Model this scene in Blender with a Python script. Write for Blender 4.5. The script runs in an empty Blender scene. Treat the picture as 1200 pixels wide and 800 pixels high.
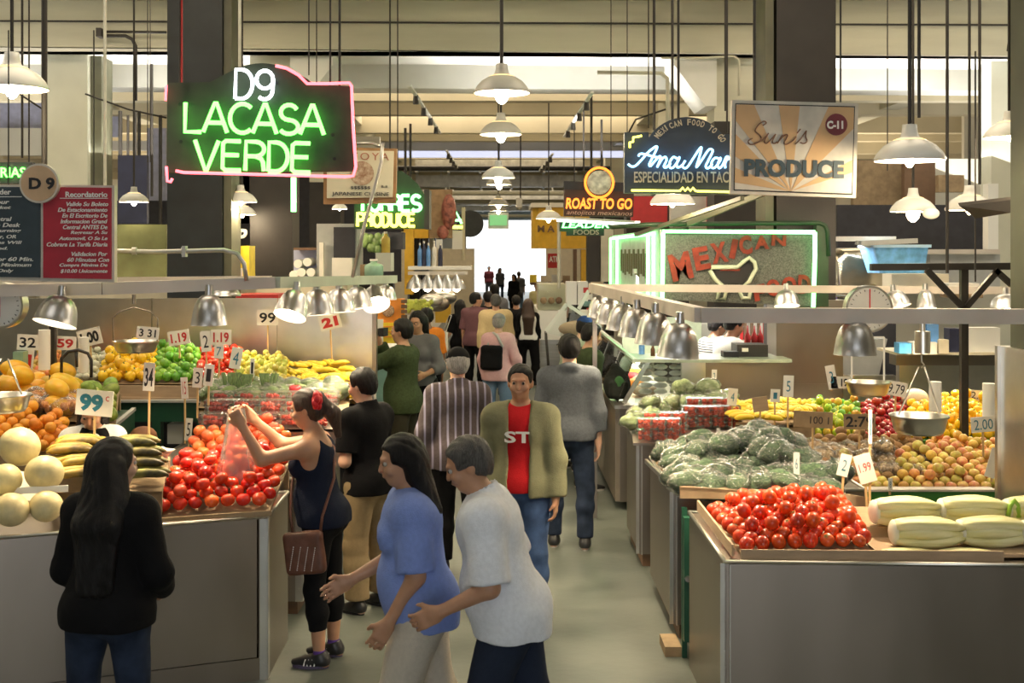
import bpy, math, random
import numpy as np
from mathutils import Vector, Matrix, Euler
random.seed(7)
rng = np.random.default_rng(7)
scene = bpy.context.scene
COL = scene.collection
PI = math.pi

# ---------------------------------------------------------------- camera, world, lights
F = 1400.0            # focal length in pixels of a 1200 px wide frame
EYE = 2.44            # the photographer stands on something, about 2.4 m up
VX, VY = 585.0, 295.0 # vanishing point of the aisle
cam_data = bpy.data.cameras.new('camera')
cam = bpy.data.objects.new('camera', cam_data)
COL.objects.link(cam)
cam.location = (0, 0, EYE)
cam.rotation_euler = (PI/2, 0, 0)
cam_data.sensor_width = 36.0
cam_data.lens = 36.0*F/1200.0
cam_data.shift_x = (600.0-VX)/1200.0
cam_data.shift_y = -(400.0-VY)/1200.0
cam_data.clip_end = 400
cam_data.dof.use_dof = True
cam_data.dof.focus_distance = 9.0
cam_data.dof.aperture_fstop = 5.6
scene.camera = cam

scene.view_settings.view_transform = 'Standard'
scene.view_settings.look = 'None'
scene.view_settings.gamma = 1.0
scene.view_settings.use_curve_mapping = False
scene.view_settings.exposure = 0.05

world = bpy.data.worlds.new('world')
scene.world = world
world.use_nodes = True
bg = world.node_tree.nodes['Background']
bg.inputs[0].default_value = (0.93, 0.97, 1.0, 1)
bg.inputs[1].default_value = 3.0

def area_light(name, loc, sx, sy, power, color, rot=(0, 0, 0)):
    l = bpy.data.lights.new(name, 'AREA')
    l.shape = 'RECTANGLE'; l.size = sx; l.size_y = sy; l.energy = power; l.color = color
    o = bpy.data.objects.new(name, l); COL.objects.link(o)
    o.location = loc; o.rotation_euler = rot
    return o
# added area lights under the ceiling slab, without fixtures, for general fill
WARM = (1.0, 0.83, 0.60); DAY = (1.0, 0.95, 0.86)
for (x, y, sx, sy, pw, c) in [(-3.4, 3.0, 2.5, 3, 150, DAY), (3.4, 3.0, 2.5, 3, 150, DAY),
                              (-2.8, 8.6, 3, 3, 270, WARM), (2.8, 8.6, 3, 3, 270, WARM),
                              (-7.5, 9.5, 3, 3, 180, DAY), (7.5, 9.5, 3, 3, 180, DAY),
                              (-5.0, 14.6, 4, 2.4, 300, WARM), (5.0, 14.6, 4, 2.4, 300, WARM),
                              (0, 21.7, 12, 1.5, 420, WARM), (0, 27.5, 12, 1.5, 420, WARM),
                              (0, 36, 12, 3, 480, WARM), (0, 48, 12, 4, 600, WARM), (0, 62, 12, 4, 800, DAY)]:
    area_light('fill_light', (x, y, 5.9), sx, sy, pw*(.27 if y < 7 else .42 if y < 16 else .8), c)

# added unseen uplights at both sides, without fixtures, wash the painted ceiling
for (x, y, sy, pw) in [(-8.5, 9, 5, 260), (8.5, 9, 5, 260), (-8.5, 19, 6, 210), (8.5, 19, 6, 210), (-8.5, 31, 9, 260), (8.5, 31, 9, 260), (-8.5, 48, 12, 350), (8.5, 48, 12, 350)]:
    area_light('fill_light', (x, y, 3.4), 3, sy, pw, WARM if y > 25 else DAY, (PI, 0.35 if x > 0 else -0.35, 0))

for x in (-5.2, 0.9, 5.6):  # added uplights floating under the girder to brighten its soffit
    so = area_light('fill_light', (x, 17.8, 3.9), 3.0, .5, 75, DAY, (PI, 0, 0)); so.data.spread = math.radians(110)

# ---------------------------------------------------------------- helpers
def P(px, py, d):
    return Vector(((px-VX)/F*d, d, EYE-(py-VY)/F*d))
def S(d):
    return F/d            # pixels per metre at depth d

def W(o):
    m = o.matrix_basis.copy()
    while o.parent:
        o = o.parent
        m = o.matrix_basis @ m
    return m

def tag(o, label=None, cat=None, group=None, kind=None):
    if label: o['label'] = label
    if cat: o['category'] = cat
    if group: o['group'] = group
    if kind: o['kind'] = kind
    return o

def thing(name, label, cat, loc=(0, 0, 0), rz=0, group=None):
    o = bpy.data.objects.new(name, None); COL.objects.link(o)
    o.empty_display_size = 0.1
    o.location = loc; o.rotation_euler = (0, 0, rz)
    return tag(o, label, cat, group)

def link_mesh(name, me, parent=None, world=True, loc=None, origin=False):
    o = bpy.data.objects.new(name, me); COL.objects.link(o)
    if parent is not None:
        o.parent = parent
        if world:
            me.transform(W(parent).inverted())
    if loc is not None: o.location = loc
    return o

class MB:
    def __init__(s):
        s.v = []; s.f = []; s.m = []; s.mi = 0; s.sm = []; s.smooth = True
    def add(s, vs, fs, smooth=None):
        b = len(s.v)
        s.v += [tuple(v) for v in vs]
        s.f += [tuple(i+b for i in f) for f in fs]
        s.m += [s.mi]*len(fs)
        s.sm += [s.smooth if smooth is None else smooth]*len(fs)
        return s
    def hexa(s, c):       # 8 corners: bottom 0-3 ccw, top 4-7
        return s.add(c, [(3,2,1,0),(4,5,6,7),(0,1,5,4),(1,2,6,5),(2,3,7,6),(3,0,4,7)], False)
    def box(s, x0, x1, y0, y1, z0, z1):
        return s.hexa([(x0,y0,z0),(x1,y0,z0),(x1,y1,z0),(x0,y1,z0),(x0,y0,z1),(x1,y0,z1),(x1,y1,z1),(x0,y1,z1)])
    def obox(s, c, half, R=None):
        R = R or Matrix.Identity(3); c = Vector(c)
        cs = []
        for z in (-1, 1):
            for x, y in ((-1,-1),(1,-1),(1,1),(-1,1)):
                cs.append(c + R @ Vector((x*half[0], y*half[1], z*half[2])))
        return s.hexa(cs)
    def bar(s, a, b, w, h, up=(0,0,1)):   # box-section bar from a to b
        a = Vector(a); b = Vector(b); d = (b-a).normalized(); up = Vector(up)
        side = d.cross(up)
        if side.length < 1e-4: side = d.cross(Vector((0,1,0)))
        side.normalize(); u = side.cross(d)
        cs = []
        for p in (a, b):
            for x, y in ((-1,-1),(1,-1),(1,1),(-1,1)):
                cs.append(p + side*(x*w/2) + u*(y*h/2))
        return s.hexa(cs)
    def cyl(s, a, b, r0, r1=None, n=12, cap=True):
        r1 = r0 if r1 is None else r1
        a = Vector(a); b = Vector(b); d = (b-a).normalized()
        q = Vector((0,0,1)) if abs(d.z) < .9 else Vector((1,0,0))
        e1 = d.cross(q).normalized(); e2 = d.cross(e1)
        vs = []
        for p, r in ((a, r0), (b, r1)):
            for i in range(n):
                t = 2*PI*i/n
                vs.append(p + e1*(r*math.cos(t)) + e2*(r*math.sin(t)))
        fs = [(i, (i+1) % n, n+(i+1) % n, n+i) for i in range(n)]
        s.add(vs, fs, True)
        if cap:
            s.add(vs[:n], [tuple(range(n-1, -1, -1))], False); s.add(vs[n:], [tuple(range(n))], False)
        return s
    def tube(s, pts, r, n=8, closed=False):
        pts = [Vector(p) for p in pts]
        N = len(pts); rings = []
        rr = r if isinstance(r, (list, tuple)) else [r]*N
        prev = None
        for i, p in enumerate(pts):
            if closed: d = pts[(i+1) % N]-pts[i-1]
            elif i == 0: d = pts[1]-pts[0]
            elif i == N-1: d = pts[-1]-pts[-2]
            else: d = (pts[i+1]-p).normalized()+(p-pts[i-1]).normalized()
            if d.length < 1e-9: d = Vector((0, 0, 1))
            d.normalize()
            if prev is None:
                q = Vector((0,1,0)) if abs(d.y) < .9 else Vector((1,0,0))
                e1 = d.cross(q).normalized()
            else:
                e1 = prev - d*prev.dot(d)
                if e1.length < 1e-6: e1 = d.cross(Vector((0, 1, 0.3)))
                e1.normalize()
            prev = e1; e2 = d.cross(e1)
            rings.append([p + e1*(rr[i]*math.cos(2*PI*k/n)) + e2*(rr[i]*math.sin(2*PI*k/n)) for k in range(n)])
        vs = [v for ring in rings for v in ring]; fs = []
        for i in range(N if closed else N-1):
            j = (i+1) % N
            for k in range(n):
                fs.append((i*n+k, i*n+(k+1) % n, j*n+(k+1) % n, j*n+k))
        if not closed:
            fs.append(tuple(range(n-1, -1, -1))); fs.append(tuple((N-1)*n+k for k in range(n)))
        return s.add(vs, fs, True)
    def lathe(s, prof, c=(0,0,0), n=24, M=None):   # prof: (r, z)
        c = Vector(c); vs = []; N = len(prof)
        for r, z in prof:
            for i in range(n):
                t = 2*PI*i/n
                p = Vector((r*math.cos(t), r*math.sin(t), z))
                if M: p = M @ p
                vs.append(c+p)
        fs = []
        for j in range(N-1):
            for i in range(n):
                fs.append((j*n+i, j*n+(i+1) % n, (j+1)*n+(i+1) % n, (j+1)*n+i))
        return s.add(vs, fs, True)
    def ball(s, c, r, n=12, m=8, M=None, fn=None):
        c = Vector(c); r = (r, r, r) if not hasattr(r, '__len__') else r
        vs = [Vector((0,0,1))]
        for j in range(1, m):
            a = PI*j/m
            for i in range(n):
                t = 2*PI*i/n
                vs.append(Vector((math.sin(a)*math.cos(t), math.sin(a)*math.sin(t), math.cos(a))))
        vs.append(Vector((0,0,-1)))
        if fn: vs = [fn(v) for v in vs]
        vs = [Vector((v.x*r[0], v.y*r[1], v.z*r[2])) for v in vs]
        if M: vs = [M @ v for v in vs]
        vs = [c+v for v in vs]
        fs = [(0, 1+i, 1+(i+1) % n) for i in range(n)]
        for j in range(m-2):
            for i in range(n):
                a = 1+j*n; b = a+n
                fs.append((a+i, b+i, b+(i+1) % n, a+(i+1) % n))
        L = len(vs)-1; a = 1+(m-2)*n
        fs += [(L, a+(i+1) % n, a+i) for i in range(n)]
        return s.add(vs, fs, True)
    def prism(s, pts, y0, y1):      # pts: list of (x,z); extruded in y
        n = len(pts)
        vs = [(x, y0, z) for x, z in pts]+[(x, y1, z) for x, z in pts]
        fs = [tuple(range(n)), tuple(range(2*n-1, n-1, -1))]+[(i, n+i, n+(i+1) % n, (i+1) % n) for i in range(n)]
        return s.add(vs, fs, False)
    def mesh(s, mats):
        me = bpy.data.meshes.new('mesh')
        me.from_pydata(s.v, [], s.f)
        mats = mats if isinstance(mats, (list, tuple)) else [mats]
        for m in mats: me.materials.append(m)
        me.polygons.foreach_set('material_index', s.m)
        me.polygons.foreach_set('use_smooth', s.sm)
        me.update()
        return me
    def build(s, name, mats, parent=None, world=True):
        return link_mesh(name, s.mesh(mats), parent, world)

def single(name, mb, mats, label, cat, group=None, origin=None):
    """A thing that is one mesh; its origin is moved to its base."""
    me = mb.mesh(mats)
    if origin is None:
        n = len(me.vertices); co = np.empty(n*3, 'f'); me.vertices.foreach_get('co', co); co = co.reshape(-1, 3)
        origin = ((co[:, 0].min()+co[:, 0].max())/2, (co[:, 1].min()+co[:, 1].max())/2, co[:, 2].min())
    me.transform(Matrix.Translation(-Vector(origin)))
    o = bpy.data.objects.new(name, me); COL.objects.link(o); o.location = origin
    return tag(o, label, cat, group)

def struct(name, mb, mats, parent=None):
    o = mb.build(name, mats, parent)
    if parent is None: o['kind'] = 'structure'
    return o

KIDS = {}
def children(o):
    return [c for c in COL.objects if c.parent == o]
def dup(root, loc, rz=None, label=None, group=None, kids=None):
    r = root.copy(); COL.objects.link(r); r.location = loc
    if rz is not None: r.rotation_euler = (root.rotation_euler[0], root.rotation_euler[1], rz)
    if label: r['label'] = label
    if group: r['group'] = group
    for c, subs in (kids if kids is not None else tree(root)):
        k = c.copy(); COL.objects.link(k); k.parent = r
        for sb in subs:
            q = sb.copy(); COL.objects.link(q); q.parent = k
    return r
def tree(root):
    return [(c, list(c.children)) for c in root.children]

# ---------------------------------------------------------------- materials
def mat(name, col, rough=.5, metal=0, var=.12, scale=8, bump=0, bscale=None, emit=0, ecol=None, stretch=None,
        rnd=0, rhue=0, col2=None, spec=None, detail=3, rvar=0, coat=0, sss=0):
    m = bpy.data.materials.new(name); m.use_nodes = True
    nt = m.node_tree; N = nt.nodes; L = nt.links; b = N['Principled BSDF']
    b.inputs['Roughness'].default_value = rough; b.inputs['Metallic'].default_value = metal
    if coat: b.inputs['Coat Weight'].default_value = coat
    if spec is not None: b.inputs['Specular IOR Level'].default_value = spec
    tc = N.new('ShaderNodeTexCoord'); mp = N.new('ShaderNodeMapping')
    L.new(tc.outputs['Object'], mp.inputs[0])
    if stretch: mp.inputs['Scale'].default_value = stretch
    nz = N.new('ShaderNodeTexNoise'); nz.inputs['Scale'].default_value = scale; nz.inputs['Detail'].default_value = detail
    L.new(mp.outputs[0], nz.inputs['Vector'])
    rp = N.new('ShaderNodeValToRGB'); L.new(nz.outputs[0], rp.inputs[0])
    c = Vector(col[:3])
    c2 = Vector(col2[:3]) if col2 else c*(1+var)
    c1 = c if col2 else c*(1-var)
    rp.color_ramp.elements[0].position = .32; rp.color_ramp.elements[1].position = .68
    rp.color_ramp.elements[0].color = (*c1, 1); rp.color_ramp.elements[1].color = (*[min(1, x) for x in c2], 1)
    out = rp.outputs[0]
    if rnd or rhue:
        oi = N.new('ShaderNodeObjectInfo'); hs = N.new('ShaderNodeHueSaturation')
        mh = N.new('ShaderNodeMapRange'); mh.inputs[3].default_value = .5-rhue; mh.inputs[4].default_value = .5+rhue
        mv = N.new('ShaderNodeMapRange'); mv.inputs[3].default_value = 1-rnd; mv.inputs[4].default_value = 1+rnd
        wn = N.new('ShaderNodeTexWhiteNoise'); wn.noise_dimensions = '1D'; L.new(oi.outputs['Random'], wn.inputs['W'])
        L.new(oi.outputs['Random'], mh.inputs[0]); L.new(wn.outputs['Value'], mv.inputs[0])
        L.new(mh.outputs[0], hs.inputs['Hue']); L.new(mv.outputs[0], hs.inputs['Value']); L.new(out, hs.inputs['Color'])
        out = hs.outputs[0]
    L.new(out, b.inputs['Base Color'])
    if rvar:
        mr = N.new('ShaderNodeMapRange'); mr.inputs[3].default_value = max(0, rough-rvar); mr.inputs[4].default_value = rough+rvar
        L.new(nz.outputs[0], mr.inputs[0]); L.new(mr.outputs[0], b.inputs['Roughness'])
    if bump:
        n2 = N.new('ShaderNodeTexNoise'); n2.inputs['Scale'].default_value = bscale or scale*2; n2.inputs['Detail'].default_value = 2
        L.new(mp.outputs[0], n2.inputs['Vector'])
        bp = N.new('ShaderNodeBump'); bp.inputs['Strength'].default_value = bump; bp.inputs['Distance'].default_value = .01
        L.new(n2.outputs[0], bp.inputs['Height']); L.new(bp.outputs[0], b.inputs['Normal'])
    if emit:
        b.inputs['Emission Color'].default_value = (*(ecol or col)[:3], 1); b.inputs['Emission Strength'].default_value = emit
    if sss:
        b.inputs['Subsurface Weight'].default_value = sss; b.inputs['Subsurface Scale'].default_value = .02
    m.diffuse_color = (*c, 1)
    return m

def thin(name, col, alpha, rough=.15, bump=.6, scale=30, gloss=.25):
    """clear plastic film or glass pane: mostly transparent, glossy sheen with crinkles"""
    m = bpy.data.materials.new(name); m.use_nodes = True
    nt = m.node_tree; N = nt.nodes; L = nt.links
    for n in list(N): N.remove(n)
    o = N.new('ShaderNodeOutputMaterial'); t = N.new('ShaderNodeBsdfTransparent'); g = N.new('ShaderNodeBsdfGlossy')
    d = N.new('ShaderNodeBsdfDiffuse'); m1 = N.new('ShaderNodeMixShader'); m2 = N.new('ShaderNodeMixShader')
    t.inputs[0].default_value = (*col, 1); d.inputs[0].default_value = (.85, .85, .83, 1); g.inputs['Roughness'].default_value = rough
    tc = N.new('ShaderNodeTexCoord'); nz = N.new('ShaderNodeTexNoise'); nz.inputs['Scale'].default_value = scale
    L.new(tc.outputs['Object'], nz.inputs['Vector'])
    if bump:
        bp = N.new('ShaderNodeBump'); bp.inputs['Strength'].default_value = bump; bp.inputs['Distance'].default_value = .02
        L.new(nz.outputs[0], bp.inputs['Height']); L.new(bp.outputs[0], g.inputs['Normal']); L.new(bp.outputs[0], d.inputs['Normal'])
    fr = N.new('ShaderNodeFresnel'); fr.inputs[0].default_value = 1.35
    mf = N.new('ShaderNodeMath'); mf.operation = 'MULTIPLY'; mf.inputs[1].default_value = gloss*10; L.new(fr.outputs[0], mf.inputs[0])
    m1.inputs[0].default_value = alpha; L.new(t.outputs[0], m1.inputs[1]); L.new(d.outputs[0], m1.inputs[2])
    L.new(mf.outputs[0], m2.inputs[0]); L.new(m1.outputs[0], m2.inputs[1]); L.new(g.outputs[0], m2.inputs[2])
    L.new(m2.outputs[0], o.inputs[0])
    return m

M = {}
M['concrete'] = mat('floor_concrete', (.055,.068,.060), .42, var=.3, scale=1.6, detail=8, bump=.15, bscale=14, rvar=.22, col2=(.125,.140,.122))
M['girder'] = mat('girder_paint', (.62,.60,.48), .75, var=.14, scale=.8, detail=7, bump=.25, bscale=6, stretch=(.4,1,3))
M['ceil'] = mat('ceiling_paint', (.64,.58,.43), .8, var=.12, scale=.7, detail=6)
M['wall'] = mat('wall_paint', (.60,.57,.48), .8, var=.12, scale=.6, detail=6)
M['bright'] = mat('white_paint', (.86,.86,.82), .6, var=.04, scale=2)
M['column'] = mat('column_paint', (.60,.60,.50), .65, var=.08, scale=1.5, detail=6)
M['darkcol'] = mat('column_dark', (.020,.024,.026), .5, var=.4, scale=2.5, detail=8, bump=.3, bscale=5)
M['darkbrown'] = mat('column_brown_dark', (.026,.021,.018), .5, var=.35, scale=2, detail=6)
M['greencol'] = mat('column_green', (.065,.072,.045), .55, var=.35, scale=2, detail=6)
M['olive'] = mat('olive_strip', (.13,.13,.085), .55, var=.3, scale=2, detail=6)
M['steel'] = mat('brushed_steel', (.33,.285,.24), .36, 1, var=.06, scale=2, stretch=(1.5,1.5,.5), detail=6, bump=.05, bscale=3, rvar=.1)
M['steel2'] = mat('bright_steel', (.76,.73,.67), .28, 1, var=.07, scale=5, bump=.12, bscale=2.2)
M['wavy'] = mat('wavy_foil_steel', (.46,.41,.32), .25, 1, var=.08, scale=5, bump=1.0, bscale=4)
M['alu'] = mat('aluminium_shade', (.58,.57,.57), .33, 1, var=.07, scale=9, rvar=.06)
M['aluin'] = mat('shade_inside', (.95,.93,.88), .35, 0, var=.02)
M['rail'] = mat('rail_paint', (.60,.54,.48), .5, var=.12, scale=2.5, detail=6)
M['railg'] = mat('rail_green_paint', (.42,.47,.39), .5, var=.12, scale=2.5, detail=6)
M['enamel'] = mat('white_enamel', (.86,.85,.80), .25, var=.03, scale=5)
M['greyen'] = mat('grey_enamel', (.50,.50,.45), .35, var=.08, scale=5)
M['bulb'] = mat('glowing_bulb', (1,.85,.6), .3, emit=45, ecol=(1,.80,.50))
M['bulbw'] = mat('heat_bulb', (1,.9,.75), .3, emit=20, ecol=(1,.86,.64))
M['wire'] = mat('dark_cord', (.035,.03,.025), .6)
M['pipe'] = mat('pale_pipe', (.52,.52,.44), .5, var=.1)
M['conduit'] = mat('galvanised_conduit', (.50,.49,.46), .35, .8, var=.1)
M['blackmetal'] = mat('black_steel', (.03,.026,.022), .45, var=.2)
M['green'] = mat('green_board', (.035,.22,.03), .5, var=.12, scale=4)
M['dgreen'] = mat('dark_green_board', (.01,.075,.04), .5, var=.15, scale=4)
M['card'] = mat('cardboard', (.42,.30,.19), .85, var=.1, scale=6, stretch=(1,1,6))
M['cardd'] = mat('cardboard_worn', (.30,.21,.12), .85, var=.2, scale=9)
M['dark'] = mat('dark_panel_and_shade', (.035,.035,.045), .7, var=.15)  # black panels and signs, and dark sheets in place of shade
M['white'] = mat('white_card', (.83,.80,.72), .6, var=.04, scale=6)
M['cream'] = mat('cream_paint', (.74,.66,.50), .6, var=.05)
M['wood'] = mat('stick_wood', (.60,.40,.18), .7, var=.2, scale=10, stretch=(1,1,.1))
M['greybox'] = mat('grey_laminate', (.42,.43,.42), .55, var=.07)
M['film'] = thin('clear_bag_film', (.99,.99,.99), .015, .07, 1.0, 9, .32)
M['clam'] = thin('clear_clamshell', (.97,.97,.97), .06, .1, .3, 40, .16)
M['glass'] = thin('case_glass', (.93,.97,.95), .03, .04, 0, 20, .12)
M['black'] = mat('black_ink', (.015,.015,.018), .6)
M['red'] = mat('red_paint', (.52,.03,.03), .5, var=.08)
M['blueink'] = mat('blue_ink', (.04,.20,.28), .6)
M['mustard'] = mat('mustard_awning', (.72,.42,.03), .6, var=.08)
M['blue'] = mat('blue_plastic', (.10,.38,.75), .35, var=.25, scale=9)
M['orange'] = mat('orange_paint', (.85,.30,.04), .5)
M['yellow'] = mat('yellow_paint', (.85,.66,.04), .5)
M['brown'] = mat('brown_paint', (.16,.09,.05), .6)

# ---------------------------------------------------------------- lettering
GL = {}
def glyphs(s, bold=0.0, shear=0.0, spacing=1.0):
    key = (s, bold, shear, spacing)
    if key not in GL:
        cu = bpy.data.curves.new('t', 'FONT'); cu.body = s; cu.size = 1; cu.offset = bold; cu.shear = shear
        cu.resolution_u = 3; cu.space_character = spacing
        o = bpy.data.objects.new('t', cu)
        me = bpy.data.meshes.new_from_object(o)
        n = len(me.vertices); co = np.empty(n*3, 'f'); me.vertices.foreach_get('co', co); co = co.reshape(-1, 3)[:, :2]
        fs = [tuple(p.vertices) for p in me.polygons]
        bpy.data.objects.remove(o); bpy.data.curves.remove(cu); bpy.data.meshes.remove(me)
        if n:
            co = co-co.min(0)
        GL[key] = (co, fs)
    return GL[key]

def text(mb, s, x0, x1, yt, yb, d, bold=.0, shear=0, rot=0, thick=.004, keep=False, align='l', spacing=1.0):
    """lettering as thin raised letters on the plane at depth d, filling the box x0..x1, yt..yb of that plane"""
    co, fs = glyphs(s, bold, shear, spacing)
    if not len(co): return
    w, h = co.max(0)
    sy = (yb-yt)/h; sx = (x1-x0)/w
    if keep: sx = min(sx, sy)
    ox = 0 if align == 'l' else ((x1-x0)-w*sx if align == 'r' else ((x1-x0)-w*sx)/2)
    cx, cy = (x0+x1)/2, (yt+yb)/2
    cr, sr = math.cos(rot), math.sin(rot)
    vs = []
    for u, v in co:
        x = x0+ox+u*sx-cx; y = yb-v*sy-cy
        p = P(cx+x*cr-y*sr, cy+x*sr+y*cr, d)
        vs.append(p)
    nrm = Vector((0, -1, 0))
    # faces face the camera side (-y)
    n = len(vs)
    front = [v+nrm*thick for v in vs]
    out = []
    for f in fs:
        a, b, c = [front[i] for i in f[:3]]
        out.append(f if (b-a).cross(c-a).dot(nrm) > 0 else tuple(reversed(f)))
    # side walls along boundary edges
    cnt = {}
    for f in out:
        for i in range(len(f)):
            e = (f[i], f[(i+1) % len(f)])
            if (e[1], e[0]) in cnt: cnt[(e[1], e[0])] = 2
            else: cnt[e] = 1
    sides = [(e[1], e[0], e[0]+n, e[1]+n) for e, c in cnt.items() if c == 1]
    mb.add(front+vs, out+sides, False)

def arc(cx, cy, rx, ry, a0, a1, n=10):
    return [(cx+rx*math.cos(math.radians(a0+(a1-a0)*i/n)), cy+ry*math.sin(math.radians(a0+(a1-a0)*i/n))) for i in range(n+1)]
# single-stroke neon alphabet, unit box, y up: list of polylines
NEON = {
 'L': [[(0,1),(0,0),(.62,0)]],
 'A': [[(0,0),(.42,1),(.5,1),(.92,0)], [(.17,.33),(.75,.33)]],
 'C': [arc(.5,.5,.48,.5,48,312,16)],
 'S': [arc(.38,.74,.32,.26,25,270,10)+arc(.38,.24,.36,.24,85,-150,10)],
 'V': [[(0,1),(.38,0),(.46,0),(.84,1)]],
 'E': [[(.62,1),(.1,1),(0,.92),(0,.08),(.1,0),(.65,0)], [(0,.52),(.56,.52)]],
 'R': [[(0,0),(0,1),(.35,1)]+arc(.35,.75,.3,.25,90,-90,8)+[(.05,.5)], [(.35,.5),(.55,.42),(.62,.3),(.66,0)]],
 'D': [[(0,0),(0,1),(.25,1)]+arc(.25,.5,.42,.5,90,-90,12)+[(0,0)]],
 '9': [arc(.36,.68,.33,.31,0,360,14)+[(.69,.68),(.68,.4)]+arc(.36,.32,.32,.32,0,-130,7)],
 'T': [[(0,1),(.8,1)], [(.4,1),(.4,0)]],
 'O': [arc(.42,.5,.42,.5,90,450,18)],
 'P': [[(0,0),(0,1),(.35,1)]+arc(.35,.74,.3,.26,90,-90,8)+[(.02,.48)]],
 'U': [[(0,1),(0,.3)]+arc(.35,.3,.35,.3,180,360,8)+[(.7,1)]],
 'G': [arc(.45,.5,.45,.5,45,330,14)+[(.85,.45),(.5,.45)]],
 'I': [[(.1,0),(.1,1)]], 'N': [[(0,0),(0,1),(.7,0),(.7,1)]], 'F': [[(.6,1),(0,1),(0,0)], [(0,.52),(.5,.52)]],
}
def neon(mb, s, x0, x1, yt, yb, d, r, rot=0, slant=0, gap=.22):
    ws = []; x = 0
    for ch in s:
        if ch == ' ': x += .5; continue
        w = max(p[0] for pl in NEON[ch] for p in pl)
        ws.append((ch, x)); x += w+gap
    tot = x-gap; sc = (x1-x0)/tot; h = yb-yt
    cx, cy = (x0+x1)/2, (yt+yb)/2
    for ch, ox in ws:
        for pl in NEON[ch]:
            pts = []
            for u, v in pl:
                px = x0+(ox+u+slant*v)*sc; py = yb-v*h
                dx, dy = px-cx, py-cy
                pts.append(P(cx+dx*math.cos(rot)-dy*math.sin(rot), cy+dx*math.sin(rot)+dy*math.cos(rot), d))
            mb.tube(pts, r, 6)
def glow(name, col, e):
    return mat(name, col, .4, emit=e, ecol=col, var=.01)
M['n_green'] = glow('neon_green', (.13,1,.10), 6); M['n_white'] = glow('neon_white', (.85,.95,1), 3.2)
M['n_red'] = glow('neon_red', (1,.11,.14), 4.5); M['n_yellow'] = glow('neon_yellow', (1,.95,.12), 4)
M['n_blue'] = glow('neon_blue', (.30,.68,1), 4); M['n_orange'] = glow('neon_orange', (1,.26,.03), 2.0)
M['n_gw'] = glow('neon_pale_green', (.25,1,.32), 4)
# ---------------------------------------------------------------- people: implicit surfaces meshed with surface nets
def _cap(X, Y, Z, a, b, ra, rb):
    ab = b-a; L2 = float(ab @ ab)
    px, py, pz = X-a[0], Y-a[1], Z-a[2]
    if L2 < 1e-10: return np.sqrt(px*px+py*py+pz*pz)-ra
    t = np.clip((px*ab[0]+py*ab[1]+pz*ab[2])/L2, 0, 1)
    qx, qy, qz = px-t*ab[0], py-t*ab[1], pz-t*ab[2]
    return np.sqrt(qx*qx+qy*qy+qz*qz)-(ra+(rb-ra)*t)
def _ell(X, Y, Z, c, r, R):
    p = [X-c[0], Y-c[1], Z-c[2]]
    if R is not None:
        p = [R[0, i]*p[0]+R[1, i]*p[1]+R[2, i]*p[2] for i in range(3)]
    k0 = np.sqrt((p[0]/r[0])**2+(p[1]/r[1])**2+(p[2]/r[2])**2)
    k1 = np.sqrt((p[0]/r[0]**2)**2+(p[1]/r[1]**2)**2+(p[2]/r[2]**2)**2)+1e-9
    return k0*(k0-1)/k1
def _box(X, Y, Z, c, h, R, rr):
    p = [X-c[0], Y-c[1], Z-c[2]]
    if R is not None:
        p = [R[0, i]*p[0]+R[1, i]*p[1]+R[2, i]*p[2] for i in range(3)]
    q = [np.abs(p[i])-(h[i]-rr) for i in range(3)]
    return np.sqrt(sum(np.maximum(v, 0)**2 for v in q))+np.minimum(np.maximum(q[0], np.maximum(q[1], q[2])), 0)-rr

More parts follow.
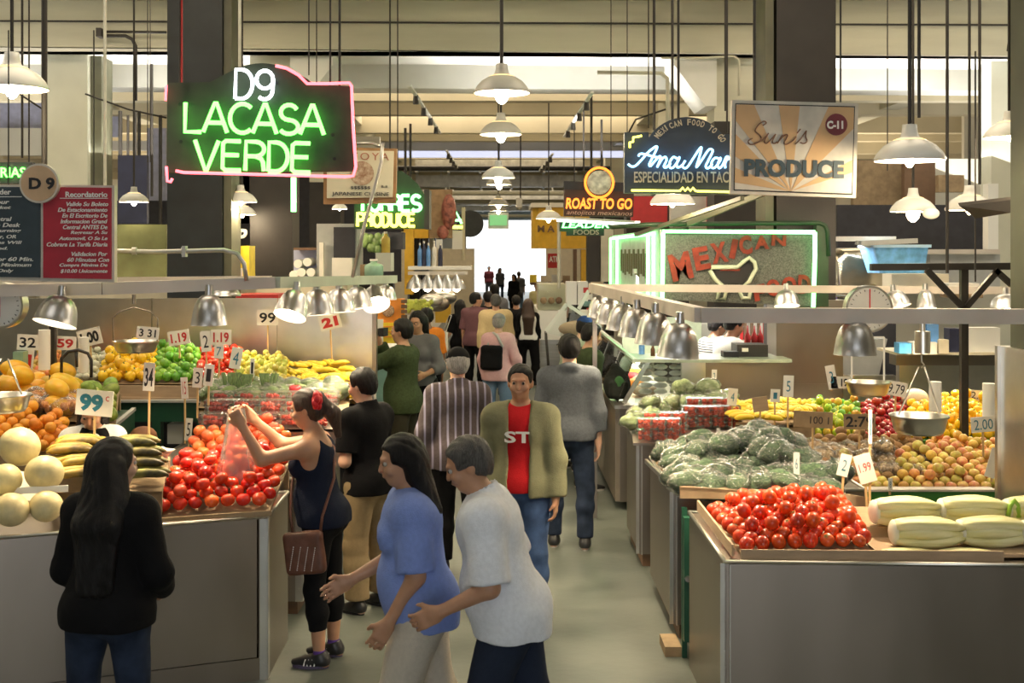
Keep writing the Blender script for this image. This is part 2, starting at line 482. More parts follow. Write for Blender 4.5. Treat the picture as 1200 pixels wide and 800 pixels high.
def sdf_mesh(prims, vox, wr=0.0, seed=0, wl=.11, kz=1.6):
    """prims: dicts t=cap/ell/box, op=+/-/clip, k=blend radius, cl=list of clip planes (point, normal)"""
    lo = np.full(3, 1e9); hi = -lo
    for p in prims:
        if p['t'] == 'cap': p['lo'] = np.minimum(p['a']-p['ra'], p['b']-p['rb']); p['hi'] = np.maximum(p['a']+p['ra'], p['b']+p['rb'])
        elif p['t'] in ('ell', 'box'):
            m = max(p['r']) if p.get('R') is not None else np.array(p['r'])
            if p['t'] == 'box' and p.get('R') is not None: m = m*1.5
            p['lo'] = p['c']-m; p['hi'] = p['c']+m
        if p.get('op', '+') == '+' and p['t'] != 'plane':
            lo = np.minimum(lo, p['lo']); hi = np.maximum(hi, p['hi'])
    lo = lo-vox*3; hi = hi+vox*3
    n = np.ceil((hi-lo)/vox).astype(int)+1
    D = np.full(n, .5, np.float32)
    ax = [lo[i]+vox*np.arange(n[i]) for i in range(3)]
    for p in prims:
        k = p.get('k', .02); op = p.get('op', '+')
        if p['t'] == 'plane':
            o, nn = p['o'], p['n']
            d = (ax[0][:, None, None]-o[0])*nn[0]+(ax[1][None, :, None]-o[1])*nn[1]+(ax[2][None, None, :]-o[2])*nn[2]
            D = np.maximum(D, d.astype(np.float32)); continue
        mg = k+vox*2.5
        s = []
        for i in range(3):
            a = max(0, int((p['lo'][i]-mg-lo[i])/vox)); b = min(n[i], int((p['hi'][i]+mg-lo[i])/vox)+2); s.append(slice(a, b))
        if any(q.stop <= q.start for q in s): continue
        X = ax[0][s[0]][:, None, None]; Y = ax[1][s[1]][None, :, None]; Z = ax[2][s[2]][None, None, :]
        if p['t'] == 'cap': d = _cap(X, Y, Z, p['a'], p['b'], p['ra'], p['rb'])
        elif p['t'] == 'ell': d = _ell(X, Y, Z, p['c'], p['r'], p.get('R'))
        else: d = _box(X, Y, Z, p['c'], p['r'], p.get('R'), p.get('rr', .01))
        for o, nn in p.get('cl', ()):
            d = np.maximum(d, (X-o[0])*nn[0]+(Y-o[1])*nn[1]+(Z-o[2])*nn[2])
        E = D[tuple(s)]; d = d.astype(np.float32)
        if op == '+':
            h = np.maximum(k-np.abs(E-d), 0)/k
            D[tuple(s)] = np.minimum(E, d)-h*h*k*.25
        else:
            h = np.maximum(k-np.abs(E+d), 0)/k
            D[tuple(s)] = np.maximum(E, -d)+h*h*k*.25
    return nets(D, lo, vox, wr, seed, wl, kz)

def nets(D, lo, vox, wr=0, seed=0, wl=.11, kz=1.6):
    I = D < 0
    c = [I[:-1 if a == 0 else None, :, :] for a in (0,)]
    sub = lambda A, a, b, g: A[a:A.shape[0]-1+a, b:A.shape[1]-1+b, g:A.shape[2]-1+g]
    cnt = np.zeros([x-1 for x in D.shape], np.int8)
    for a in (0, 1):
        for b in (0, 1):
            for g in (0, 1): cnt += sub(I, a, b, g)
    act = (cnt > 0) & (cnt < 8)
    idx = np.argwhere(act)
    id_ = np.full(act.shape, -1, np.int64); id_[act] = np.arange(len(idx))
    acc = np.zeros((len(idx), 3)); num = np.zeros(len(idx))
    x, y, z = idx.T
    for ax_ in range(3):
        o1, o2 = [i for i in range(3) if i != ax_]
        for u in (0, 1):
            for v in (0, 1):
                q0 = [0, 0, 0]; q0[o1] = u; q0[o2] = v; q1 = list(q0); q1[ax_] = 1
                d0 = D[x+q0[0], y+q0[1], z+q0[2]]; d1 = D[x+q1[0], y+q1[1], z+q1[2]]
                mk = (d0 < 0) != (d1 < 0)
                t = np.where(mk, d0/np.where(mk, d0-d1, 1), 0)
                pt = np.zeros((len(idx), 3)); pt[:, o1] = u; pt[:, o2] = v; pt[:, ax_] = t
                acc[mk] += pt[mk]; num[mk] += 1
    V = lo+vox*(idx+acc/num[:, None])
    Q = []
    for ax_ in range(3):
        o1, o2 = [(1, 2), (2, 0), (0, 1)][ax_]
        sl0 = [slice(None)]*3; sl1 = [slice(None)]*3
        sl0[ax_] = slice(0, -1); sl1[ax_] = slice(1, None)
        A = I[tuple(sl0)]; B = I[tuple(sl1)]
        e = np.argwhere(A != B)
        if not len(e): continue
        e = e[(e[:, o1] > 0) & (e[:, o2] > 0) & (e[:, o1] < D.shape[o1]-1) & (e[:, o2] < D.shape[o2]-1)]
        inside = A[tuple(e.T)]
        def g(du, dv):
            f = e.copy(); f[:, o1] += du; f[:, o2] += dv
            return id_[tuple(f.T)]
        q = np.stack([g(-1, -1), g(0, -1), g(0, 0), g(-1, 0)], 1)
        q[~inside] = q[~inside][:, ::-1]
        Q.append(q[(q >= 0).all(1)])
    Q = np.concatenate(Q) if Q else np.zeros((0, 4), int)
    if len(V):
        # one smoothing pass
        s = np.zeros_like(V); c = np.zeros(len(V))
        for i in range(4):
            a, b = Q[:, i], Q[:, (i+1) % 4]
            np.add.at(s, a, V[b]); np.add.at(c, a, 1); np.add.at(s, b, V[a]); np.add.at(c, b, 1)
        ok = c > 0
        V[ok] = V[ok]*.5+(s[ok]/c[ok][:, None])*.5
        if wr:
            fn = np.cross(V[Q[:, 2]]-V[Q[:, 0]], V[Q[:, 3]]-V[Q[:, 1]])
            N = np.zeros_like(V)
            for i in range(4): np.add.at(N, Q[:, i], fn)
            N /= np.linalg.norm(N, axis=1)[:, None]+1e-9
            r = np.random.default_rng(seed); h = np.zeros(len(V))
            for _ in range(7):
                kx = r.normal(size=3); kx[2] *= kz; kx *= (2*PI/wl)*r.uniform(.5, 1.3)/np.linalg.norm(kx)
                h += np.abs(np.sin((V @ kx)*.5+r.uniform(0, 6)))**.8-.6
            V = V+N*(h*wr/3.0)[:, None]
    return V, Q

def np_mesh(V, Q, mats, matidx=None):
    me = bpy.data.meshes.new('mesh')
    me.vertices.add(len(V)); me.vertices.foreach_set('co', V.astype('f').ravel())
    me.loops.add(Q.size); me.loops.foreach_set('vertex_index', Q.astype('i').ravel())
    me.polygons.add(len(Q)); me.polygons.foreach_set('loop_start', np.arange(0, Q.size, 4, dtype='i'))
    mats = mats if isinstance(mats, (list, tuple)) else [mats]
    for m in mats: me.materials.append(m)
    if matidx is not None: me.polygons.foreach_set('material_index', matidx.astype('i'))
    me.polygons.foreach_set('use_smooth', np.ones(len(Q), bool))
    me.update(calc_edges=True)
    return me

def v3(*a): return np.array(a, float)
def nrm(v): v = np.array(v, float); return v/np.linalg.norm(v)
def rotx(a): c, s = math.cos(a), math.sin(a); return np.array([[1,0,0],[0,c,-s],[0,s,c]])
def rotz(a): c, s = math.cos(a), math.sin(a); return np.array([[c,-s,0],[s,c,0],[0,0,1]])
def roty(a): c, s = math.cos(a), math.sin(a); return np.array([[c,0,s],[0,1,0],[-s,0,c]])

def skin_mat(name, c, c2=None):
    return mat(name, c, .48, var=.08, scale=14, bump=.06, bscale=90, col2=c2, sss=.08)
SK = {'tan': skin_mat('skin_tan', (.46,.245,.145)), 'light': skin_mat('skin_light', (.60,.36,.25)),
      'brown': skin_mat('skin_brown', (.31,.15,.085)), 'olive': skin_mat('skin_olive', (.43,.235,.13))}
def cloth(name, c, var=.05, rough=.85, scale=50, **k):
    return mat('cloth_'+name, c, rough, var=var, scale=scale, bump=.25, bscale=160, spec=.15, **k)
HM = {'black': mat('hair_black', (.005,.004,.004), .42, spec=.3, var=.4, scale=30, stretch=(9,9,.5), bump=.6, bscale=60),
      'brown': mat('hair_brown', (.045,.022,.012), .4, var=.5, scale=30, stretch=(9,9,.5), bump=.6, bscale=60),
      'grey': mat('hair_grey', (.30,.29,.28), .5, var=.5, scale=30, stretch=(9,9,.5), bump=.6, bscale=60),
      'dgrey': mat('hair_dark_grey', (.07,.065,.06), .45, var=.6, scale=30, stretch=(9,9,.5), bump=.6, bscale=60)}
M['eyew'] = mat('eye_white', (.42,.38,.34), .2, var=.02); M['iris'] = mat('eye_dark', (.02,.012,.008), .15)
M['sole'] = mat('shoe_sole', (.62,.60,.56), .6); M['shoeblack'] = mat('shoe_black', (.02,.02,.022), .4); M['lip'] = mat('lips', (.42,.15,.12), .4)

def person(label, x, y, face, h=1.7, fat=1.0, female=False, lean=0, twist=0, head=(0, 0, 0), arms=None, legs=None, skin='tan',
           top=None, bottom=None, hair=('short', 'black'), shoes=None, vox=.0085, group=None, z0=0.0, extra=None, hunch=0):
    """face: heading in degrees, 0 looks away from the camera, 90 looks left, 180 towards the camera, -90 right.
    arms: side -> (upper dir, fore dir, curl, palm roll); vectors are (outward, forward, up)."""
    sc = h/1.70; f = fat
    root = thing('person', label, 'person', (x, y, z0), math.radians(face), group)
    arms = arms or {}; legs = legs or {}
    # skeleton
    J = {}
    hipw = .092 if not female else .098
    LD = {}
    low = 0
    for s, sg in (('R', 1), ('L', -1)):
        th, sh, ft = legs.get(s, ((.05, .02, -1), (.0, -.04, -1), 0))
        th = nrm([th[0]*sg, th[1], th[2]]); sh = nrm([sh[0]*sg, sh[1], sh[2]])
        hp = v3(sg*hipw, 0, 0); kn = hp+th*.425; an = kn+sh*.405
        LD[s] = (hp, kn, an, ft); low = min(low, an[2])
    pz = -low+.075
    for s in 'RL':
        hp, kn, an, ft = LD[s]
        J['hip'+s] = hp+v3(0, 0, pz); J['knee'+s] = kn+v3(0, 0, pz); J['ank'+s] = an+v3(0, 0, pz)
        J['foot'+s] = math.radians(ft)
    Rl = rotx(-math.radians(lean)) @ rotz(math.radians(twist))
    pel = v3(0, 0, pz)
    up = lambda a: pel + Rl @ v3(*a)
    J['waist'] = up((0, 0, .16)); J['chest'] = up((0, .0, .36)); hn = hunch
    J['neck'] = up((0, -.012+hn*.5, .535)); shw = .172 if not female else .150
    Rh = Rl @ rotz(math.radians(head[0])) @ rotx(-math.radians(head[1])) @ roty(math.radians(head[2]))
    nb = J['neck']; hc = nb + (Rl @ v3(0, .012+hn, .045)) + Rh @ v3(0, .012, .098)
    def HP(a): return hc + Rh @ v3(*a)
    A = {}
    for s, sg in (('R', 1), ('L', -1)):
        u, fo, curl, roll = arms.get(s, ((.16, -.02, -1), (.05, .18, -1), 30, 0))
        u = nrm(Rl @ nrm([u[0]*sg, u[1], u[2]])); fo = nrm(Rl @ nrm([fo[0]*sg, fo[1], fo[2]]))
        raise_ = max(0, u[2]+.2)*.035
        shd = up((sg*shw*(.94+.03*f), hn*.6, .452+raise_))
        el = shd+u*.285; wr = el+fo*.245
        A[s] = (shd, el, wr, fo, curl, roll, sg)
        J['sh'+s] = shd; J['el'+s] = el; J['wr'+s] = wr
    cap = lambda a, b, ra, rb, k=.02, **kw: dict(t='cap', a=np.array(a, float), b=np.array(b, float), ra=ra, rb=rb, k=k, **kw)
    ell = lambda c, r, R=None, k=.02, **kw: dict(t='ell', c=np.array(c, float), r=r, R=R, k=k, **kw)
    def torso(i=0.0, kk=.05):
        wst = (.125 if not female else .112)*f
        return [ell(pel+v3(0, -.005, .02), (.158*(1.08 if female else 1)*f**.6+i, .112*f**.8+i, .125+i), None, kk),
                ell(J['waist'], (wst+.012+i, .098*f+i, .15+i), Rl, kk),
                ell(J['chest'], ((.158 if not female else .142)*f**.6+i, .108*f**.6+i, .165+i), Rl, kk),
                ell(up((0, -.012+hn*.5, .43)), (.165*(.9 if female else 1)*f**.4+i, .080+i, .075+i), Rl, kk)] + \
               ([ell(up((g*.068, .085+.02*(f-1), .335)), (.062*f**.5+i*.6, .058*f**.5+i*.6, .062*f**.5+i*.6), Rl, .03) for g in (1, -1)] if female else []) + \
               ([ell(up((0, .05*f, .12)), (.12*f+i, .09*f+i, .13+i), Rl, kk)] if f > 1.08 else []) + \
               [ell(pel+v3(g*.07, -.07, -.01), (.082*f**.5+i*.7, .075*f**.5+i*.7, .09+i*.7), None, .04) for g in (1, -1)]
    def arm(s, i=0.0, e=1.0, k=.03):    # e: how far along the arm (1 = elbow, 2 = wrist)
        shd, el, wr, fo, curl, roll, sg = A[s]
        r = [cap(shd, shd, .058*f**.5+i, .058*f**.5+i, .05)]
        ra, rb, rc = .048*f**.6+i, .038*f**.5+i, .026+i
        if e <= 1:
            p = shd+(el-shd)*e; u = nrm(el-shd)
            r.append(cap(shd, el, ra, rb+i*.5, k, cl=[(p, u)]))
        else:
            r.append(cap(shd, el, ra, rb, k))
            t = e-1; p = el+(wr-el)*t; u = nrm(wr-el)
            r.append(cap(el, wr, rb+.002, rc+i*.3, k, cl=[(p, u)] if t < 1 else [(wr+u*.005, u)]))
        return r
    def leg(s, i=0.0, e=2.0, k=.03, flare=0):
        hp, kn, an = J['hip'+s], J['knee'+s], J['ank'+s]
        r = [cap(hp+v3(0, 0, -.02), kn, .088*f**.6+i, .055*f**.3+i, .04)]
        t = e-1; u = nrm(an-kn)
        if t > 0:
            p = kn+(an-kn)*t
            r.append(cap(kn, kn+(an-kn)*.35+v3(0, -.012, 0), .052*f**.3+i, .056*f**.3+i, .03, cl=[(p, u)]))
            r.append(cap(kn+(an-kn)*.35+v3(0, -.010, 0), an, .053*f**.3+i, .034+i+flare, .03, cl=[(p, u)]))
        return r
    # --- continuous body with head, hands and feet
    B = torso() + [cap(J['neck']+Rl @ v3(0, 0, -.05), nb+(hc-nb)*.75, .056*f**.3*(.88 if female else 1), .050*(.88 if female else 1), .035)]
    for s in 'RL':
        B += [cap(nb+Rl @ v3(0, 0, -.012), J['sh'+s]+Rl @ v3(0, 0, .008), .042, .040, .045)]
        B += arm(s, 0, 1.999); B += leg(s)
        a = J['ank'+s]; th = J['foot'+s]; Rf = rotx(th)
        fx = lambda q: a + Rf @ v3(*q)
        B += [cap(fx((0, -.035, -.042)), fx((0, .13, -.052)), .034, .026, .03)]
    # head
    jf = .93 if female else 1.0
    B += [ell(HP((0, -.012, .035)), (.074, .093, .082), Rh, .02), ell(HP((0, .022, -.030)), (.058*jf, .068, .078), Rh, .03),
          ell(HP((0, .048, -.078)), (.030*jf, .030, .026), Rh, .025), cap(HP((0, .088, .018)), HP((0, .104, -.018)), .008, .0125, .012),
          ell(HP((0, .090, -.046)), (.024, .012, .010), Rh, .008), ell(HP((0, .080, .034)), (.05, .014, .010), Rh, .012)]
    for g in (1, -1):
        B += [ell(HP((g*.031, .094, .014)), (.017, .012, .011), Rh, .008, op='-'),
              ell(HP((g*.076, -.012, -.004)), (.010, .022, .033), Rh @ rotz(g*.35), .006), ell(HP((g*.040, .070, -.022)), (.024, .02, .02), Rh, .02)]
    # hands
    for s in 'RL':
        shd, el, wr, fo, curl, roll, sg = A[s]
        inw = np.array([-sg, 0, 0.]); inw = Rl @ inw
        n = inw-fo*(inw @ fo)
        if np.linalg.norm(n) < .15: n = np.array([0, 0, -1.])-fo*(-fo[2])
        n = nrm(n); acr = np.cross(fo, n)*sg
        fwd = Rl @ v3(0, 1, 0)
        if acr @ (fwd+v3(0, 0, .6)) < 0: acr = -acr
        cr, sr = math.cos(math.radians(roll)), math.sin(math.radians(roll))
        n, acr = n*cr+acr*sr, acr*cr-n*sr
        Rm = np.stack([acr, fo, n], 1)
        B += [dict(t='box', c=wr+fo*.052, r=(.041, .046, .0145), R=Rm, rr=.012, k=.02), cap(wr-fo*.01, wr+fo*.03, .024, .022, .02)]
        for q, (off, ln) in enumerate(((.033, .070), (.011, .080), (-.011, .075), (-.032, .060))):
            p = wr+fo*.088+acr*off; a = math.radians(curl*.5); dirn = fo
            for sgm, frac in enumerate((.45, .32, .23)):
                dirn = nrm(fo*math.cos(a)+n*math.sin(a)+acr*off*1.5); p2 = p+dirn*ln*frac
                B.append(cap(p, p2, .0098-.0008*sgm, .0090-.0008*sgm, .006)); p = p2; a += math.radians(curl*.75)
        tb = wr+fo*.028+acr*.030; t1 = tb+nrm(acr*.75+fo*.75+n*.35)*.042; t2 = t1+nrm(fo*.9+acr*.15+n*(.3+curl/90))*.032
        B += [cap(tb, t1, .014, .0115, .014), cap(t1, t2, .0112, .0095, .006)]
    V, Q = sdf_mesh(B, vox)
    Sm = Matrix.Scale(sc, 4)
    def put(name, me, parent=None):
        me.transform(Sm); o = link_mesh(name, me, parent or root, False); return o
    body = put('body', np_mesh(V, Q, SK[skin]))
    # eyes
    if vox < .013:
        e = MB()
        for g in (1, -1):
            e.mi = 0; e.ball(HP((g*.031, .079, .014)), .0122, 10, 8)
            e.mi = 1; e.ball(HP((g*.031, .0832, .014)), .0098, 8, 6)
        put('eyes', e.mesh([M['eyew'], M['iris']]), body)
    vc = max(vox, .010)
    # --- trousers / skirt
    if bottom:
        m, e, loose = bottom
        pr = [q for q in torso(loose*.8+.004)[:1]] + torso(loose*.8+.004)[-2:] + [q for s in 'RL' for q in leg(s, loose+.004, e, flare=loose*.8)]
        pr += [ell(J['waist'], (.122*f+.01, .098*f+.01, .15), Rl, .04), dict(t='plane', o=up((0, 0, .12)), n=Rl @ v3(0, 0, 1.))]
        V, Q = sdf_mesh(pr, vc, .010, 3, .2)
        put('jeans' if 'denim' in m.name else 'trousers', np_mesh(V, Q, m))
    # --- top
    for ti, t in enumerate(top or []):
        m, nm, slv, hem, loose, opts = t
        i = loose+.007+.012*ti
        pr = torso(i, .06)
        if slv > 0:
            for s in 'RL':
                pr += [cap(nb+Rl @ v3(0, 0, -.018), J['sh'+s]+Rl @ v3(0, 0, .006), .040+i*.6, .040+i*.6, .045)] + arm(s, i+.002, min(slv, 1.98))
        hemz = hem
        if hem < -.02:
            pr += [cap(pel+v3(g*.05, -.01, .0), pel+v3(g*.055, -.01, hem), .125*f**.6+i, .125*f**.6+i, .06) for g in (1, -1)]
        pr.append(dict(t='plane', o=pel+v3(0, 0, hemz), n=v3(0, 0, -1.)))
        if opts.get('tank'):
            for s in 'RL': pr.append(cap(J['sh'+s]+Rl @ v3(0, 0, .05), J['sh'+s]+Rl @ v3((.03 if s == 'R' else -.03), 0, -.07), .075, .07, .02, op='-'))
            pr.append(ell(up((0, .10, .50)), (.085, .10, .10), Rl, .02, op='-')); pr.append(ell(up((0, -.10, .52)), (.085, .08, .09), Rl, .02, op='-'))
            pr.append(dict(t='plane', o=up((0, 0, .50)), n=Rl @ v3(0, 0, 1.)))
        elif opts.get('vest'):
            for s in 'RL': pr.append(cap(J['sh'+s]+Rl @ v3(0, 0, .06), J['sh'+s]+Rl @ v3(0, 0, -.05), .062, .06, .02, op='-'))
            pr.append(cap(up((0, .13, .52)), up((0, .15, .30)), .06, .012, .02, op='-'))
        elif opts.get('vneck'):
            pr.append(cap(up((0, .12, .56)), up((0, .17, .40)), .06, .012, .02, op='-'))
        elif opts.get('open'):
            pr.append(dict(t='box', c=up((0, .15, .2)), r=(.07, .13, .5), R=Rl, rr=.01, k=.02, op='-'))
        pr.append(cap(nb+Rl @ v3(0, -.002, .02), nb+Rl @ v3(0, .02, .14), .066, .085, .015, op='-'))
        if opts.get('collar'):
            pr.append(cap(nb+Rl @ v3(0, -.004, -.005), nb+Rl @ v3(0, .003, .045), .076, .070, .012, cl=[(nb+Rl @ v3(0, 0, .035), Rl @ v3(0, .25, 1.))]))
            pr.append(cap(nb+Rl @ v3(0, .004, -.01), nb+Rl @ v3(0, .01, .14), .062, .066, .008, op='-'))
        if opts.get('hood'):
            pr.append(ell(nb+Rl @ v3(0, -.06, .0), (.085, .055, .045), Rl, .03))
        V, Q = sdf_mesh(pr, vc, opts.get('wr', .009), 5+ti, .2)
        put(nm, np_mesh(V, Q, m))
    # --- hair
    st, hcn = hair
    if st != 'none':
        g = .012 if st != 'buzz' else .005
        H = [ell(HP((0, -.018, .040)), (.077+g, .093+g, .083+g), Rh, .02), ell(HP((0, -.052, -.01)), (.064+g, .052+g, .075), Rh, .03)]
        cuts = [dict(t='box', c=HP((0, .112, -.05)), r=(.12, .06, .125), R=Rh, rr=.02, k=.015, op='-'),
                dict(t='box', c=HP((0, .055, -.10)), r=(.14, .075, .10), R=Rh, rr=.02, k=.012, op='-')]
        if st in ('short', 'buzz'):
            cuts.append(dict(t='plane', o=HP((0, -.05, -.062)), n=Rh @ nrm([0, .35, -1])))
        H += cuts
        if st == 'long':
            for g2 in (-1, 0, 1):
                H.append(cap(HP((g2*.045, -.062, .0)), up((g2*.060, -.118-.012*f, .42)), .056, .050, .05))
                H.append(cap(up((g2*.060, -.118-.012*f, .42)), up((g2*.055, -.122*f, .12)), .050, .034, .05))
            for g2 in (-1, 1): H.append(cap(HP((g2*.075, -.015, .0)), up((g2*.105, -.07, .46)), .026, .035, .04))
        elif st == 'mid':
            for g2 in (-1, 0, 1): H.append(cap(HP((g2*.05, -.055, .0)), up((g2*.065, -.10, .44)), .055, .045, .05))
        elif st == 'pony':
            H.append(ell(HP((0, -.085, .045)), (.04, .04, .04), Rh, .03))
            H.append(cap(HP((0, -.10, .05)), HP((0, -.165, -.06)), .030, .045, .03)); H.append(cap(HP((0, -.165, -.06)), HP((.0, -.165, -.20)), .045, .02, .03))
        elif st == 'bun': H.append(ell(HP((0, -.115, .045)), (.045, .04, .045), Rh, .02))
        V, Q = sdf_mesh(H, max(vox, .0085), .007, 9, .045, .12)
        put('hair', np_mesh(V, Q, HM[hcn]), body)
    # --- shoes
    if shoes is not None:
        sm_, so_ = shoes
        for s in 'RL':
            a = J['ank'+s]; Rf = rotx(J['foot'+s]); fx = lambda q: a+Rf @ v3(*q)
            pr = [cap(fx((0, -.03, -.030)), fx((0, .06, -.034)), .044, .042, .03), cap(fx((0, .05, -.04)), fx((0, .145, -.046)), .042, .034, .03),
                  cap(fx((0, -.01, -.02)), fx((0, -.005, .01)), .046, .046, .02), dict(t='plane', o=fx((0, 0, -.062)), n=Rf @ v3(0, 0, -1.)),
                  dict(t='plane', o=fx((0, 0, .02)), n=Rf @ v3(0, .3, 1.))]
            V, Q = sdf_mesh(pr, vc, 0)
            sh = put('shoe', np_mesh(V, Q, sm_))
            sb = MB(); pts = []
            for k in range(20):
                t = 2*PI*k/20; yy = .055+.115*math.sin(t); xx = .040*math.cos(t)*(1.08 if math.sin(t) > 0 else .95)
                pts.append((xx, yy))
            vs = [fx((px, py, -.075)) for px, py in pts]+[fx((px*1.03, py*1.0, -.055)) for px, py in pts]
            n = 20
            sb.add(vs, [tuple(range(n-1, -1, -1)), tuple(range(n, 2*n))]+[(k, (k+1) % n, n+(k+1) % n, n+k) for k in range(n)], False)
            put('sole', sb.mesh(so_), sh)
    info = dict(root=root, J=J, A=A, HP=HP, up=up, Rl=Rl, Rh=Rh, hc=hc, put=put, body=body, sc=sc, vc=vc, f=f, pel=pel, nb=nb, cap=cap, ell=ell, nets=sdf_mesh)
    if extra: extra(info)
    return info

def cap_hat(I, m, brim=True, back=False):
    HP, Rh, cap, ell = I['HP'], I['Rh'], I['cap'], I['ell']
    H = [ell(HP((0, -.015, .048)), (.094, .111, .094), Rh, .02), dict(t='plane', o=HP((0, 0, .040)), n=Rh @ nrm([0, -.12, -1]))]
    V, Q = sdf_mesh(H, max(.008, I['vc']*.9), 0)
    o = I['put']('cap', np_mesh(V, Q, m), I['body'])
    if brim:
        mb = MB(); n = 14; vs = []
        sg = -1 if back else 1
        for lay in (0, .004):
            for k in range(n+1):
                t = PI*k/n; vs.append(HP((.078*math.cos(t), sg*(.06+.035*math.sin(t))-.005, .045+lay)))
            for k in range(n+1):
                t = PI*k/n; vs.append(HP((.085*math.cos(t), sg*(.06+.115*math.sin(t))-.005, .035+lay-.012*math.sin(t))))
        m1 = n+1; fs = []
        for k in range(n):
            fs += [(k, k+1, m1+k+1, m1+k), (2*m1+k, 3*m1+k, 3*m1+k+1, 2*m1+k+1), (m1+k, m1+k+1, 3*m1+k+1, 3*m1+k)]
        mb.add(vs, fs, False)
        I['put']('cap_brim', mb.mesh(m), o)
    return o
# ---------------------------------------------------------------- building shell
b = MB(); b.box(-15, 15, -6, 73, -.12, 0); struct('floor', b, M['concrete'])
b = MB(); b.box(-15, -3, -6.2, -6, 0, 6.05); b.box(3, 15, -6.2, -6, 0, 6.05); b.box(-3, 3, -6.2, -6, 4.4, 6.05); struct('wall_front', b, M['wall'])
b = MB(); b.box(-15, 15, -6, 73, 6.05, 6.3); struct('ceiling', b, M['ceil'])
b = MB(); b.box(-15.2, -15, -6, 73, 0, 6.3); struct('wall_left', b, M['wall'])
b = MB(); b.box(15, 15.2, -6, 73, 0, 6.3); struct('wall_right', b, M['wall'])
M['fascia'] = mat('blue_grey_fascia', (.30,.37,.43), .6, var=.06)
M['rollup'] = mat('rollup_door', (.18,.20,.21), .6, var=.1)
b = MB(); b.box(-15, -2.0, 72.6, 73, 0, 6.05); b.box(3.6, 15, 72.6, 73, 0, 6.05); struct('wall_back', b, M['wall'])
b = MB(); b.box(-2.4, 3.9, 71.8, 72.5, 4.35, 6.05); struct('trim_1', b, M['fascia'])
M['pave'] = mat('street_pavement', (.72,.72,.70), .8, var=.05, scale=2)
b = MB(); b.box(-40, 40, 73, 110, -.2, -.02); struct('floor_street', b, M['pave'])
# a pale building across the street
M['facade'] = mat('pale_facade', (.80,.80,.78), .8, var=.04, scale=2)
bt = thing('building', 'pale sunlit building across the street beyond the far market entrance', 'building', (0, 112, 0))
b = MB(); b.box(-30, 30, 111, 112, 0, 14); b.build('facade', M['facade'], bt)
for i in range(9):
    b = MB(); b.box(-8+i*2.0, -7+i*2.0, 110.9, 111.05, .8, 3.2); b.build('window', mat('shop_pane', (.74,.78,.80), .3) if i == 0 else bpy.data.materials['shop_pane'], bt)

# girder across the aisle with haunches, and lighter joists behind it
def girder(n, y0, y1, zb, zt, m, x0=-15, x1=15, tilt=0.0):
    b = MB()
    b.hexa([(x0,y0,zb+tilt),(x1,y0,zb-tilt),(x1,y1,zb-tilt),(x0,y1,zb+tilt),(x0,y0,zt),(x1,y0,zt),(x1,y1,zt),(x0,y1,zt)])
    return struct(n, b, m)
girder('trim_2', 17.2, 18.4, 5.33, 6.05, M['girder'], tilt=.14)
girder('trim_60', 17.21, 18.4, 5.315, 5.325, M['bright'], tilt=.14)  # soffit slab, painted whiter to carry the light that falls on it
b = MB()
b.hexa([(-15,17.16,5.78),(15,17.16,5.66),(15,17.2,5.66),(-15,17.2,5.78),(-15,17.16,5.80),(15,17.16,5.68),(15,17.2,5.68),(-15,17.2,5.80)])
struct('trim_3', b, M['darkbrown'])
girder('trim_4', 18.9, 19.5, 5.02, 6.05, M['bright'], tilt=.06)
for i in range(13):
    y = 21.6+i*2.9
    girder('trim_%d' % (5+i), y, y+.32, 5.25-(.08 if i % 2 == 0 else 0), 6.05, M['ceil'])
for k, x in enumerate((-8.0, -3.35, 3.35, 8.0)):   # long beams
    b = MB(); b.box(x-.2, x+.2, 19.5, 72, 5.35, 6.05); struct('trim_%d' % (20+k), b, M['girder'])

def column(label, x, y, w, mats, zsplit, group=None):
    t = thing('column', label, 'column', (x, y, 0))
    b = MB(); b.box(x-w/2, x+w/2, y-w/2, y+w/2, 0, zsplit); b.build('lower_shaft', mats[0], t)
    b = MB(); b.box(x-w/2, x+w/2, y-w/2, y+w/2, zsplit, 6.05); b.build('upper_shaft', mats[1], t)
    return t
column('tall near-black column left of the green neon sign', -2.99, 12.0, .54, (M['darkcol'], M['darkcol']), 3.5)
t = column('tall dark column right behind the sun-ray produce sign', 3.01, 12.0, .58, (M['darkbrown'], M['darkbrown']), 3.5)
b = MB(); b.box(2.62, 2.70, 11.75, 12.2, 2.0, 6.05); b.build('side_strip', M['olive'], t)
b = MB(); b.box(-2.715, -2.64, 11.78, 12.2, 0, 6.05); b.build('side_strip', M['olive'], tag(thing('column_board', 'narrow greenish board on the right side of the black column', 'board', (-2.58, 12, 0))))
def haunch(t, x, y, s, zb=4.55):
    b = MB()
    pts = [(x, zb), (x+s*.16, zb), (x+s*.62, 5.15), (x+s*.62, 5.5), (x, 5.5)]
    if s < 0: pts = pts[::-1]
    b.prism(pts, y-.5, y+.5); b.build('haunch', M['bright'], t)
t = column('pale painted column with dark base behind the green neon sign', -3.34, 17.8, .62, (M['darkbrown'], M['girder']), 3.75); haunch(t, -3.03, 17.8, 1)
t = column('pale painted column with white haunch above the script neon sign', 3.46, 17.8, .62, (M['darkbrown'], M['girder']), 4.35); haunch(t, 3.15, 17.8, -1)
t = column('wide pale column at far left behind the parking sign', -6.35, 17.8, .66, (M['column'], M['column']), 4.0)
b = MB(); b.box(-6.02, -5.86, 17.6, 18.1, 2, 6.05); b.build('side_strip', M['olive'], t)
t = column('pale column at the right edge beyond the stall', 7.45, 17.8, .40, (M['column'], M['column']), 4.0)
column('green-grey column cut off by the right edge of the frame', 3.43, 6.98, .62, (M['greencol'], M['greencol']), 2.0)
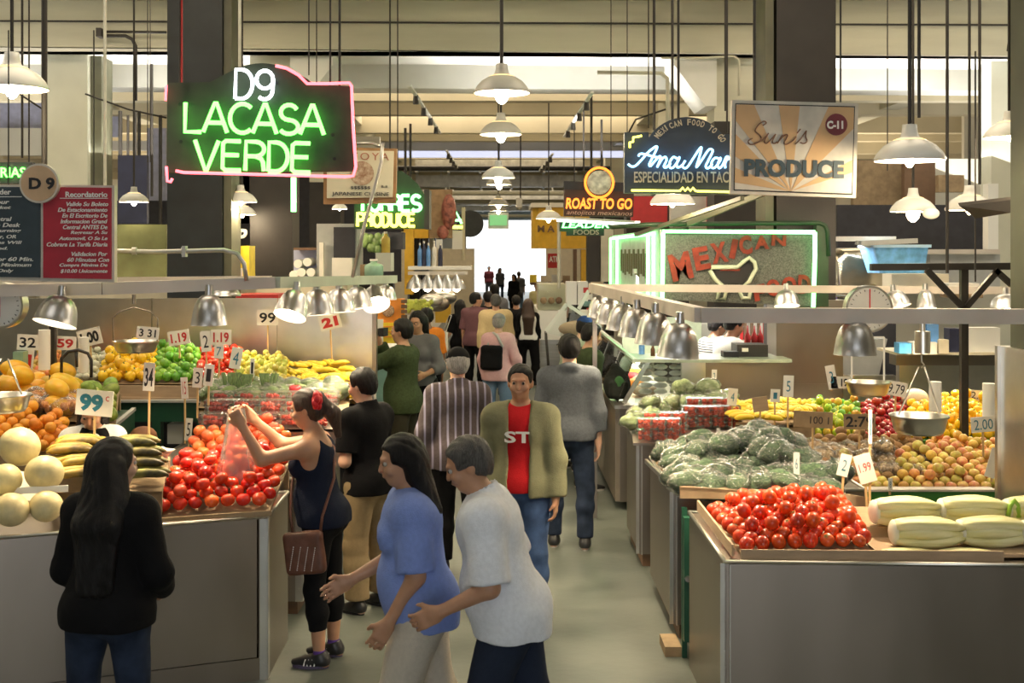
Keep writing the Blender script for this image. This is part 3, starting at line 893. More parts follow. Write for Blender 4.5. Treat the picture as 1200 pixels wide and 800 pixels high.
for y in (23.6, 29.4, 35.2, 41, 46.8, 52.6, 58.4, 64.2):
    for sx, side in ((-1, 'left'), (1, 'right')):
        t = column('pale column with brown base on the %s, %s down the aisle' % (side, {23.6: 'third bay', 29.4: 'fourth bay', 35.2: 'fifth bay', 41: 'sixth bay', 46.8: 'seventh bay', 52.6: 'eighth bay', 58.4: 'ninth bay', 64.2: 'last bay'}[y]), sx*3.4, y, .6, (M['darkbrown'], M['girder']), 3.8)

# silver ducts and service pipes high over the far aisle
M['duct'] = mat('silver_duct', (.66,.66,.64), .35, .5, var=.2, scale=4, bump=.5, bscale=3)
for i, (y, z0, z1, w) in enumerate(((37, 4.95, 5.45, 2.6), (41.5, 4.7, 5.1, 2.9), (46, 4.95, 5.4, 3.2), (50, 4.6, 5.0, 3.2), (55, 4.6, 5.1, 3.4), (60, 4.5, 4.9, 3.6))):
    b = MB(); b.box(-w, w, y, y+.5, z0, z1)
    for q in (-w*.7, w*.7): b.box(q-.02, q+.02, y+.2, y+.24, z1, 6.04)
    for k in range(6): b.box(-w+k*w*.38, -w+k*w*.38+.07, y-.05, y+.55, z0-.05, z1+.05)
    single('air_duct', b, M['duct'], 'silver box duct crossing high over the far aisle', 'duct', 'silver ducts over the far aisle')
for i, (y, z) in enumerate(((34.5, 4.85), (39, 4.35), (44, 4.3), (52, 4.0), (33, 5.1))):
    b = MB(); b.cyl((-3.2, y, z), (3.2, y, z), .07, n=8); single('service_pipe', b, M['blackmetal'] if i in (0, 4) else M['girder'], 'thin service pipe crossing high over the far aisle', 'pipe', 'pipes crossing the far aisle')
# slanted track lights
def track(a, bb, label):
    b = MB(); b.bar(a, bb, .04, .03); o = thing('track_light', label, 'lamp', tuple(a)); b.build('track', M['bright'], o)
    a, bb = Vector(a), Vector(bb)
    for k in range(4):
        p = a.lerp(bb, .15+.22*k); c = MB(); c.cyl(p, p-Vector((0, 0, .12)), .03, .04, 8); c.build('spot_head', M['blackmetal'], o)
track(P(480, 100, 14.6), P(516, 156, 21), 'white slanted track light left of the aisle lamps')
track(P(694, 108, 14.6), P(661, 160, 21), 'white slanted track light right of the aisle lamps')
track(P(523, 176, 24), P(536, 196, 30), 'small slanted track light farther down on the left')
track(P(648, 180, 24), P(632, 200, 30), 'small slanted track light farther down on the right')
b = MB(); b.box(-3.4, 3.4, 32.2, 32.5, 5.0, 5.16); single('skylight_strip', b, glow('far_light_strip', (.72,.76,1), .9), 'long bluish fluorescent strip across the far ceiling', 'lamp')

# ---------------------------------------------------------------- hanging cords and pipes
def cord(px, d, y0, y1, r=.006, label=None, m='wire', px2=None):
    b = MB(); side = 'around the far left columns' if px < 200 else 'between the big neon sign and the aisle' if px < 500 else 'in mid aisle' if px < 700 else 'around the script neon sign' if px < 900 else 'over the right stall'
    a = P(px2 or px, y0, d); c = P(px, y1, d)
    b.cyl(a, c, r, n=6)
    return single('ceiling_cable' if m == 'wire' else 'vertical_pipe', b, M[m], label or 'thin dark cord hanging from the ceiling '+side, 'cord', None if label else 'thin cords '+side)
for px, d, y0, y1, r in [(26, 12, -60, 185, .012), (34, 12, -60, 330, .008), (52, 8.2, -20, 330, .02), (173, 14, -60, 190, .006), (176, 15, -20, 190, .006),
                         (362, 9.5, -60, 88, .006), (371, 12, -60, 168, .006), (387, 12, -60, 168, .006), (398, 8.0, -60, 100, .009), (457, 13, -60, 210, .010), (466, 14, -60, 222, .008),
                         (475, 16, 150, 222, .02), (481, 17, 145, 230, .02), (716, 14, -60, 200, .006), (735, 14, -60, 190, .006), (760, 14, -60, 150, .008), (766, 11, -60, 152, .010),
                         (795, 8.5, -60, 140, .010), (850, 9, -60, 130, .008), (884, 7.6, -60, 118, .010), (985, 9, -60, 120, .006), (1040, 13, -60, 200, .006), (1077, 7.2, -60, 138, .010),
                         (1110, 9, -60, 320, .012), (1148, 9.5, -60, 216, .012), (1143, 8, 60, 330, .006), (117, 18, 130, 330, .03), (141, 18, 130, 230, .03), (150, 18, 135, 230, .02), (158, 18, 130, 230, .03),
                         (163, 20, 130, 230, .03), (178, 18, 75, 230, .02), (188, 20, 135, 330, .03), (684, 18, 120, 200, .015), (693, 17, 110, 200, .02), (705, 18, 140, 222, .02), (673, 19, 135, 262, .01), (610, 30, 140, 236, .02)]:
    cord(px, d, y0, y1, r)
cord(123, 9.5, -60, 330, .013, 'pale vertical pipe between the far left column and the black column', 'pipe')
cord(281, 9.5, -60, 78, .013, 'pale vertical pipe just above the green neon sign', 'pipe')
cord(655, 24, 259, 338, .04, 'pale pole under the white strip light in mid aisle', 'pipe')
cord(1181, 9.0, -60, 60, .01, 'slanting cord near the right edge of the frame', 'wire', 1197)
b = MB(); b.tube([P(120, 37, 17), P(195, 38, 17)], .02); b.tube([P(122, 42, 17), P(147, 42, 17), P(155, 46, 17), P(159, 54, 17), P(159, 118, 17)], .025); b.box(*[P(115, 0, 17).x, P(121, 0, 17).x, 16.9, 17.1, P(0, 44, 17).z, P(0, 34, 17).z]); single('ceiling_conduit', b, M['darkbrown'], 'bent conduit pipe on the girder left of the black column', 'conduit')
b = MB(); b.tube([P(700, 85, 17), P(775, 86, 17), P(782, 92, 17), P(783, 150, 17)], .03); b.tube([P(775, 68, 17), P(820, 68, 17), P(860, 66, 17), P(866, 70, 17), P(866, 112, 17)], .018); single('ceiling_conduit', b, M['girder'], 'bent conduit pipe on the girder above the script neon sign', 'conduit')
b = MB(); b.tube([P(730, 168, 15), P(745, 140, 14.8), P(780, 128, 14.6)], .012); b.tube([P(100, 110, 12), P(150, 128, 12), P(195, 138, 12)], .009); b.tube([P(0, 95, 12), P(50, 128, 12)], .009); single('loose_cable', b, M['wire'], 'thin sagging cables strung under the ceiling at left and right', 'cable')

# ---------------------------------------------------------------- far side stalls, left and right of the aisle
def stall_box(name, label, cat, x0, x1, y0, y1, z0, z1, m, parts=(), g=None):
    t = thing(name, label, cat, ((x0+x1)/2, (y0+y1)/2, z0), 0, g)
    b = MB(); b.box(x0, x1, y0, y1, z0, z1); b.build('body', m, t)
    for nm, bx, mm in parts:
        b = MB(); b.box(*bx); b.build(nm, mm, t)
    return t
def pxbox(px0, px1, py0, py1, d0, d1):
    a = P(px0, py0, d0); c = P(px1, py1, d0)
    return (a.x, c.x, d0, d1, c.z, a.z)
def pxthing(name, label, cat, px0, px1, py0, py1, d0, d1, m, group=None, extra=()):
    t = thing(name, label, cat, tuple(P((px0+px1)/2, py1, d0)), 0, group)
    b = MB(); b.box(*pxbox(px0, px1, py0, py1, d0, d1)); b.build('body', m, t)
    for nm, q, mm in extra:
        b = MB(); b.box(*pxbox(*q)); b.build(nm, mm, t)
    return t
def pxmesh(name, label, cat, px0, px1, py0, py1, d0, d1, m, group=None):
    b = MB(); b.box(*pxbox(px0, px1, py0, py1, d0, d1)); return single(name, b, m, label, cat, group)

M['mirrorgreen'] = mat('greenish_glass', (.22,.24,.12), .25, .3, var=.3, scale=3)
M['lav'] = mat('lavender_panel', (.45,.47,.66), .5, var=.12)
M['blackblue'] = mat('dark_blue_panel', (.025,.03,.07), .5)
# behind the left produce stall
pxmesh('stall_partition', 'greenish glass partition behind the left stall beside the black column', 'partition', 134, 195, 263, 345, 13.5, 13.6, M['mirrorgreen'])
pxmesh('stall_partition', 'wide greenish partition behind the parking sign', 'partition', -120, 132, 270, 345, 13.5, 13.6, M['mirrorgreen'])
pxmesh('dark_banner', 'dark blue hanging banner between the far left columns', 'banner', 138, 172, 182, 262, 16, 16.1, M['blackblue'])
for i, (a, c, e, f, mm) in enumerate([(0, 50, 150, 182, 'wall'), (0, 58, 118, 150, 'lav'), (110, 140, 118, 160, 'lav'), (172, 194, 150, 262, 'lav'), (110, 194, 165, 176, 'bright'), (262, 292, 205, 262, 'lav'), (345, 378, 120, 165, 'wall'), (412, 445, 160, 222, 'bright')]):
    pxmesh('ceiling_panel', 'pale panel of the mezzanine far behind the left stall', 'panel', a, c, e, f, 24+i*.4, 24.2+i*.4, M[mm], 'mezzanine panels at far left')
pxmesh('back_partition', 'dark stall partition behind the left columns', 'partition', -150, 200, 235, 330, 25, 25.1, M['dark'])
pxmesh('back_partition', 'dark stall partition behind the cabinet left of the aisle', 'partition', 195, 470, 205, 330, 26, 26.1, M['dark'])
b = MB(); b.box(-4.9, -1.62, 12.75, 13.8, 0, 2.14); single('stall_cabinet', b, M['cream'], 'cream stall cabinet behind the steel backsplash carrying boxes', 'cabinet')
t = pxthing('storage_locker', 'grey storage cabinet with open dark bay above the left rail', 'cabinet', 371, 418, 262, 329, 13, 13.6, M['greybox'])
b = MB(); b.box(*pxbox(391, 416, 266, 302, 12.97, 13.0)); b.build('dark_opening', M['dark'], t)
pxmesh('paper_tube', 'white paper tube standing before the grey cabinet', 'tube', 374, 379, 284, 325, 12.85, 12.92, M['white'])
t = thing('wall_shelf', 'small grey shelf holding paper rolls right of the black column', 'shelf', tuple(P(355, 325, 13)))
b = MB(); b.box(*pxbox(344, 371, 290, 293, 13, 13.5)); b.build('shelf_board', M['brown'], t)
b = MB(); b.box(*pxbox(344, 371, 293, 325, 13.3, 13.5)); b.build('back_panel', M['lav'], t)
for px, py in ((349, 309), (360, 307), (353, 319), (364, 319), (344, 322)):
    b = MB(); p = P(px, py, 12.9); b.cyl(p, p+Vector((0, .35, 0)), .047, n=12)
    b.cyl(p+Vector((0,-.002,0)), p, .016, n=8)
    single('paper_roll', b, M['bright'], 'white paper roll stacked in the shelf right of the black column', 'roll', 'paper rolls on the small shelf')
t = pxthing('shop_display', 'yellow and white boxed display right of the black column base', 'box', 265, 292, 288, 325, 12.4, 12.7, M['yellow'], extra=[('white_band', (266, 284, 314, 324, 12.38, 12.4), M['bright'])])
b = MB(); text(b, 'P', 276, 290, 268, 287, 12.5, .03, .3, thick=.03); single('letter_sign', b, M['bright'], 'white letter P standing on the yellow display', 'letter')
pxmesh('plastic_crate', 'red plastic crate behind the left heat lamps', 'crate', 276, 326, 345, 361, 11.8, 12.3, M['red'])
pxmesh('white_paper', 'white leaflet leaning left of the bottles', 'paper', 389, 412, 302, 326, 12.6, 12.7, M['white'])
def bottle(x, y, z, h, r, m, label, cap='white', group=None, name='bottle', cat='bottle'):
    t = thing(name, label, cat, (x, y, z), 0, group)
    b = MB(); b.lathe([(0, 0), (r, 0), (r, h*.62), (r*.9, h*.70), (r*.38, h*.80), (r*.36, h*.9), (0, h*.9)], (x, y, z), 12); b.build('body', m, t)
    b = MB(); b.cyl((x, y, z+h*.9), (x, y, z+h), r*.42, n=10); b.build('bottle_cap', M[cap], t)
    return t
M['juice'] = mat('amber_bottle', (.72,.50,.10), .2); M['bgreen'] = mat('green_glass', (.25,.42,.32), .15); M['bblue'] = mat('blue_bottle', (.15,.35,.75), .2)
p = P(452, 296, 13.5); bottle(p.x, p.y, p.z, .24, .05, M['juice'], 'amber bottle with white cap on a shelf below the yellow neon')
pxmesh('carton', 'white carton below the amber bottle', 'box', 440, 458, 296, 318, 13.4, 13.8, M['white'])
p = P(438, 326, 12.4); bottle(p.x, p.y, p.z, .2, .1, M['bgreen'], 'round greenish jar on top of the left rail structure', name='jar', cat='jar')
pxmesh('wooden_box', 'small wooden box beside the greenish jar', 'box', 422, 433, 310, 326, 12.4, 12.7, M['cardd'])
pxmesh('shelf_board_unit', 'dark shelf with plants and bottles under the yellow neon', 'shelf', 418, 472, 272, 292, 14.2, 14.6, M['dark'])
b = MB()
for k in range(14):
    p = P(440+random.uniform(-14, 12), 285+random.uniform(-8, 8), 14.1); b.ball(p, (.05, .03, .06), 6, 4)
single('potted_plant', b, mat('plant_leaf', (.13,.20,.06), .5, var=.5), 'small leafy plant on the shelf below the yellow neon', 'plant')
# orange and yellow menu board
t = pxthing('menu_board', 'orange and yellow food poster board left of the camera man', 'poster', 441, 474, 350, 402, 14.5, 14.6, M['orange'], extra=[('lower_panel', (448, 474, 378, 402, 14.48, 14.5), M['yellow']), ('white_panel', (441, 449, 374, 402, 14.47, 14.5), M['bright'])])
b = MB(); c = P(455, 364, 14.46); b.ball(c, (.075, .012, .075), 16, 8); b.build('food_photo', mat('plate_food', (.25,.10,.05), .5, var=.8, scale=60, col2=(.7,.5,.35)), t)
b = MB()
for k in range(4): b.box(*pxbox(470, 477, 351+k*6, 355+k*6, 14.42, 14.45))
b.build('photo_strip', M['brown'], t)
b = MB()
for k in range(3): b.box(*pxbox(450, 470, 382+k*6, 383.2+k*6, 14.46, 14.47))
b.build('text_line', M['orange'], t)
M['teal'] = mat('teal_panel', (.16,.30,.28), .5)
pxmesh('teal_counter', 'teal counter front just beyond the steel backsplash', 'counter', 441, 466, 415, 540, 12.9, 13.3, M['teal'])
# pale green partition / end wall beside photographer
pxmesh('stall_end_post', 'grey steel corner post right of the steel backsplash', 'post', 436, 441, 345, 460, 11.2, 11.32, M['steel'])
# mid left stalls (d 16 - 36)
b = MB(); b.box(-2.6, -1.25, 16.5, 20.5, 0, 1.0); single('stall_counter', b, M['bright'], 'pale stall counter left of the aisle beyond the camera man', 'counter')
b = MB(); b.box(-3.0, -1.15, 21.5, 27, 0, 1.02); single('stall_counter', b, M['steel2'], 'steel stall counter left of the aisle beside the couple', 'counter')
b = MB(); b.box(-3.0, -1.4, 30, 33.8, 0, 1.1); single('stall_counter', b, M['cream'], 'cream stall counter far down the left of the aisle', 'counter')
for (px, py, d, r, mm, lb) in ((505, 352, 20, .20, 'steel2', 'stacked steel lid nearest on the left mid stall'), (512, 356, 20.4, .22, 'steel', 'stacked steel lid on the left mid stall'), (520, 348, 21, .24, 'steel2', 'rounded steel lid beside the couple on the left')):
    b = MB(); b.ball(P(px, py, d), (r, r, r*.6), 14, 8); single('steel_dome', b, M[mm], lb, 'lid')
pxmesh('yellow_bin_panel', 'mustard panel under the steel lids left of the couple', 'panel', 510, 528, 356, 378, 21.5, 21.7, M['mustard'])
b = MB()
for k in range(60):
    p = P(random.uniform(478, 506), random.uniform(352, 366), 16.2); b.ball(p, .035, 6, 4)
single('fruit_bunch', b, mat('lime_fruit', (.55,.60,.10), .4, var=.3), 'hanging bunch of yellow-green fruit above the woman with glasses', 'fruit')
pxmesh('wood_partition', 'cream wooden partition at the left of the far entrance', 'partition', 507, 556, 291, 380, 34, 34.2, M['cream'])
b = MB(); a = P(507, 300, 30)
t = thing('curved_sign', 'brown wooden billboard with a red fish figure left of the far entrance', 'sign', tuple(P(520, 280, 24)))
b = MB(); b.box(*pxbox(502, 530, 222, 279, 24, 24.15)); b.build('board', mat('billboard_wood', (.36,.24,.13), .7, var=.25), t)
b = MB(); b.box(*pxbox(473, 503, 268, 279, 24, 24.15)); b.build('yellow_ledge', M['mustard'], t)
b = MB(); b.ball(P(526, 248, 23.8), (.15, .12, .36), 12, 8); b.ball(P(519, 272, 23.8), (.12, .1, .14), 8, 6); b.build('fish_figure', mat('fish_red', (.30,.10,.07), .45, var=.6, scale=12), t)
pxmesh('yellow_post', 'mustard yellow post below the wooden billboard', 'post', 474, 484, 270, 345, 23.5, 23.8, M['mustard'])
for k, (px, mm) in enumerate(((492, 'bblue'), (497, 'blackblue'), (502, 'bblue'), (509, 'white'), (516, 'blackblue'))):
    p = P(px, 312, 23); bottle(p.x, p.y, p.z, .45+.04*(k % 2), .045, M[mm], 'tall bottle on the left mid stall ledge, %s' % ('first from the left', 'second from the left', 'third from the left', 'white, fourth from the left', 'last at the right')[k], 'white')
pxmesh('stall_ledge', 'white ledge under the tall bottles on the left', 'shelf', 478, 552, 312, 316, 22.8, 23.6, M['bright'])
pxmesh('stall_ledge', 'rail ledge carrying the bright lamps on the left', 'shelf', 478, 548, 318, 322, 19.0, 19.2, M['rail'])
for k, px in enumerate((487, 501, 513, 524, 535)):
    p = P(px, 322, 19.0+.0*k); t = thing('heat_lamp', 'steel dome lamp on the far left ledge, %s' % ('nearest', 'second', 'middle', 'fourth', 'last')[k], 'lamp', tuple(p))
    b = MB(); b.lathe([(.03, 0), (.05, -.03), (.12, -.12), (.155, -.22)], p, 14); b.build('shade', M['alu'], t)
    b = MB(); b.ball(p+Vector((0, 0, -.205)), .065, 10, 8); b.build('bulb', M['bulbw'], t)
b = MB(); c = P(551, 262, 30); b.cyl(c, c+Vector((0, .08, 0)), .34, n=28); b.build
o = single('round_sign', b, M['dark'], 'black round sign beside the bright far entrance', 'sign')
b = MB(); b.cyl(P(543, 243, 30), P(543, 305, 30), .05, n=8); single('wooden_pole', b, M['cream'], 'pale wooden pole left of the black round sign', 'pole')
t = thing('neon_sign_far', 'tiny green, blue and yellow neon sign left of the round sign', 'sign', tuple(P(535, 268, 29)))
b = MB(); b.tube([P(529, 262, 29), P(535, 249, 29), P(541, 262, 29)], .03); b.tube([P(529, 258, 29), P(541, 258, 29)], .03); b.build('blue_tube', M['n_gw'], t)
b = MB(); b.tube([P(528, 266, 29), P(542, 266, 29)], .04); b.build('yellow_tube', M['n_yellow'], t)
pxmesh('white_banner', 'white banner below the tiny neon sign', 'banner', 530, 542, 270, 292, 29, 29.1, M['bright'])
# mid aisle hanging green sign and camera housing
t = thing('hanging_sign', 'small green hanging sign in front of the bright entrance', 'sign', tuple(P(583, 268, 40)))
b = MB(); b.box(*pxbox(574, 594, 252, 264, 40, 40.1)); b.build('board', glow('green_lit_sign', (.25,.75,.3), .5), t)
b = MB(); b.box(*pxbox(572, 596, 249, 268, 40.1, 40.2)); b.build('frame', M['enamel'], t)
b = MB(); b.box(*pxbox(605, 612, 232, 243, 29, 29.3)); b.ball(P(608.5, 243, 29.1), .07, 10, 6); single('camera_dome', b, M['greyen'], 'grey surveillance camera dome hanging right of the aisle lamps', 'camera')
# right far: mustard barrel awning, ATM sign etc.
t = thing('barrel_awning', 'mustard barrel shaped canopy over the right far stall', 'awning', tuple(P(655, 292, 27)))
b = MB(); x0 = P(625, 0, 27).x; x1 = P(690, 0, 27).x; zt = P(0, 243, 27).z; zb = P(0, 291, 27).z
pts = [(x0+.0, 27.4), (x0+.12, 27.1), (x0+.35, 27.0), (x1, 26.9), (x1, 29), (x0, 29)]
b.add([(x, y, zb) for x, y in pts]+[(x, y, zt) for x, y in pts], [tuple(range(5, -1, -1)), tuple(range(6, 12))]+[(k, (k+1) % 6, 6+(k+1) % 6, 6+k) for k in range(6)], False); b.build('canopy', M['mustard'], t)
b = MB(); b.box(x0-.05, x1, 26.85, 29, zt, zt+.10); b.build('pale_cornice', M['white'], t)
b = MB(); text(b, 'M A', 630, 650, 264, 272, 26.9, .03); b.build('lettering', M['brown'], t)
for px in (672, 681): 
    b = MB(); b.box(*pxbox(px, px+4+(px > 675)*3, 292, 335, 27, 27.2)); b.build('post', M['mustard'] if px > 675 else M['brown'], t)
t = pxthing('cash_machine_sign', 'red cash machine sign under the mustard canopy', 'sign', 642, 657, 297, 314, 30, 30.1, M['red'])
b = MB(); text(b, 'ATM', 643.5, 655.5, 300, 307, 29.99, .03, thick=.01); b.build('lettering', M['bright'], t)
pxmesh('stall_counter', 'pale counter front under the glass case on the far right of the aisle', 'counter', 630, 664, 364, 398, 24, 27, M['bright'])
t = pxthing('glass_case', 'glass food case with baskets on the far right counter', 'display case', 631, 664, 333, 363, 24.2, 25.5, M['cream'])
b = MB(); b.box(*pxbox(630, 665, 331, 363, 24.1, 24.12)); b.build('pane', M['glass'], t)
for k in range(3):
    b = MB(); b.ball(P(637+k*9, 352, 24.05), (.07, .05, .07), 8, 6); b.build('food', M['brown'] if k == 2 else M['cardd'], t)
for k in range(2):
    pxmesh('white_sack', 'white sack standing on the case at far right, %s one' % ('left', 'right')[k], 'sack', 664+k*13, 676+k*13, 330, 357, 21, 21.4, M['bright'])
for k, (px, py, mm) in enumerate(((690, 340, 'red'), (692, 348, 'white'), (690, 356, 'teal'), (694, 364, 'red'), (686, 366, 'white'))):
    pxmesh('snack_packet', 'snack packet on the right mid stall rack, %s row' % ('top red', 'second white', 'third teal', 'fourth red', 'bottom white')[k], 'packet', px-6, px+6, py-3, py+3, 19-.1*k, 19.1-.1*k, M[mm])
for k in range(4):
    px = 625+k*13; b = MB(); b.box(*pxbox(px-4, px+4, 322+k % 2, 331, 29.3+.01*k, 29.6)); single('shop_goods', b, M[('yellow', 'cream', 'bright', 'card')[k]], ('yellow', 'cream', 'white', 'tan')[k]+' goods heaped on the far right counter', 'goods')
pxmesh('table_top', 'dark table top of the far right stall', 'table', 622, 662, 331, 334, 29, 30, M['brown'])
for px in (690, 706):
    pxmesh('back_shelf', 'grey-brown shelving %s behind the small round-logo neon sign' % ('left' if px == 690 else 'right'), 'shelf', px-2, px+13, 262, 330, 22+px/300, 22.3+px/300, M['girder'] if px == 706 else M['darkbrown'])
b = MB(); b.box(*pxbox(640, 715, 262, 330, 36, 36.2)); single('back_partition', b, M['cream'], 'cream partition behind the red cash machine sign', 'partition')
# rows filling the sides of the hall far back
for sx in (-1, 1):
    for k in range(5):
        y = 31+k*8; b = MB(); x0, x1 = sorted((sx*3.0, sx*12)); b.box(x0, x1, y, y+.2, 0, 3.1)
        single('back_partition', b, M[('wall', 'cream', 'darkbrown', 'wall', 'cream')[k]], '%s partition wall of the %s stalls in the far hall' % (('grey-beige', 'cream', 'dark brown', 'beige', 'cream')[k], 'left' if sx < 0 else 'right'), 'partition', 'far stall partitions %s %s' % ('left' if sx < 0 else 'right', ('a', 'b', 'c', 'a', 'b')[k]) if k in (0, 1, 3, 4) else None)
# right upper background
pxmesh('black_panel', 'large black panel high behind the right stall', 'panel', 981, 1158, 240, 296, 14.5, 14.6, M['dark'])
for i, (a, c, e, f, d, mm, lb) in enumerate([(740, 782, 230, 266, 19, 'red', 'red sign strip left behind the hot food sign'), (786, 828, 230, 266, 18.5, 'white', 'white menu panel behind the hot food sign'), (829, 835, 230, 266, 18.4, 'red', 'thin red strip beside the white menu panel'),
        (1000, 1060, 188, 240, 20, 'cardd', 'brown wooden front high at the right'), (1096, 1160, 186, 240, 20, 'wall', 'beige front high at the right'), (1060, 1096, 180, 240, 19.5, 'brown', 'dark upright panel high at the right'), (1100, 1130, 205, 225, 19, 'cardd', 'brown crate high at the right'), (835, 910, 150, 270, 24, 'darkbrown', 'dark recess behind the script neon sign'), (890, 912, 230, 275, 20, 'wall', 'beige strip left of the dark right column'),
        (1130, 1170, 100, 190, 26, 'wall', 'pale wall patch at the upper right')]):
    pxmesh('back_partition', lb, 'partition', a, c, e, f, d, d+.15, M[mm])
pxmesh('stall_post', 'pale post at the right end of the black panel', 'post', 1158, 1170, 215, 296, 13.6, 13.75, M['bright'])
b = MB(); b.box(*pxbox(975, 1172, 292, 297, 13.2, 13.9)); single('upper_shelf', b, M['rail'], 'long shelf top below the black panel on the right', 'shelf')
pxmesh('back_wall_panel', 'beige back wall of the right stall between shelf and worktop', 'partition', 972, 1172, 297, 400, 14.1, 14.2, M['wall'])
pxmesh('grey_locker', 'grey locker doors under the upper shelf at right', 'cabinet', 1090, 1172, 298, 338, 13.3, 14.0, M['greybox'])
pxmesh('beige_carton', 'long beige carton under the blue tub', 'box', 1045, 1112, 321, 337, 12.6, 13.0, M['cream'])
pxmesh('folded_cloths', 'stack of folded pale cloths on a tray at right', 'cloth', 1112, 1148, 332, 338, 12.2, 12.5, M['white'])
pxmesh('tray', 'flat wooden tray under the folded cloths', 'tray', 1114, 1152, 339, 349, 12.2, 12.5, M['cardd'])
# ---------------------------------------------------------------- stall frames (rails) with heat lamps
def rail(label, pts, w, h, m, name='lamp_rail'):
    t = thing(name, label, 'rail', tuple(pts[0]))
    for i in range(len(pts)-1):
        b = MB(); b.bar(pts[i], pts[i+1], w, h); b.build('beam', m, t)
    return t
RZ = 2.06
rail('beige box-section rail along the front and aisle side of the right stall', [P(1290, 371, 6.6), P(821, 369, 6.6), P(694, 337, 11.0)], .07, .082, M['rail'])
t = rail('thin beige rail along the back of the right stall', [P(694, 337, 11.0), P(1290, 341, 11.0)], .05, .068, M['rail'])
t = rail('pale grey rail along the front of the left stall', [P(-90, 342, 6.9), P(120, 338, 7.1), P(322, 331, 7.4)], .07, .072, M['rail'])
t = rail('pale green rail along the aisle side of the left stall', [P(323, 331, 7.4), P(462, 327, 11.0)], .06, .07, M['railg'])
rail('thin rail along the back of the left stall', [P(-90, 331, 10.6), P(318, 327, 10.6)], .05, .06, M['rail'])
def post(label, px, d, z0, z1, r, m):
    b = MB(); p = P(px, 0, d); b.box(p.x-r, p.x+r, d-r, d+r, z0, z1); return single('rail_post', b, m, label, 'post')
post('dark post behind the leftmost heat lamp', 62, 9.2, 0, 2.14, .022, M['blackmetal'])
post('grey post at the far corner of the right stall frame', 697, 10.97, 0, 2.08, .02, M['steel'])
b = MB(); b.tube([P(105, 293, 7.3), P(180, 295, 7.3), P(262, 293, 7.3), P(278, 297, 7.3), P(286, 309, 7.3), P(289, 329, 7.3)], .014, 8)
for px in (157, 215): b.cyl(P(px-2, 294, 7.3), P(px+3, 294, 7.3), .024, n=10)
b.box(*pxbox(213, 217, 288, 301, 7.27, 7.33)); single('conduit_pipe', b, M['conduit'], 'grey conduit bending down onto the left stall rail', 'pipe')
b = MB(); b.tube([P(448, 168, 9), P(447, 190, 9), P(428, 260, 8.9), P(413, 325, 8.9)], .014, 6); b.tube([P(418, 168, 9), P(436, 168, 9), P(448, 172, 9)], .012, 6); single('slanted_rod', b, M['conduit'], 'slanted metal rod hanging before the framed sign on the left', 'rod')

def dome_profile(r, h):
    return [(r*.16, 0), (r*.38, -h*.03), (r*.60, -h*.13), (r*.77, -h*.30), (r*.88, -h*.52), (r*.95, -h*.76), (r, -h*.98), (r*1.02, -h)]
def heat_lamp(label, px, py, d, r, h, tilt=0, tiltx=0, on=True, power=9, stem=.06):
    """px, py: top of the dome"""
    p = P(px, py, d)
    t = thing('heat_lamp', label, 'lamp', tuple(p))
    R = Matrix.Rotation(math.radians(tilt), 3, 'Y') @ Matrix.Rotation(math.radians(tiltx), 3, 'X')
    b = MB(); b.lathe(dome_profile(r, h), p, 28, R); pin = dome_profile(r*.985, h*.985)
    b.mi = 1; b.lathe([(q[0], q[1]-.004) for q in pin], p, 28, R); b.build('shade', [M['alu'], M['aluin']], t)
    b = MB(); b.cyl(p+Vector((0, 0, stem)), p+R @ Vector((0, 0, -.02)), .022, .028, 12); b.build('socket', M['enamel'] if not on else M['alu'], t)
    b = MB(); b.ball(p+R @ Vector((0, 0, -h*.60)), (r*.36, r*.36, h*.28), 12, 8, R); b.build('bulb', M['bulbw'] if on else M['enamel'], t)
    if on and power:
        l = bpy.data.lights.new('lamp_light', 'SPOT'); l.energy = power*7; l.color = (1, .80, .52); l.shadow_soft_size = .05; l.spot_size = math.radians(130); l.spot_blend = .6
        o = bpy.data.objects.new('lamp_light', l); COL.objects.link(o); o.parent = t; o.location = R @ Vector((0, 0, -h*.98)); o.rotation_euler = R.to_euler()
    return t
# right stall, aisle side
heat_lamp('big aluminium heat lamp at the near corner of the right stall', 797, 378, 6.7, .118, .195, 4, 0)
for lb, px, py, d in (('second heat lamp from the near corner along the right aisle rail', 768, 366, 7.5), ('third heat lamp from the near corner along the right aisle rail', 746, 361, 8.3),
                      ('fourth heat lamp from the near corner along the right aisle rail', 730, 356, 9.1), ('fifth heat lamp from the near corner along the right aisle rail', 716, 351, 9.9), ('farthest heat lamp along the right aisle rail', 705, 346, 10.7)):
    heat_lamp(lb, px, py, d, .122, .20, 3, 0, power=6)
heat_lamp('big aluminium heat lamp hanging over the right front display', 1002, 376, 6.6, .115, .185, 0, 0, power=10)
heat_lamp('small lit heat lamp before the hot food sign', 921, 340, 10.8, .115, .145, 0, -14, power=7)
heat_lamp('small lit heat lamp right of the dial scale', 1046, 341, 10.8, .12, .155, -14, -14, power=7)
heat_lamp('narrow lit heat lamp left of the black braced post', 1084, 340, 10.8, .085, .17, 0, -14, power=7)
heat_lamp('lit heat lamp half hidden by the right edge column', 1178, 345, 10.5, .15, .15, 0, -14, power=7)
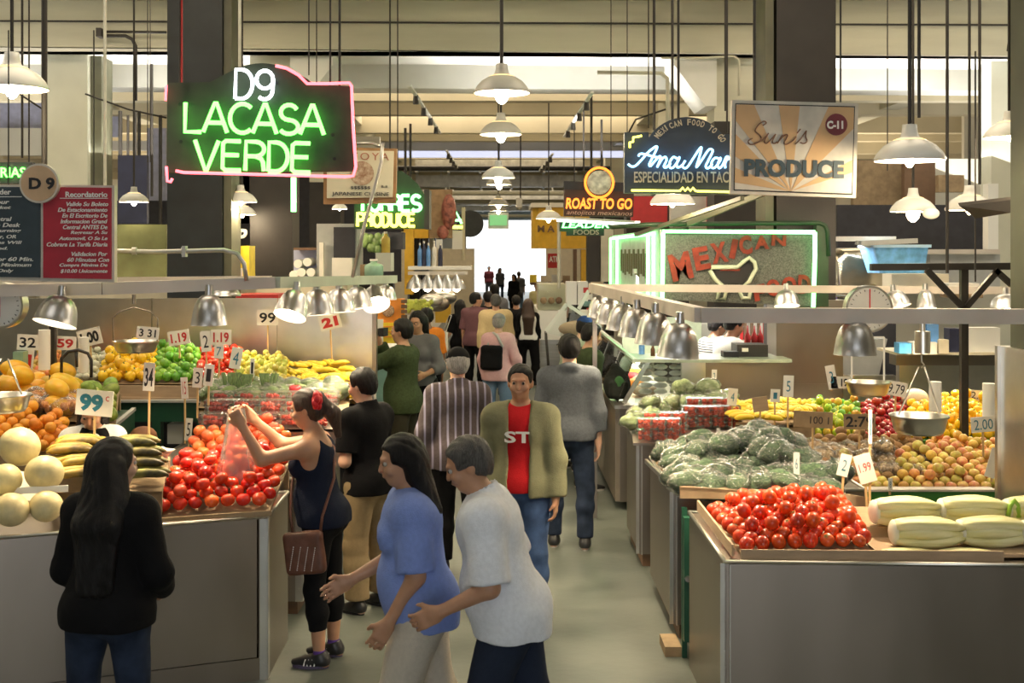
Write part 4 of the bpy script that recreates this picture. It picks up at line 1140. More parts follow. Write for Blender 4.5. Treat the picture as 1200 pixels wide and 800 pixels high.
# left stall
heat_lamp('aluminium heat lamp at far left with white inside', 73, 347, 6.9, .122, .165, 10, -16, power=9)
heat_lamp('aluminium heat lamp left of the red crate', 245, 345, 7.25, .108, .185, 0, 0, power=9)
heat_lamp('first aluminium heat lamp right of the red crate', 348, 341, 7.6, .105, .175, 12, -26, power=8)
for lb, px, py, d, ti in (('second aluminium heat lamp along the left aisle rail', 371, 339, 8.4, -4), ('third aluminium heat lamp along the left aisle rail', 397, 338, 9.1, -4),
                      ('fourth aluminium heat lamp along the left aisle rail', 417, 336, 9.8, -10), ('tilted bright heat lamp at the far end of the left rail', 437, 338, 10.2, -18)):
    heat_lamp(lb, px, py, d, .115, .18, ti, -38 if px > 430 else -4, power=8)
heat_lamp('small low dome lamp half hidden at the left stall back rail', 265, 337, 10.5, .13, .07, 0, 0, power=5)
heat_lamp('farthest heat lamp at the end of the left rail', 452, 334, 10.8, .10, .13, 0, 0, power=5)

# ---------------------------------------------------------------- enamel pendant lamps
def pendant(label, px, py_rim, d, r, m='enamel', on=True, power=25, top=None, tilt=0, bulb=1.0, neck=1.0):
    p = P(px, py_rim, d)
    t = thing('pendant_lamp', label, 'lamp', (p.x, p.y, p.z))
    h = r*1.05
    prof = [(r*1.0, 0), (r*.99, r*.04), (r*.90, r*.20), (r*.72, r*.40), (r*.50, r*.53), (r*.36, r*.58), (r*.26, r*.66), (r*.22, r*.80), (r*.20, r*1.0), (0, r*1.02)]
    R = Matrix.Rotation(math.radians(tilt), 3, 'Y')
    b = MB(); b.lathe(prof, p, 32, R); b.mi = 1; b.lathe([(q[0]*.98, q[1]-.008) for q in prof[:6]], p, 32, R); b.build('shade', [M[m], M['aluin']], t)
    b = MB(); b.lathe([(r*.42, r*.545), (r*.46, r*.56), (r*.36, r*.60)], p, 24, R); b.build('vent_ring', glow('vent_glow', (1,.72,.35), 1.2) if 'vent_glow' not in bpy.data.materials else bpy.data.materials['vent_glow'], t)
    b = MB(); b.ball(p+Vector((0, 0, -r*.02)), (r*.19*bulb, r*.19*bulb, r*.30*bulb), 12, 8); b.build('bulb', M['bulb'] if on else M['enamel'], t)
    z1 = P(0, top if top is not None else -70, d).z; z1 = min(z1, 6.04)
    b = MB(); b.cyl(p+Vector((0, 0, r*.98)), (p.x, p.y, z1), .012, n=8); b.build('stem', M['wire'], t)
    if on and power:
        l = bpy.data.lights.new('lamp_light', 'POINT'); l.energy = power; l.color = (1, .80, .52); l.shadow_soft_size = .06
        o = bpy.data.objects.new('lamp_light', l); COL.objects.link(o); o.parent = t; o.location = (0, 0, -.06)
    return t
pendant('nearest pendant lamp hanging over the middle of the aisle', 588, 108, 8.7, .205, 'greyen', power=70, bulb=1.35)
pendant('second pendant lamp over the middle of the aisle', 587, 157, 11.6, .205, 'greyen', power=60, bulb=1.35)
for lb, px, py, d in (('third pendant lamp over the aisle', 584, 208, 19, ), ('fourth pendant lamp over the aisle', 585, 216, 25), ('fifth pendant lamp down the aisle', 584, 240, 31), ('farthest pendant lamp, just above the green hanging sign', 584, 247, 38)):
    pendant(lb, px, py, d, .27, 'greyen', power=80, bulb=1.3)
pendant('white pendant lamp cut off by the left edge', 14, 103, 7.6, .225, power=45)
pendant('white pendant lamp right of the sun-ray sign', 1066, 187, 7.0, .205, on=True, power=30, bulb=.7)
pendant('lit white pendant lamp below the sun-ray sign level at right', 1070, 247, 10.5, .20, power=60, bulb=1.6)
pendant('pale pendant lamp before the dark fan blade', 1136, 245, 9.6, .19, power=20, bulb=.7)
pendant('white pendant lamp at the right edge column', 1183, 160, 7.6, .16, on=True, power=25, bulb=.6)
pendant('small lit pendant lamp right of the parking sign', 157, 236, 13.5, .165, 'greyen', power=50)
pendant('pale pendant lamp under the green neon sign', 282, 236, 12, .165, power=30, bulb=.8)
pendant('small pendant lamp below the first under the green neon sign', 284, 251, 17, .2, power=30, bulb=.8)
pendant('lit pendant lamp left of the yellow neon word', 398, 244, 13.6, .09, power=20)
pendant('pendant lamp under the script neon sign', 788, 238, 10.6, .20, power=45, bulb=.6)
pendant('lit pendant lamp before the mustard canopy', 643, 256, 22, .24, 'greyen', power=50)
b = MB(); b.ball(P(1091, 250, 10.2), (.075, .03, .05), 16, 8); single('convex_mirror', b, M['enamel'], 'small white disc lamp beside the lit pendant at right', 'lamp')
t = thing('strip_light', 'white fluorescent strip light below the small orange neon sign', 'lamp', tuple(P(700, 262, 16)))
b = MB(); b.bar(P(655, 257, 16.5), P(747, 262, 15.6), .10, .06); b.build('tube', glow('fluoro', (1,1,.96), 3), t)
b = MB(); b.bar(P(655, 255, 16.5), P(747, 260, 15.6), .13, .03); b.build('housing', M['enamel'], t)

# ---------------------------------------------------------------- signs
def sign_root(label, px, py, d, cat='sign', name='neon_sign'):
    return thing(name, label, cat, tuple(P(px, py, d)))
def board(t, pts, d, th, m, name='board'):
    b = MB(); w = [(P(x, y, d).x, P(x, y, d).z) for x, y in pts]
    a = sum(w[i][0]*w[(i+1) % len(w)][1]-w[(i+1) % len(w)][0]*w[i][1] for i in range(len(w)))
    if a < 0: w = w[::-1]
    b.prism(w, d, d+th); return b.build(name, m, t)
# D9 neon
t = sign_root('big dark hanging board with green, white and pink neon reading D9 LACASA VERDE', 306, 205, 8.0)
out = [(196, 97), (246, 96)] + [(246+122*i/16, 97-23*math.sin(PI*i/16)) for i in range(1, 16)] + [(368, 99), (411, 101), (415, 200), (195, 202)]
M['signgreen'] = mat('sign_dark_green', (.035,.045,.028), .6, var=.3, scale=7)
board(t, out, 8.0, .10, M['signgreen'])
b = MB(); neon(b, 'D9', 276, 320, 82, 116, 7.94, .0125, .03, gap=.12); b.build('white_neon', M['n_white'], t)
b = MB(); neon(b, 'LACASA', 217, 380, 122, 156, 7.94, .0145, .022, gap=.08); b.build('green_neon', M['n_green'], t)
b = MB(); neon(b, 'VERDE', 228, 364, 166, 200, 7.94, .0145, .030, gap=.16); b.build('green_neon', M['n_green'], t)
b = MB(); b.tube([P(x, y, 7.95) for x, y in [(323, 77), (336, 80), (350, 88), (360, 98), (385, 98), (409, 97), (412, 101), (414, 150), (417, 195), (414, 206), (405, 207), (215, 202), (206, 200)]], .010, 6)
b.tube([P(x, y, 7.95) for x, y in [(195, 100), (194, 118)]], .008, 6); b.tube([P(x, y, 7.95) for x, y in [(195, 195), (196, 212), (200, 213), (202, 209)]], .010, 6); b.build('pink_neon', M['n_red'], t)
for x in (211, 213, 387):
    b = MB(); p = P(x if x != 213 else 213, 98, 8.04); b.cyl(p, p+Vector((0, 0, .8 if x < 300 else 1.2)), .007, n=6); b.build('hanger', M['red'] if x == 213 else M['wire'], t)
b = MB()
for x, y in ((211, 122), (212, 166), (390, 158), (392, 186), (324, 97)): b.cyl(P(x, y, 7.99), P(x, y, 7.97), .012, n=8)
b.build('bolt', M['black'], t)
# tall green tube behind (at 345)
b = MB(); b.tube([P(344, 208, 13), P(344, 248, 13)], .03, 6); single('green_tube', b, M['n_gw'], 'short vertical green neon tube under the big neon sign', 'lamp')
# parking sign
t = sign_root('parking reminder sign, dark blue and red halves with white lettering and a D 9 disc', 40, 330, 6.9, name='hanging_sign')
M['cardwhite'] = mat('sign_frame_paint', (.62,.58,.50), .5); M['navy'] = mat('sign_navy', (.035,.055,.07), .5); M['crimson'] = mat('sign_crimson', (.42,.02,.04), .5)
board(t, [(-120, 216), (134, 217), (134, 331), (-120, 327)], 6.92, .05, M['cardwhite'], 'frame')
board(t, [(-116, 219), (46.5, 219), (46.5, 325), (-116, 323)], 6.905, .015, M['navy'], 'blue_panel')
board(t, [(50.5, 219), (130, 220), (130, 327), (50.5, 325.5)], 6.905, .015, M['crimson'], 'red_panel')
b = MB(); c = P(48, 215, 6.90); b.cyl(c, c-Vector((0, .03, 0)), .114, n=36); b.build('disc_rim', M['cardwhite'], t)
b = MB(); b.cyl(c-Vector((0, .03, 0)), c-Vector((0, .036, 0)), .102, n=36); b.build('disc', mat('disc_tan', (.62,.42,.25), .5), t)
b = MB(); text(b, 'D 9', 34, 64, 208, 222, 6.86, .035); b.build('disc_lettering', M['black'], t)
b = MB()
text(b, 'Recordatorio', 77, 126, 224.5, 231, 6.9, .02, 0); b.box(*pxbox(70, 126, 231.8, 232.6, 6.896, 6.903)); b.build('heading', M['bright'], t); b = MB()
rows = [('Valide Su Boleto', 78, 127), ('De Estacionamiento', 68, 126), ('En El Escritorio De', 73, 126), ('Informacion Grand', 71, 126), ('Central ANTES De', 74, 126), ('Regresar A Su', 83, 126), ('Automovil, O Se Le', 69, 126), ('Cobrara La Tarifa Diaria', 55, 126), ('Validacion Por', 84, 126), ('60 Minutos Con', 79, 128), ('Compra Minima De', 70, 126), ('$10.00 Unicamente', 71, 126)]
for k, (s, a, c_) in enumerate(rows):
    y = 236.5+k*6.75+(4.5 if k > 7 else 0); text(b, s, a, c_, y, y+5, 6.9, .018, .25)
b.build('white_lettering', M['bright'], t)
b = MB()
left = [('Reminder', -25, 13, 221.5, 228), ('Validate Your', -45, 11, 234, 239), ('Parking Ticket', -45, 13, 241, 246), ('At The Grand Central', -70, 14, 254, 259), ('Information Desk', -45, 24, 261, 266), ('BEFORE Returning', -50, 25, 268, 273), ('To Your Car, OR', -40, 19, 275, 280), ('Daily Rates Will', -40, 26, 282, 287), ('Be Charged.', -40, 9, 289, 293.5), ('Validation For 60 Min.', -50, 39, 301, 306), ('With $10.00 Minimum', -50, 37, 308, 313), ('Purchase Only', -40, 16, 315, 320)]
for s, a, c_, y0, y1 in left: text(b, s, a, c_, y0, y1, 6.9, .018, .25 if y0 > 230 else 0)
b.box(*pxbox(-40, 25, 230, 230.8, 6.896, 6.903)); b.build('white_lettering', M['bright'], t)
for x in (10, 110):
    b = MB(); b.cyl(P(x, 217, 6.94), P(x, -60, 6.94) if False else P(x, 217, 6.94)+Vector((0, 0, .9)), .004, n=6); b.build('hanger', M['wire'], t)
# green neon sign at left edge
t = sign_root('green neon sign cut off by the left edge above the parking sign', 10, 215, 8.4)
board(t, [(-60, 190), (38, 190), (38, 215), (-60, 215)], 8.4, .05, M['dark'])
b = MB(); text(b, 'ALERIAS', -26, 30, 196, 208, 8.38, .02); b.build('green_neon', M['n_green'], t)
# framed japanese cuisine sign
t = sign_root('cream framed sign with round emblem reading TOYA JAPANESE CUISINE', 421, 236, 9.6, name='framed_sign')
M['frame'] = mat('wood_frame', (.30,.17,.07), .6, var=.2); M['signcream'] = mat('sign_cream', (.62,.60,.45), .6, var=.06, scale=4); M['rust'] = mat('rust_paint', (.38,.15,.09), .6)
board(t, [(379, 172), (465, 174), (464, 238), (379, 239)], 9.62, .06, M['frame'], 'frame')
board(t, [(383, 176), (461.5, 177), (460, 231), (383, 232)], 9.60, .03, M['signcream'], 'panel')
b = MB(); text(b, 'TOYA', 411, 456, 179, 187.5, 9.595, 0, 0, .02, spacing=1.3); b.build('rust_lettering', M['rust'], t)
b = MB(); c = P(424, 203, 9.6); b.cyl(c, c-Vector((0, .01, 0)), .097, n=28); b.build('round_emblem', mat('emblem', (.25,.13,.07), .6, var=.5, scale=35, col2=(.55,.45,.33)), t)
b = MB(); text(b, 'JAPANESE CUISINE', 389, 456, 225, 230.5, 9.595, 0, 0, .01); text(b, '$$$$$$', 411, 434, 218, 222, 9.595); text(b, 'B-8', 447, 454, 217, 220, 9.595); b.build('dark_lettering', M['black'], t)
# TORRES PRODUCE
t = sign_root('dark board with green TORRES and yellow PRODUCE neon left of the aisle', 455, 268, 12.5)
board(t, [(415, 228), (419, 200), (470, 200), (478, 205), (490, 216), (497, 228), (497, 268), (415, 268)], 12.5, .12, mat('torres_board', (.015,.045,.018), .6))
b = MB(); neon(b, 'TORRES', 419, 493, 229, 247, 12.44, .018, .0, gap=.12); b.build('green_neon', M['n_gw'], t)
b = MB(); neon(b, 'PRODUCE', 419, 486, 250, 265, 12.44, .017, .0, gap=.14); b.build('yellow_neon', M['n_yellow'], t)
board(t, [(497, 222), (503, 222), (503, 268), (497, 268)], 12.5, .4, M['darkbrown'], 'side')
# Ana Mar sign
t = sign_root('dark blue sign with light blue script neon reading Ana Mar, MEXICAN FOOD TO GO', 795, 228, 9.0)
out = [(732, 155), (760, 155)]+[(805+49*math.cos(math.radians(a)), 180+43*math.sin(math.radians(a))) for a in range(205, 336, 8)]+[(850, 157), (872, 158), (872, 228), (732, 226)]
board(t, out, 9.0, .10, mat('sign_navy_dark', (.03,.042,.06), .45))
M['tanletter'] = mat('tan_letters', (.50,.45,.34), .6)
b = MB(); s = 'MEXICAN FOOD TO GO'; n = len(s)
for i, ch in enumerate(s):
    if ch == ' ': continue
    a = math.radians(213+(i+.3)/(n-1)*118); cx, cy = 807+45*math.cos(a), 181+38*math.sin(a)
    text(b, ch, cx-2.1, cx+2.1 if ch != 'I' else cx-.6, cy-3.6, cy+3.6, 8.99, .03, 0, a+PI/2)
text(b, 'ESPECIALIDAD EN TACOS', 743, 868, 201, 214, 8.99, .015); b.build('tan_lettering', M['tanletter'], t)
def sc(pts): return pts
def spline(pts, n=6):
    out = []
    for i in range(len(pts)-1):
        p0 = pts[max(i-1, 0)]; p1 = pts[i]; p2 = pts[i+1]; p3 = pts[min(i+2, len(pts)-1)]
        for k in range(n):
            u = k/n
            out.append(tuple(.5*((2*p1[j])+(-p0[j]+p2[j])*u+(2*p0[j]-5*p1[j]+4*p2[j]-p3[j])*u*u+(-p0[j]+3*p1[j]-3*p2[j]+p3[j])*u**3) for j in range(2)))
    return out+[pts[-1]]
b = MB()
for pl in ([(736, 192), (740, 195), (745, 194), (752, 187), (760, 178), (768, 172), (770, 173), (766, 182), (761, 192), (762, 195)], [(748, 183), (752, 180), (768, 184), (774, 184)],
           [(762, 195), (768, 188), (773, 183), (774, 186), (770, 196)], [(770, 196), (776, 186), (780, 184), (781, 188), (778, 195), (781, 196), (786, 191)],
           [(794, 186), (789, 184), (785, 190), (785, 196), (789, 196), (795, 188), (796, 184), (793, 192), (794, 196), (799, 194), (803, 188)],
           [(798, 193), (802, 197), (806, 195), (812, 186), (820, 174), (822, 174), (819, 186), (816, 196), (822, 188), (830, 176), (834, 175), (835, 178), (830, 188), (827, 195), (830, 197), (835, 192)],
           [(843, 186), (838, 185), (834, 190), (834, 196), (838, 196), (844, 188), (844, 185), (841, 193), (843, 197), (847, 193), (851, 184), (854, 184)], [(854, 185), (850, 190), (850, 197)], [(852, 187), (858, 184), (860, 186), (858, 192)]):
    b.tube([P(x, y, 8.95) for x, y in spline(pl, 4)], .008, 6)
b.build('blue_script_neon', M['n_blue'], t)
b = MB(); b.tube([P(x, y, 8.95) for x, y in [(738, 173), (738, 167), (742, 166), (742, 161), (748, 160), (752, 159)]], .008, 6)
b.tube([P(x, y, 8.95) for x, y in [(740, 223), (797, 223.5), (800, 220), (803, 223.5), (806, 220), (809, 223.5), (812, 220), (815, 223.5), (818, 224), (868, 225)]], .008, 6); b.build('yellow_neon', M['n_yellow'], t)
for x in (767, 852):
    b = MB(); p = P(x, 156, 9.05); b.cyl(p, p+Vector((0, 0, 2.2)), .008, n=6); b.build('hanger', M['wire'], t)
# Sun's Produce
t = sign_root('cream sign with tan sun rays reading Suns PRODUCE C-11 in a pale frame'.replace('Suns', "Sun's"), 930, 232, 7.4, name='framed_sign')
board(t, [(858, 117), (1006, 121), (1003, 232), (856, 227)], 7.42, .05, mat('sign_frame_white', (.66,.62,.53), .5), 'frame')
board(t, [(862, 121), (1002, 124.5), (999, 228), (860, 223)], 7.412, .02, M['black'], 'black_border')
pan = [(863, 122.2), (1001, 125.7), (998, 226.8), (861, 221.8)]
board(t, pan, 7.405, .015, mat('sign_pale', (.60,.57,.50), .55), 'panel')
# rays as thin raised painted wedges
def inside_box(p): return 862 < p[0] < 1000
ray = MB(); cx, cy = 927, 224
def edgept(a):
    dx, dy = math.cos(math.radians(a)), -math.sin(math.radians(a))
    ts = []
    for (x0, y0), (x1, y1) in zip(pan, pan[1:]+pan[:1]):
        ex, ey = x1-x0, y1-y0; den = dx*ey-dy*ex
        if abs(den) < 1e-9: continue
        tt = ((x0-cx)*ey-(y0-cy)*ex)/den; uu = ((x0-cx)*dy-(y0-cy)*dx)/den
        if tt > 0 and 0 <= uu <= 1: ts.append(tt)
    tt = max(ts) if ts else 0
    return (cx+dx*tt, cy+dy*tt)
for a0, a1 in ((17, 27), (45, 66), (84, 98), (113, 128), (134, 148), (157, 171)):
    pts = [(cx, cy)]+[edgept(a0+(a1-a0)*k/8) for k in range(9)]
    w = [(P(x, y, 7.40).x, P(x, y, 7.40).z) for x, y in pts]
    if 'a' and sum(w[i][0]*w[(i+1) % len(w)][1]-w[(i+1) % len(w)][0]*w[i][1] for i in range(len(w))) < 0: w = w[::-1]
    ray.prism(w, 7.402, 7.406)
ray.build('sun_ray', mat('sign_tan', (.60,.40,.21), .55, var=.05), t)
b = MB(); text(b, 'PRODUCE', 872, 989, 187, 208, 7.398, .045, 0, .02, align='l'); b.build('navy_lettering', mat('ink_navy', (.045,.075,.095), .5), t)
b = MB()
for pl in ([(894, 147), (898, 144), (895, 142), (889, 146), (885, 153), (890, 158), (892, 163), (886, 168), (879, 169), (877, 165), (882, 162)], [(884, 168), (892, 165), (898, 159), (901, 156)],
           [(900, 157), (896, 165), (898, 168), (903, 164), (909, 157)], [(909, 157), (905, 166), (908, 168), (911, 166)], [(911, 168), (917, 158)], [(913, 165), (920, 158), (923, 159), (919, 167), (922, 169), (930, 164), (933, 160)],
           [(938, 151), (934, 156)], [(932, 169), (938, 163), (943, 156), (945, 153)], [(945, 153), (944, 160), (946, 165), (942, 168), (938, 167)]):
    b.tube([P(x, y, 7.397) for x, y in spline(pl, 4)], .0042, 5)
b.build('brown_script', mat('brown_ink', (.20,.10,.06), .5), t)
b = MB(); c = P(980, 146, 7.4); b.cyl(c, c-Vector((0, .008, 0)), .067, n=32); b.build('maroon_disc', mat('maroon', (.17,.025,.035), .5), t)
b = MB(); text(b, 'C-11', 969, 988, 141.5, 151, 7.39, .05); b.build('white_lettering', M['bright'], t)
for x in (884, 985):
    b = MB(); p = P(x, 119, 7.44); b.cyl(p, p+Vector((0, 0, 1.3)), .006, n=6); b.build('hanger', M['wire'], t)
# Roast to go
t = sign_root('dark board with round ringed emblem and orange neon reading ROAST TO GO', 700, 260, 15.0)
board(t, [(661, 222), (743, 225), (742, 254), (661, 253)], 15.0, .12, mat('roast_board', (.06,.025,.02), .6)); board(t, [(661, 212), (743, 214), (743, 225), (661, 222)], 15.02, .10, M['dark'], 'upper_board')
b = MB(); text(b, 'ROAST TO GO', 663, 741, 232, 245, 14.97, .03, .12, .01); b.build('orange_lettering', M['n_orange'], t)
b = MB(); text(b, 'antojitos mexicanos', 664, 741, 247, 253.5, 14.97, 0, .25, .02); b.build('pink_script', mat('pink_letters', (.65,.38,.30), .5), t)
b = MB(); c = P(702, 214, 14.95); b.cyl(c, c-Vector((0, .03, 0)), .15, n=30); b.build('round_emblem', mat('emblem_white', (.25,.25,.22), .5, scale=11, col2=(.9,.88,.8)), t)
b = MB(); b.tube([(c.x+.175*math.cos(2*PI*k/36), c.y-.03, c.z+.185*math.sin(2*PI*k/36)) for k in range(36)], .016, 6, True); b.build('orange_ring', M['n_orange'], t)
# Leader foods
t = sign_root('stepped dark green sign with neon reading LEADER FOODS below the orange neon sign', 688, 276, 18.0)
board(t, [(656, 259), (716, 259), (716, 268), (708, 268), (708, 276), (664, 276), (664, 271), (656, 271)], 18.0, .15, mat('leader_board', (.03,.06,.04), .6))
b = MB(); text(b, 'LEADER', 658, 714, 260, 267, 17.95, .02, .2); b.build('green_lettering', M['n_gw'], t)
b = MB(); text(b, 'FOODS', 672, 702, 269, 275, 17.95, .02); b.build('gold_lettering', M['tanletter'], t)
# MEXICAN FOOD
t = sign_root('big sign with green neon outline and red letters MEXICAN FOOD around a mortar drawing', 870, 358, 11.45)
M['speckle'] = mat('speckled_stone', (.06,.065,.055), .6, scale=90, col2=(.17,.18,.155))
board(t, [(776, 270), (957, 270), (957, 359), (776, 351)], 11.5, .05, M['speckle'])
M['gcase'] = mat('green_casing', (.018,.050,.018), .5, var=.2)
out = [(957, 262), (964, 264), (969, 270), (971, 280), (971, 359), (957, 359)]
board(t, out, 11.5, .12, M['gcase'], 'casing')
b = MB(); b.tube([P(x, y, 11.5) for x, y in [(716, 266), (760, 263), (960, 261), (967, 264), (970, 272), (971, 300)]], .022, 6); b.build('top_edge', M['gcase'], t)
b = MB(); b.tube([P(x, y, 11.42) for x, y in [(955, 272), (778, 271), (777, 275), (776, 352)]], .021, 6); b.tube([P(955, 272, 11.42), P(955, 300, 11.42), P(953, 360, 11.42)], .021, 6); b.build('green_neon', M['n_gw'], t)
M['redletter'] = mat('red_letters', (.24,.032,.014), .7, var=.35, scale=14)
b = MB()
for ch, x0, x1, y0, y1, r in (('M', 785, 810, 296, 328, -.22), ('E', 813, 831, 289, 316, -.2), ('X', 833, 852, 284, 308, -.18), ('I', 856, 863, 280, 303, .2), ('C', 866, 881, 276, 298, -.12), ('A', 884, 901, 276, 292, -.05), ('N', 904, 921, 275, 288, .05), ('F', 883, 897, 333, 352, -.18), ('O', 898, 914, 327, 347, -.1), ('O', 916, 933, 324, 344, 0), ('D', 935, 950, 322, 344, .05)):
    if ch == 'F': b.build('red_lettering', M['redletter'], t); b = MB()
    text(b, ch, x0, x1, y0, y1, 11.48, .045, 0, r, .012)
b.build('red_lettering', M['redletter'], t)
b = MB(); b.tube([P(x, y, 11.47) for x, y in [(832, 317), (834, 313), (864, 313), (872, 306), (878, 302), (884, 307), (886, 315), (883, 320), (878, 330), (872, 334), (880, 338), (878, 349), (870, 349), (866, 340), (856, 338), (851, 341), (849, 350), (841, 350), (843, 338), (846, 334), (838, 327)]], .021, 6, True); b.build('mortar_outline', mat('pale_outline', (.62,.66,.50), .5), t)
board(t, [(836, 316), (866, 315), (876, 305), (883, 312), (872, 332), (846, 332)], 11.485, .01, mat('mortar_fill', (.02,.02,.02), .6), 'mortar_fill')
b = MB(); b.bar(P(844, 316, 11.475), P(867, 316, 11.475), .01, .02); b.build('red_rim', M['redletter'], t)
# side face running back along the aisle
xs = P(776, 0, 11.5).x
b = MB(); b.box(xs-.02, xs+.03, 11.56, 16.4, 1.94, 2.66); b.build('side_panel', mat('side_white', (.62,.66,.62), .5), t)
b = MB()
for yy in (11.75, 12.2, 15.4, 16.3):
    b.cyl((xs-.05, yy, 1.98), (xs-.05, yy, 2.62), .02, n=6)
b.cyl((xs-.05, 11.75, 2.62), (xs-.05, 16.3, 2.62), .02, n=6); b.cyl((xs-.05, 11.75, 1.98), (xs-.05, 16.3, 1.98), .02, n=6); b.build('side_neon', M['n_gw'], t)
b = MB()
for k in range(12): b.box(xs-.035, xs-.02, 12.5+k*.23, 12.6+k*.23, 2.16+.02*(k % 3), 2.42+.05*(k % 2))
b.build('side_lettering', mat('olive_letters', (.17,.15,.08), .5), t)
b = MB(); b.bar(P(870, 232, 10), P(745, 275, 12), .035, .035); b.bar(P(900, 224, 10.2), P(775, 275, 12), .03, .05); single('sign_brace', b, M['olive'], 'pair of slanted green-grey braces above the hot food sign', 'brace')
# ---------------------------------------------------------------- counters
def counter(label, corners, z0, z1, m, kick=None, posts=(), trim=True, seams=()):
    """corners: footprint going front-left, front-right, back-right, back-left"""
    c = [Vector((x, y, 0)) for x, y in corners]
    t = thing('steel_counter', label, 'counter', tuple((c[0]+c[1])/2))
    def pan(a, b_, za, zb, th=.012):
        d = (b_-a).normalized(); n = Vector((d.y, -d.x, 0))
        q = MB(); q.hexa([a+Vector((0,0,za)), b_+Vector((0,0,za)), b_-n*th+Vector((0,0,za)), a-n*th+Vector((0,0,za)), a+Vector((0,0,zb)), b_+Vector((0,0,zb)), b_-n*th+Vector((0,0,zb)), a-n*th+Vector((0,0,zb))])
        return q
    for i, nm in enumerate(('front_panel', 'side_panel', 'back_panel', 'inner_panel')):
        a, b_ = c[i], c[(i+1) % 4]
        ss = [0]+list(seams)+[1] if i == 0 else [0, 1]
        for u, v in zip(ss, ss[1:]):
            q = pan(a.lerp(b_, u+.0015), a.lerp(b_, v-.0015), z0+(.13 if kick is None and i == 0 else 0), z1-.02); q.build(nm, m, t)
        if kick is None and i == 0:
            q = pan(a, b_, z0, z0+.125, .010); q.build('kick_panel', m, t)
    q = MB(); q.hexa([v+Vector((0, 0, z1-.02)) for v in c]+[v+Vector((0, 0, z1-.012)) for v in c]); q.build('worktop', m, t)
    if trim:
        q = MB()
        for i in range(4): q.tube([c[i]+Vector((0, 0, z1-.008)), c[(i+1) % 4]+Vector((0, 0, z1-.008))], .011, 6)
        q.build('edge_trim', M['steel2'], t)
    for k in posts:
        p = c[k]; d1 = (c[(k+1) % 4]-p).normalized()*.045; d2 = (c[k-1]-p).normalized()*.045
        q = MB(); n1 = Vector((-.004, -.004, 0)) if k == 0 else Vector((.004, -.004, 0))
        q.bar(p+d2*.5+Vector((0, -.004, z0)), p+d2*.5+Vector((0, -.004, z1-.02)), .045, .006, (0, 1, 0)); q.bar(p+d1*.5+Vector((n1.x, 0, z0)), p+d1*.5+Vector((n1.x, 0, z1-.02)), .006, .045, (0, 1, 0)); q.build('corner_strip', M['steel2'], t)
        for zz in (.1, .5, .86):
            q = MB(); q.cyl(p+d2*.5+Vector((0, -.006, z0+zz*(z1-z0))), p+d2*.5+Vector((0, -.011, z0+zz*(z1-z0))), .007, n=8); q.build('screw', M['steel2'], t)
    if kick is not None:
        q = MB(); ce = (c[0]+c[1]+c[2]+c[3])/4
        k4 = [ce+(v-ce)*.93 for v in c]; q.hexa([v+Vector((0, 0, 0)) for v in k4]+[v+Vector((0, 0, z0)) for v in k4]); q.build('recessed_base', M['brown'], t)
    return t
counter('large stainless steel counter at lower left under the tomatoes and melons', [(-4.6, 5.56), (-1.327, 6.83), (-1.33, 7.52), (-4.75, 6.35)], 0, .937, M['steel'], posts=(1,), seams=(.30, .985))
counter('second steel counter behind the woman with the brown bag', [(-2.5, 8.0), (-1.32, 8.0), (-1.29, 9.68), (-2.5, 9.68)], .10, .93, M['steel'], kick=1, posts=(1,))
counter('large stainless steel counter at lower right under the tomatoes and pale bundles', [(1.118, 5.9), (3.9, 5.78), (3.9, 6.45), (1.118, 7.03)], 0, .918, M['steel'], posts=(0,))
counter('second steel counter on the right, under the bagged greens', [(1.095, 7.5), (2.3, 7.5), (2.3, 8.7), (1.10, 8.7)], .10, .955, M['steel'], kick=1, posts=(0,))
counter('third steel counter on the right, under the plastic berry boxes', [(1.085, 9.25), (1.95, 9.25), (1.95, 10.2), (1.09, 10.2)], .10, .965, M['steel'], kick=1, posts=(0,))
t = thing('folding_stand', 'dark green folding stand between the first and second right counters', 'stand', (1.12, 7.17, 0))
b = MB(); b.box(1.10, 1.14, 7.10, 7.16, .12, .86); b.build('leg', M['dgreen'], t)
b = MB(); b.box(1.10, 1.13, 7.18, 7.22, 0, .9); b.build('leg', M['dgreen'], t)
b = MB(); b.cyl((1.12, 7.08, .5), (1.12, 7.23, .5), .018, n=8); b.build('hinge', M['steel2'], t)
b = MB(); b.box(1.00, 1.1, 7.2, 7.45, 0, .06); single('floor_block', b, M['cardd'], 'small brown block on the floor between the right counters', 'block')
# deli counter
t = thing('deli_counter', 'steel deli counter of the hot food stall running along the aisle', 'counter', (1.1, 11.2, 0))
b = MB()
for k in range(4): b.box(1.10, 1.9, 11.3+k*1.25, 12.54+k*1.25, .08, .96)
b.build('side_panel', mat('tan_steel', (.40,.34,.27), .35, .8, var=.12, scale=3), t)
b = MB(); b.box(1.08, 3.3, 11.18, 11.6, .97, 1.005); b.box(1.08, 1.6, 11.6, 16.4, .97, 1.005); b.build('ledge', M['steel2'], t)
for k in range(4):
    b = MB(); b.box(1.14+k*.54, 1.66+k*.54, 11.28, 11.32, .08, .965); b.build('front_panel', M['steel'], t)
b = MB(); b.box(1.95, 2.66, 11.30, 11.34, 1.01, 1.40); b.build('upper_panel', M['steel'], t)
b = MB(); b.box(1.72, 1.95, 11.29, 11.33, 1.01, 1.40); b.build('upper_panel', M['steel2'], t)
b = MB(); b.box(1.25, 2.75, 11.22, 11.9, 1.40, 1.43); b.build('top_shelf', M['green'] if False else mat('pale_green_top', (.42,.50,.38), .3, .3), t)
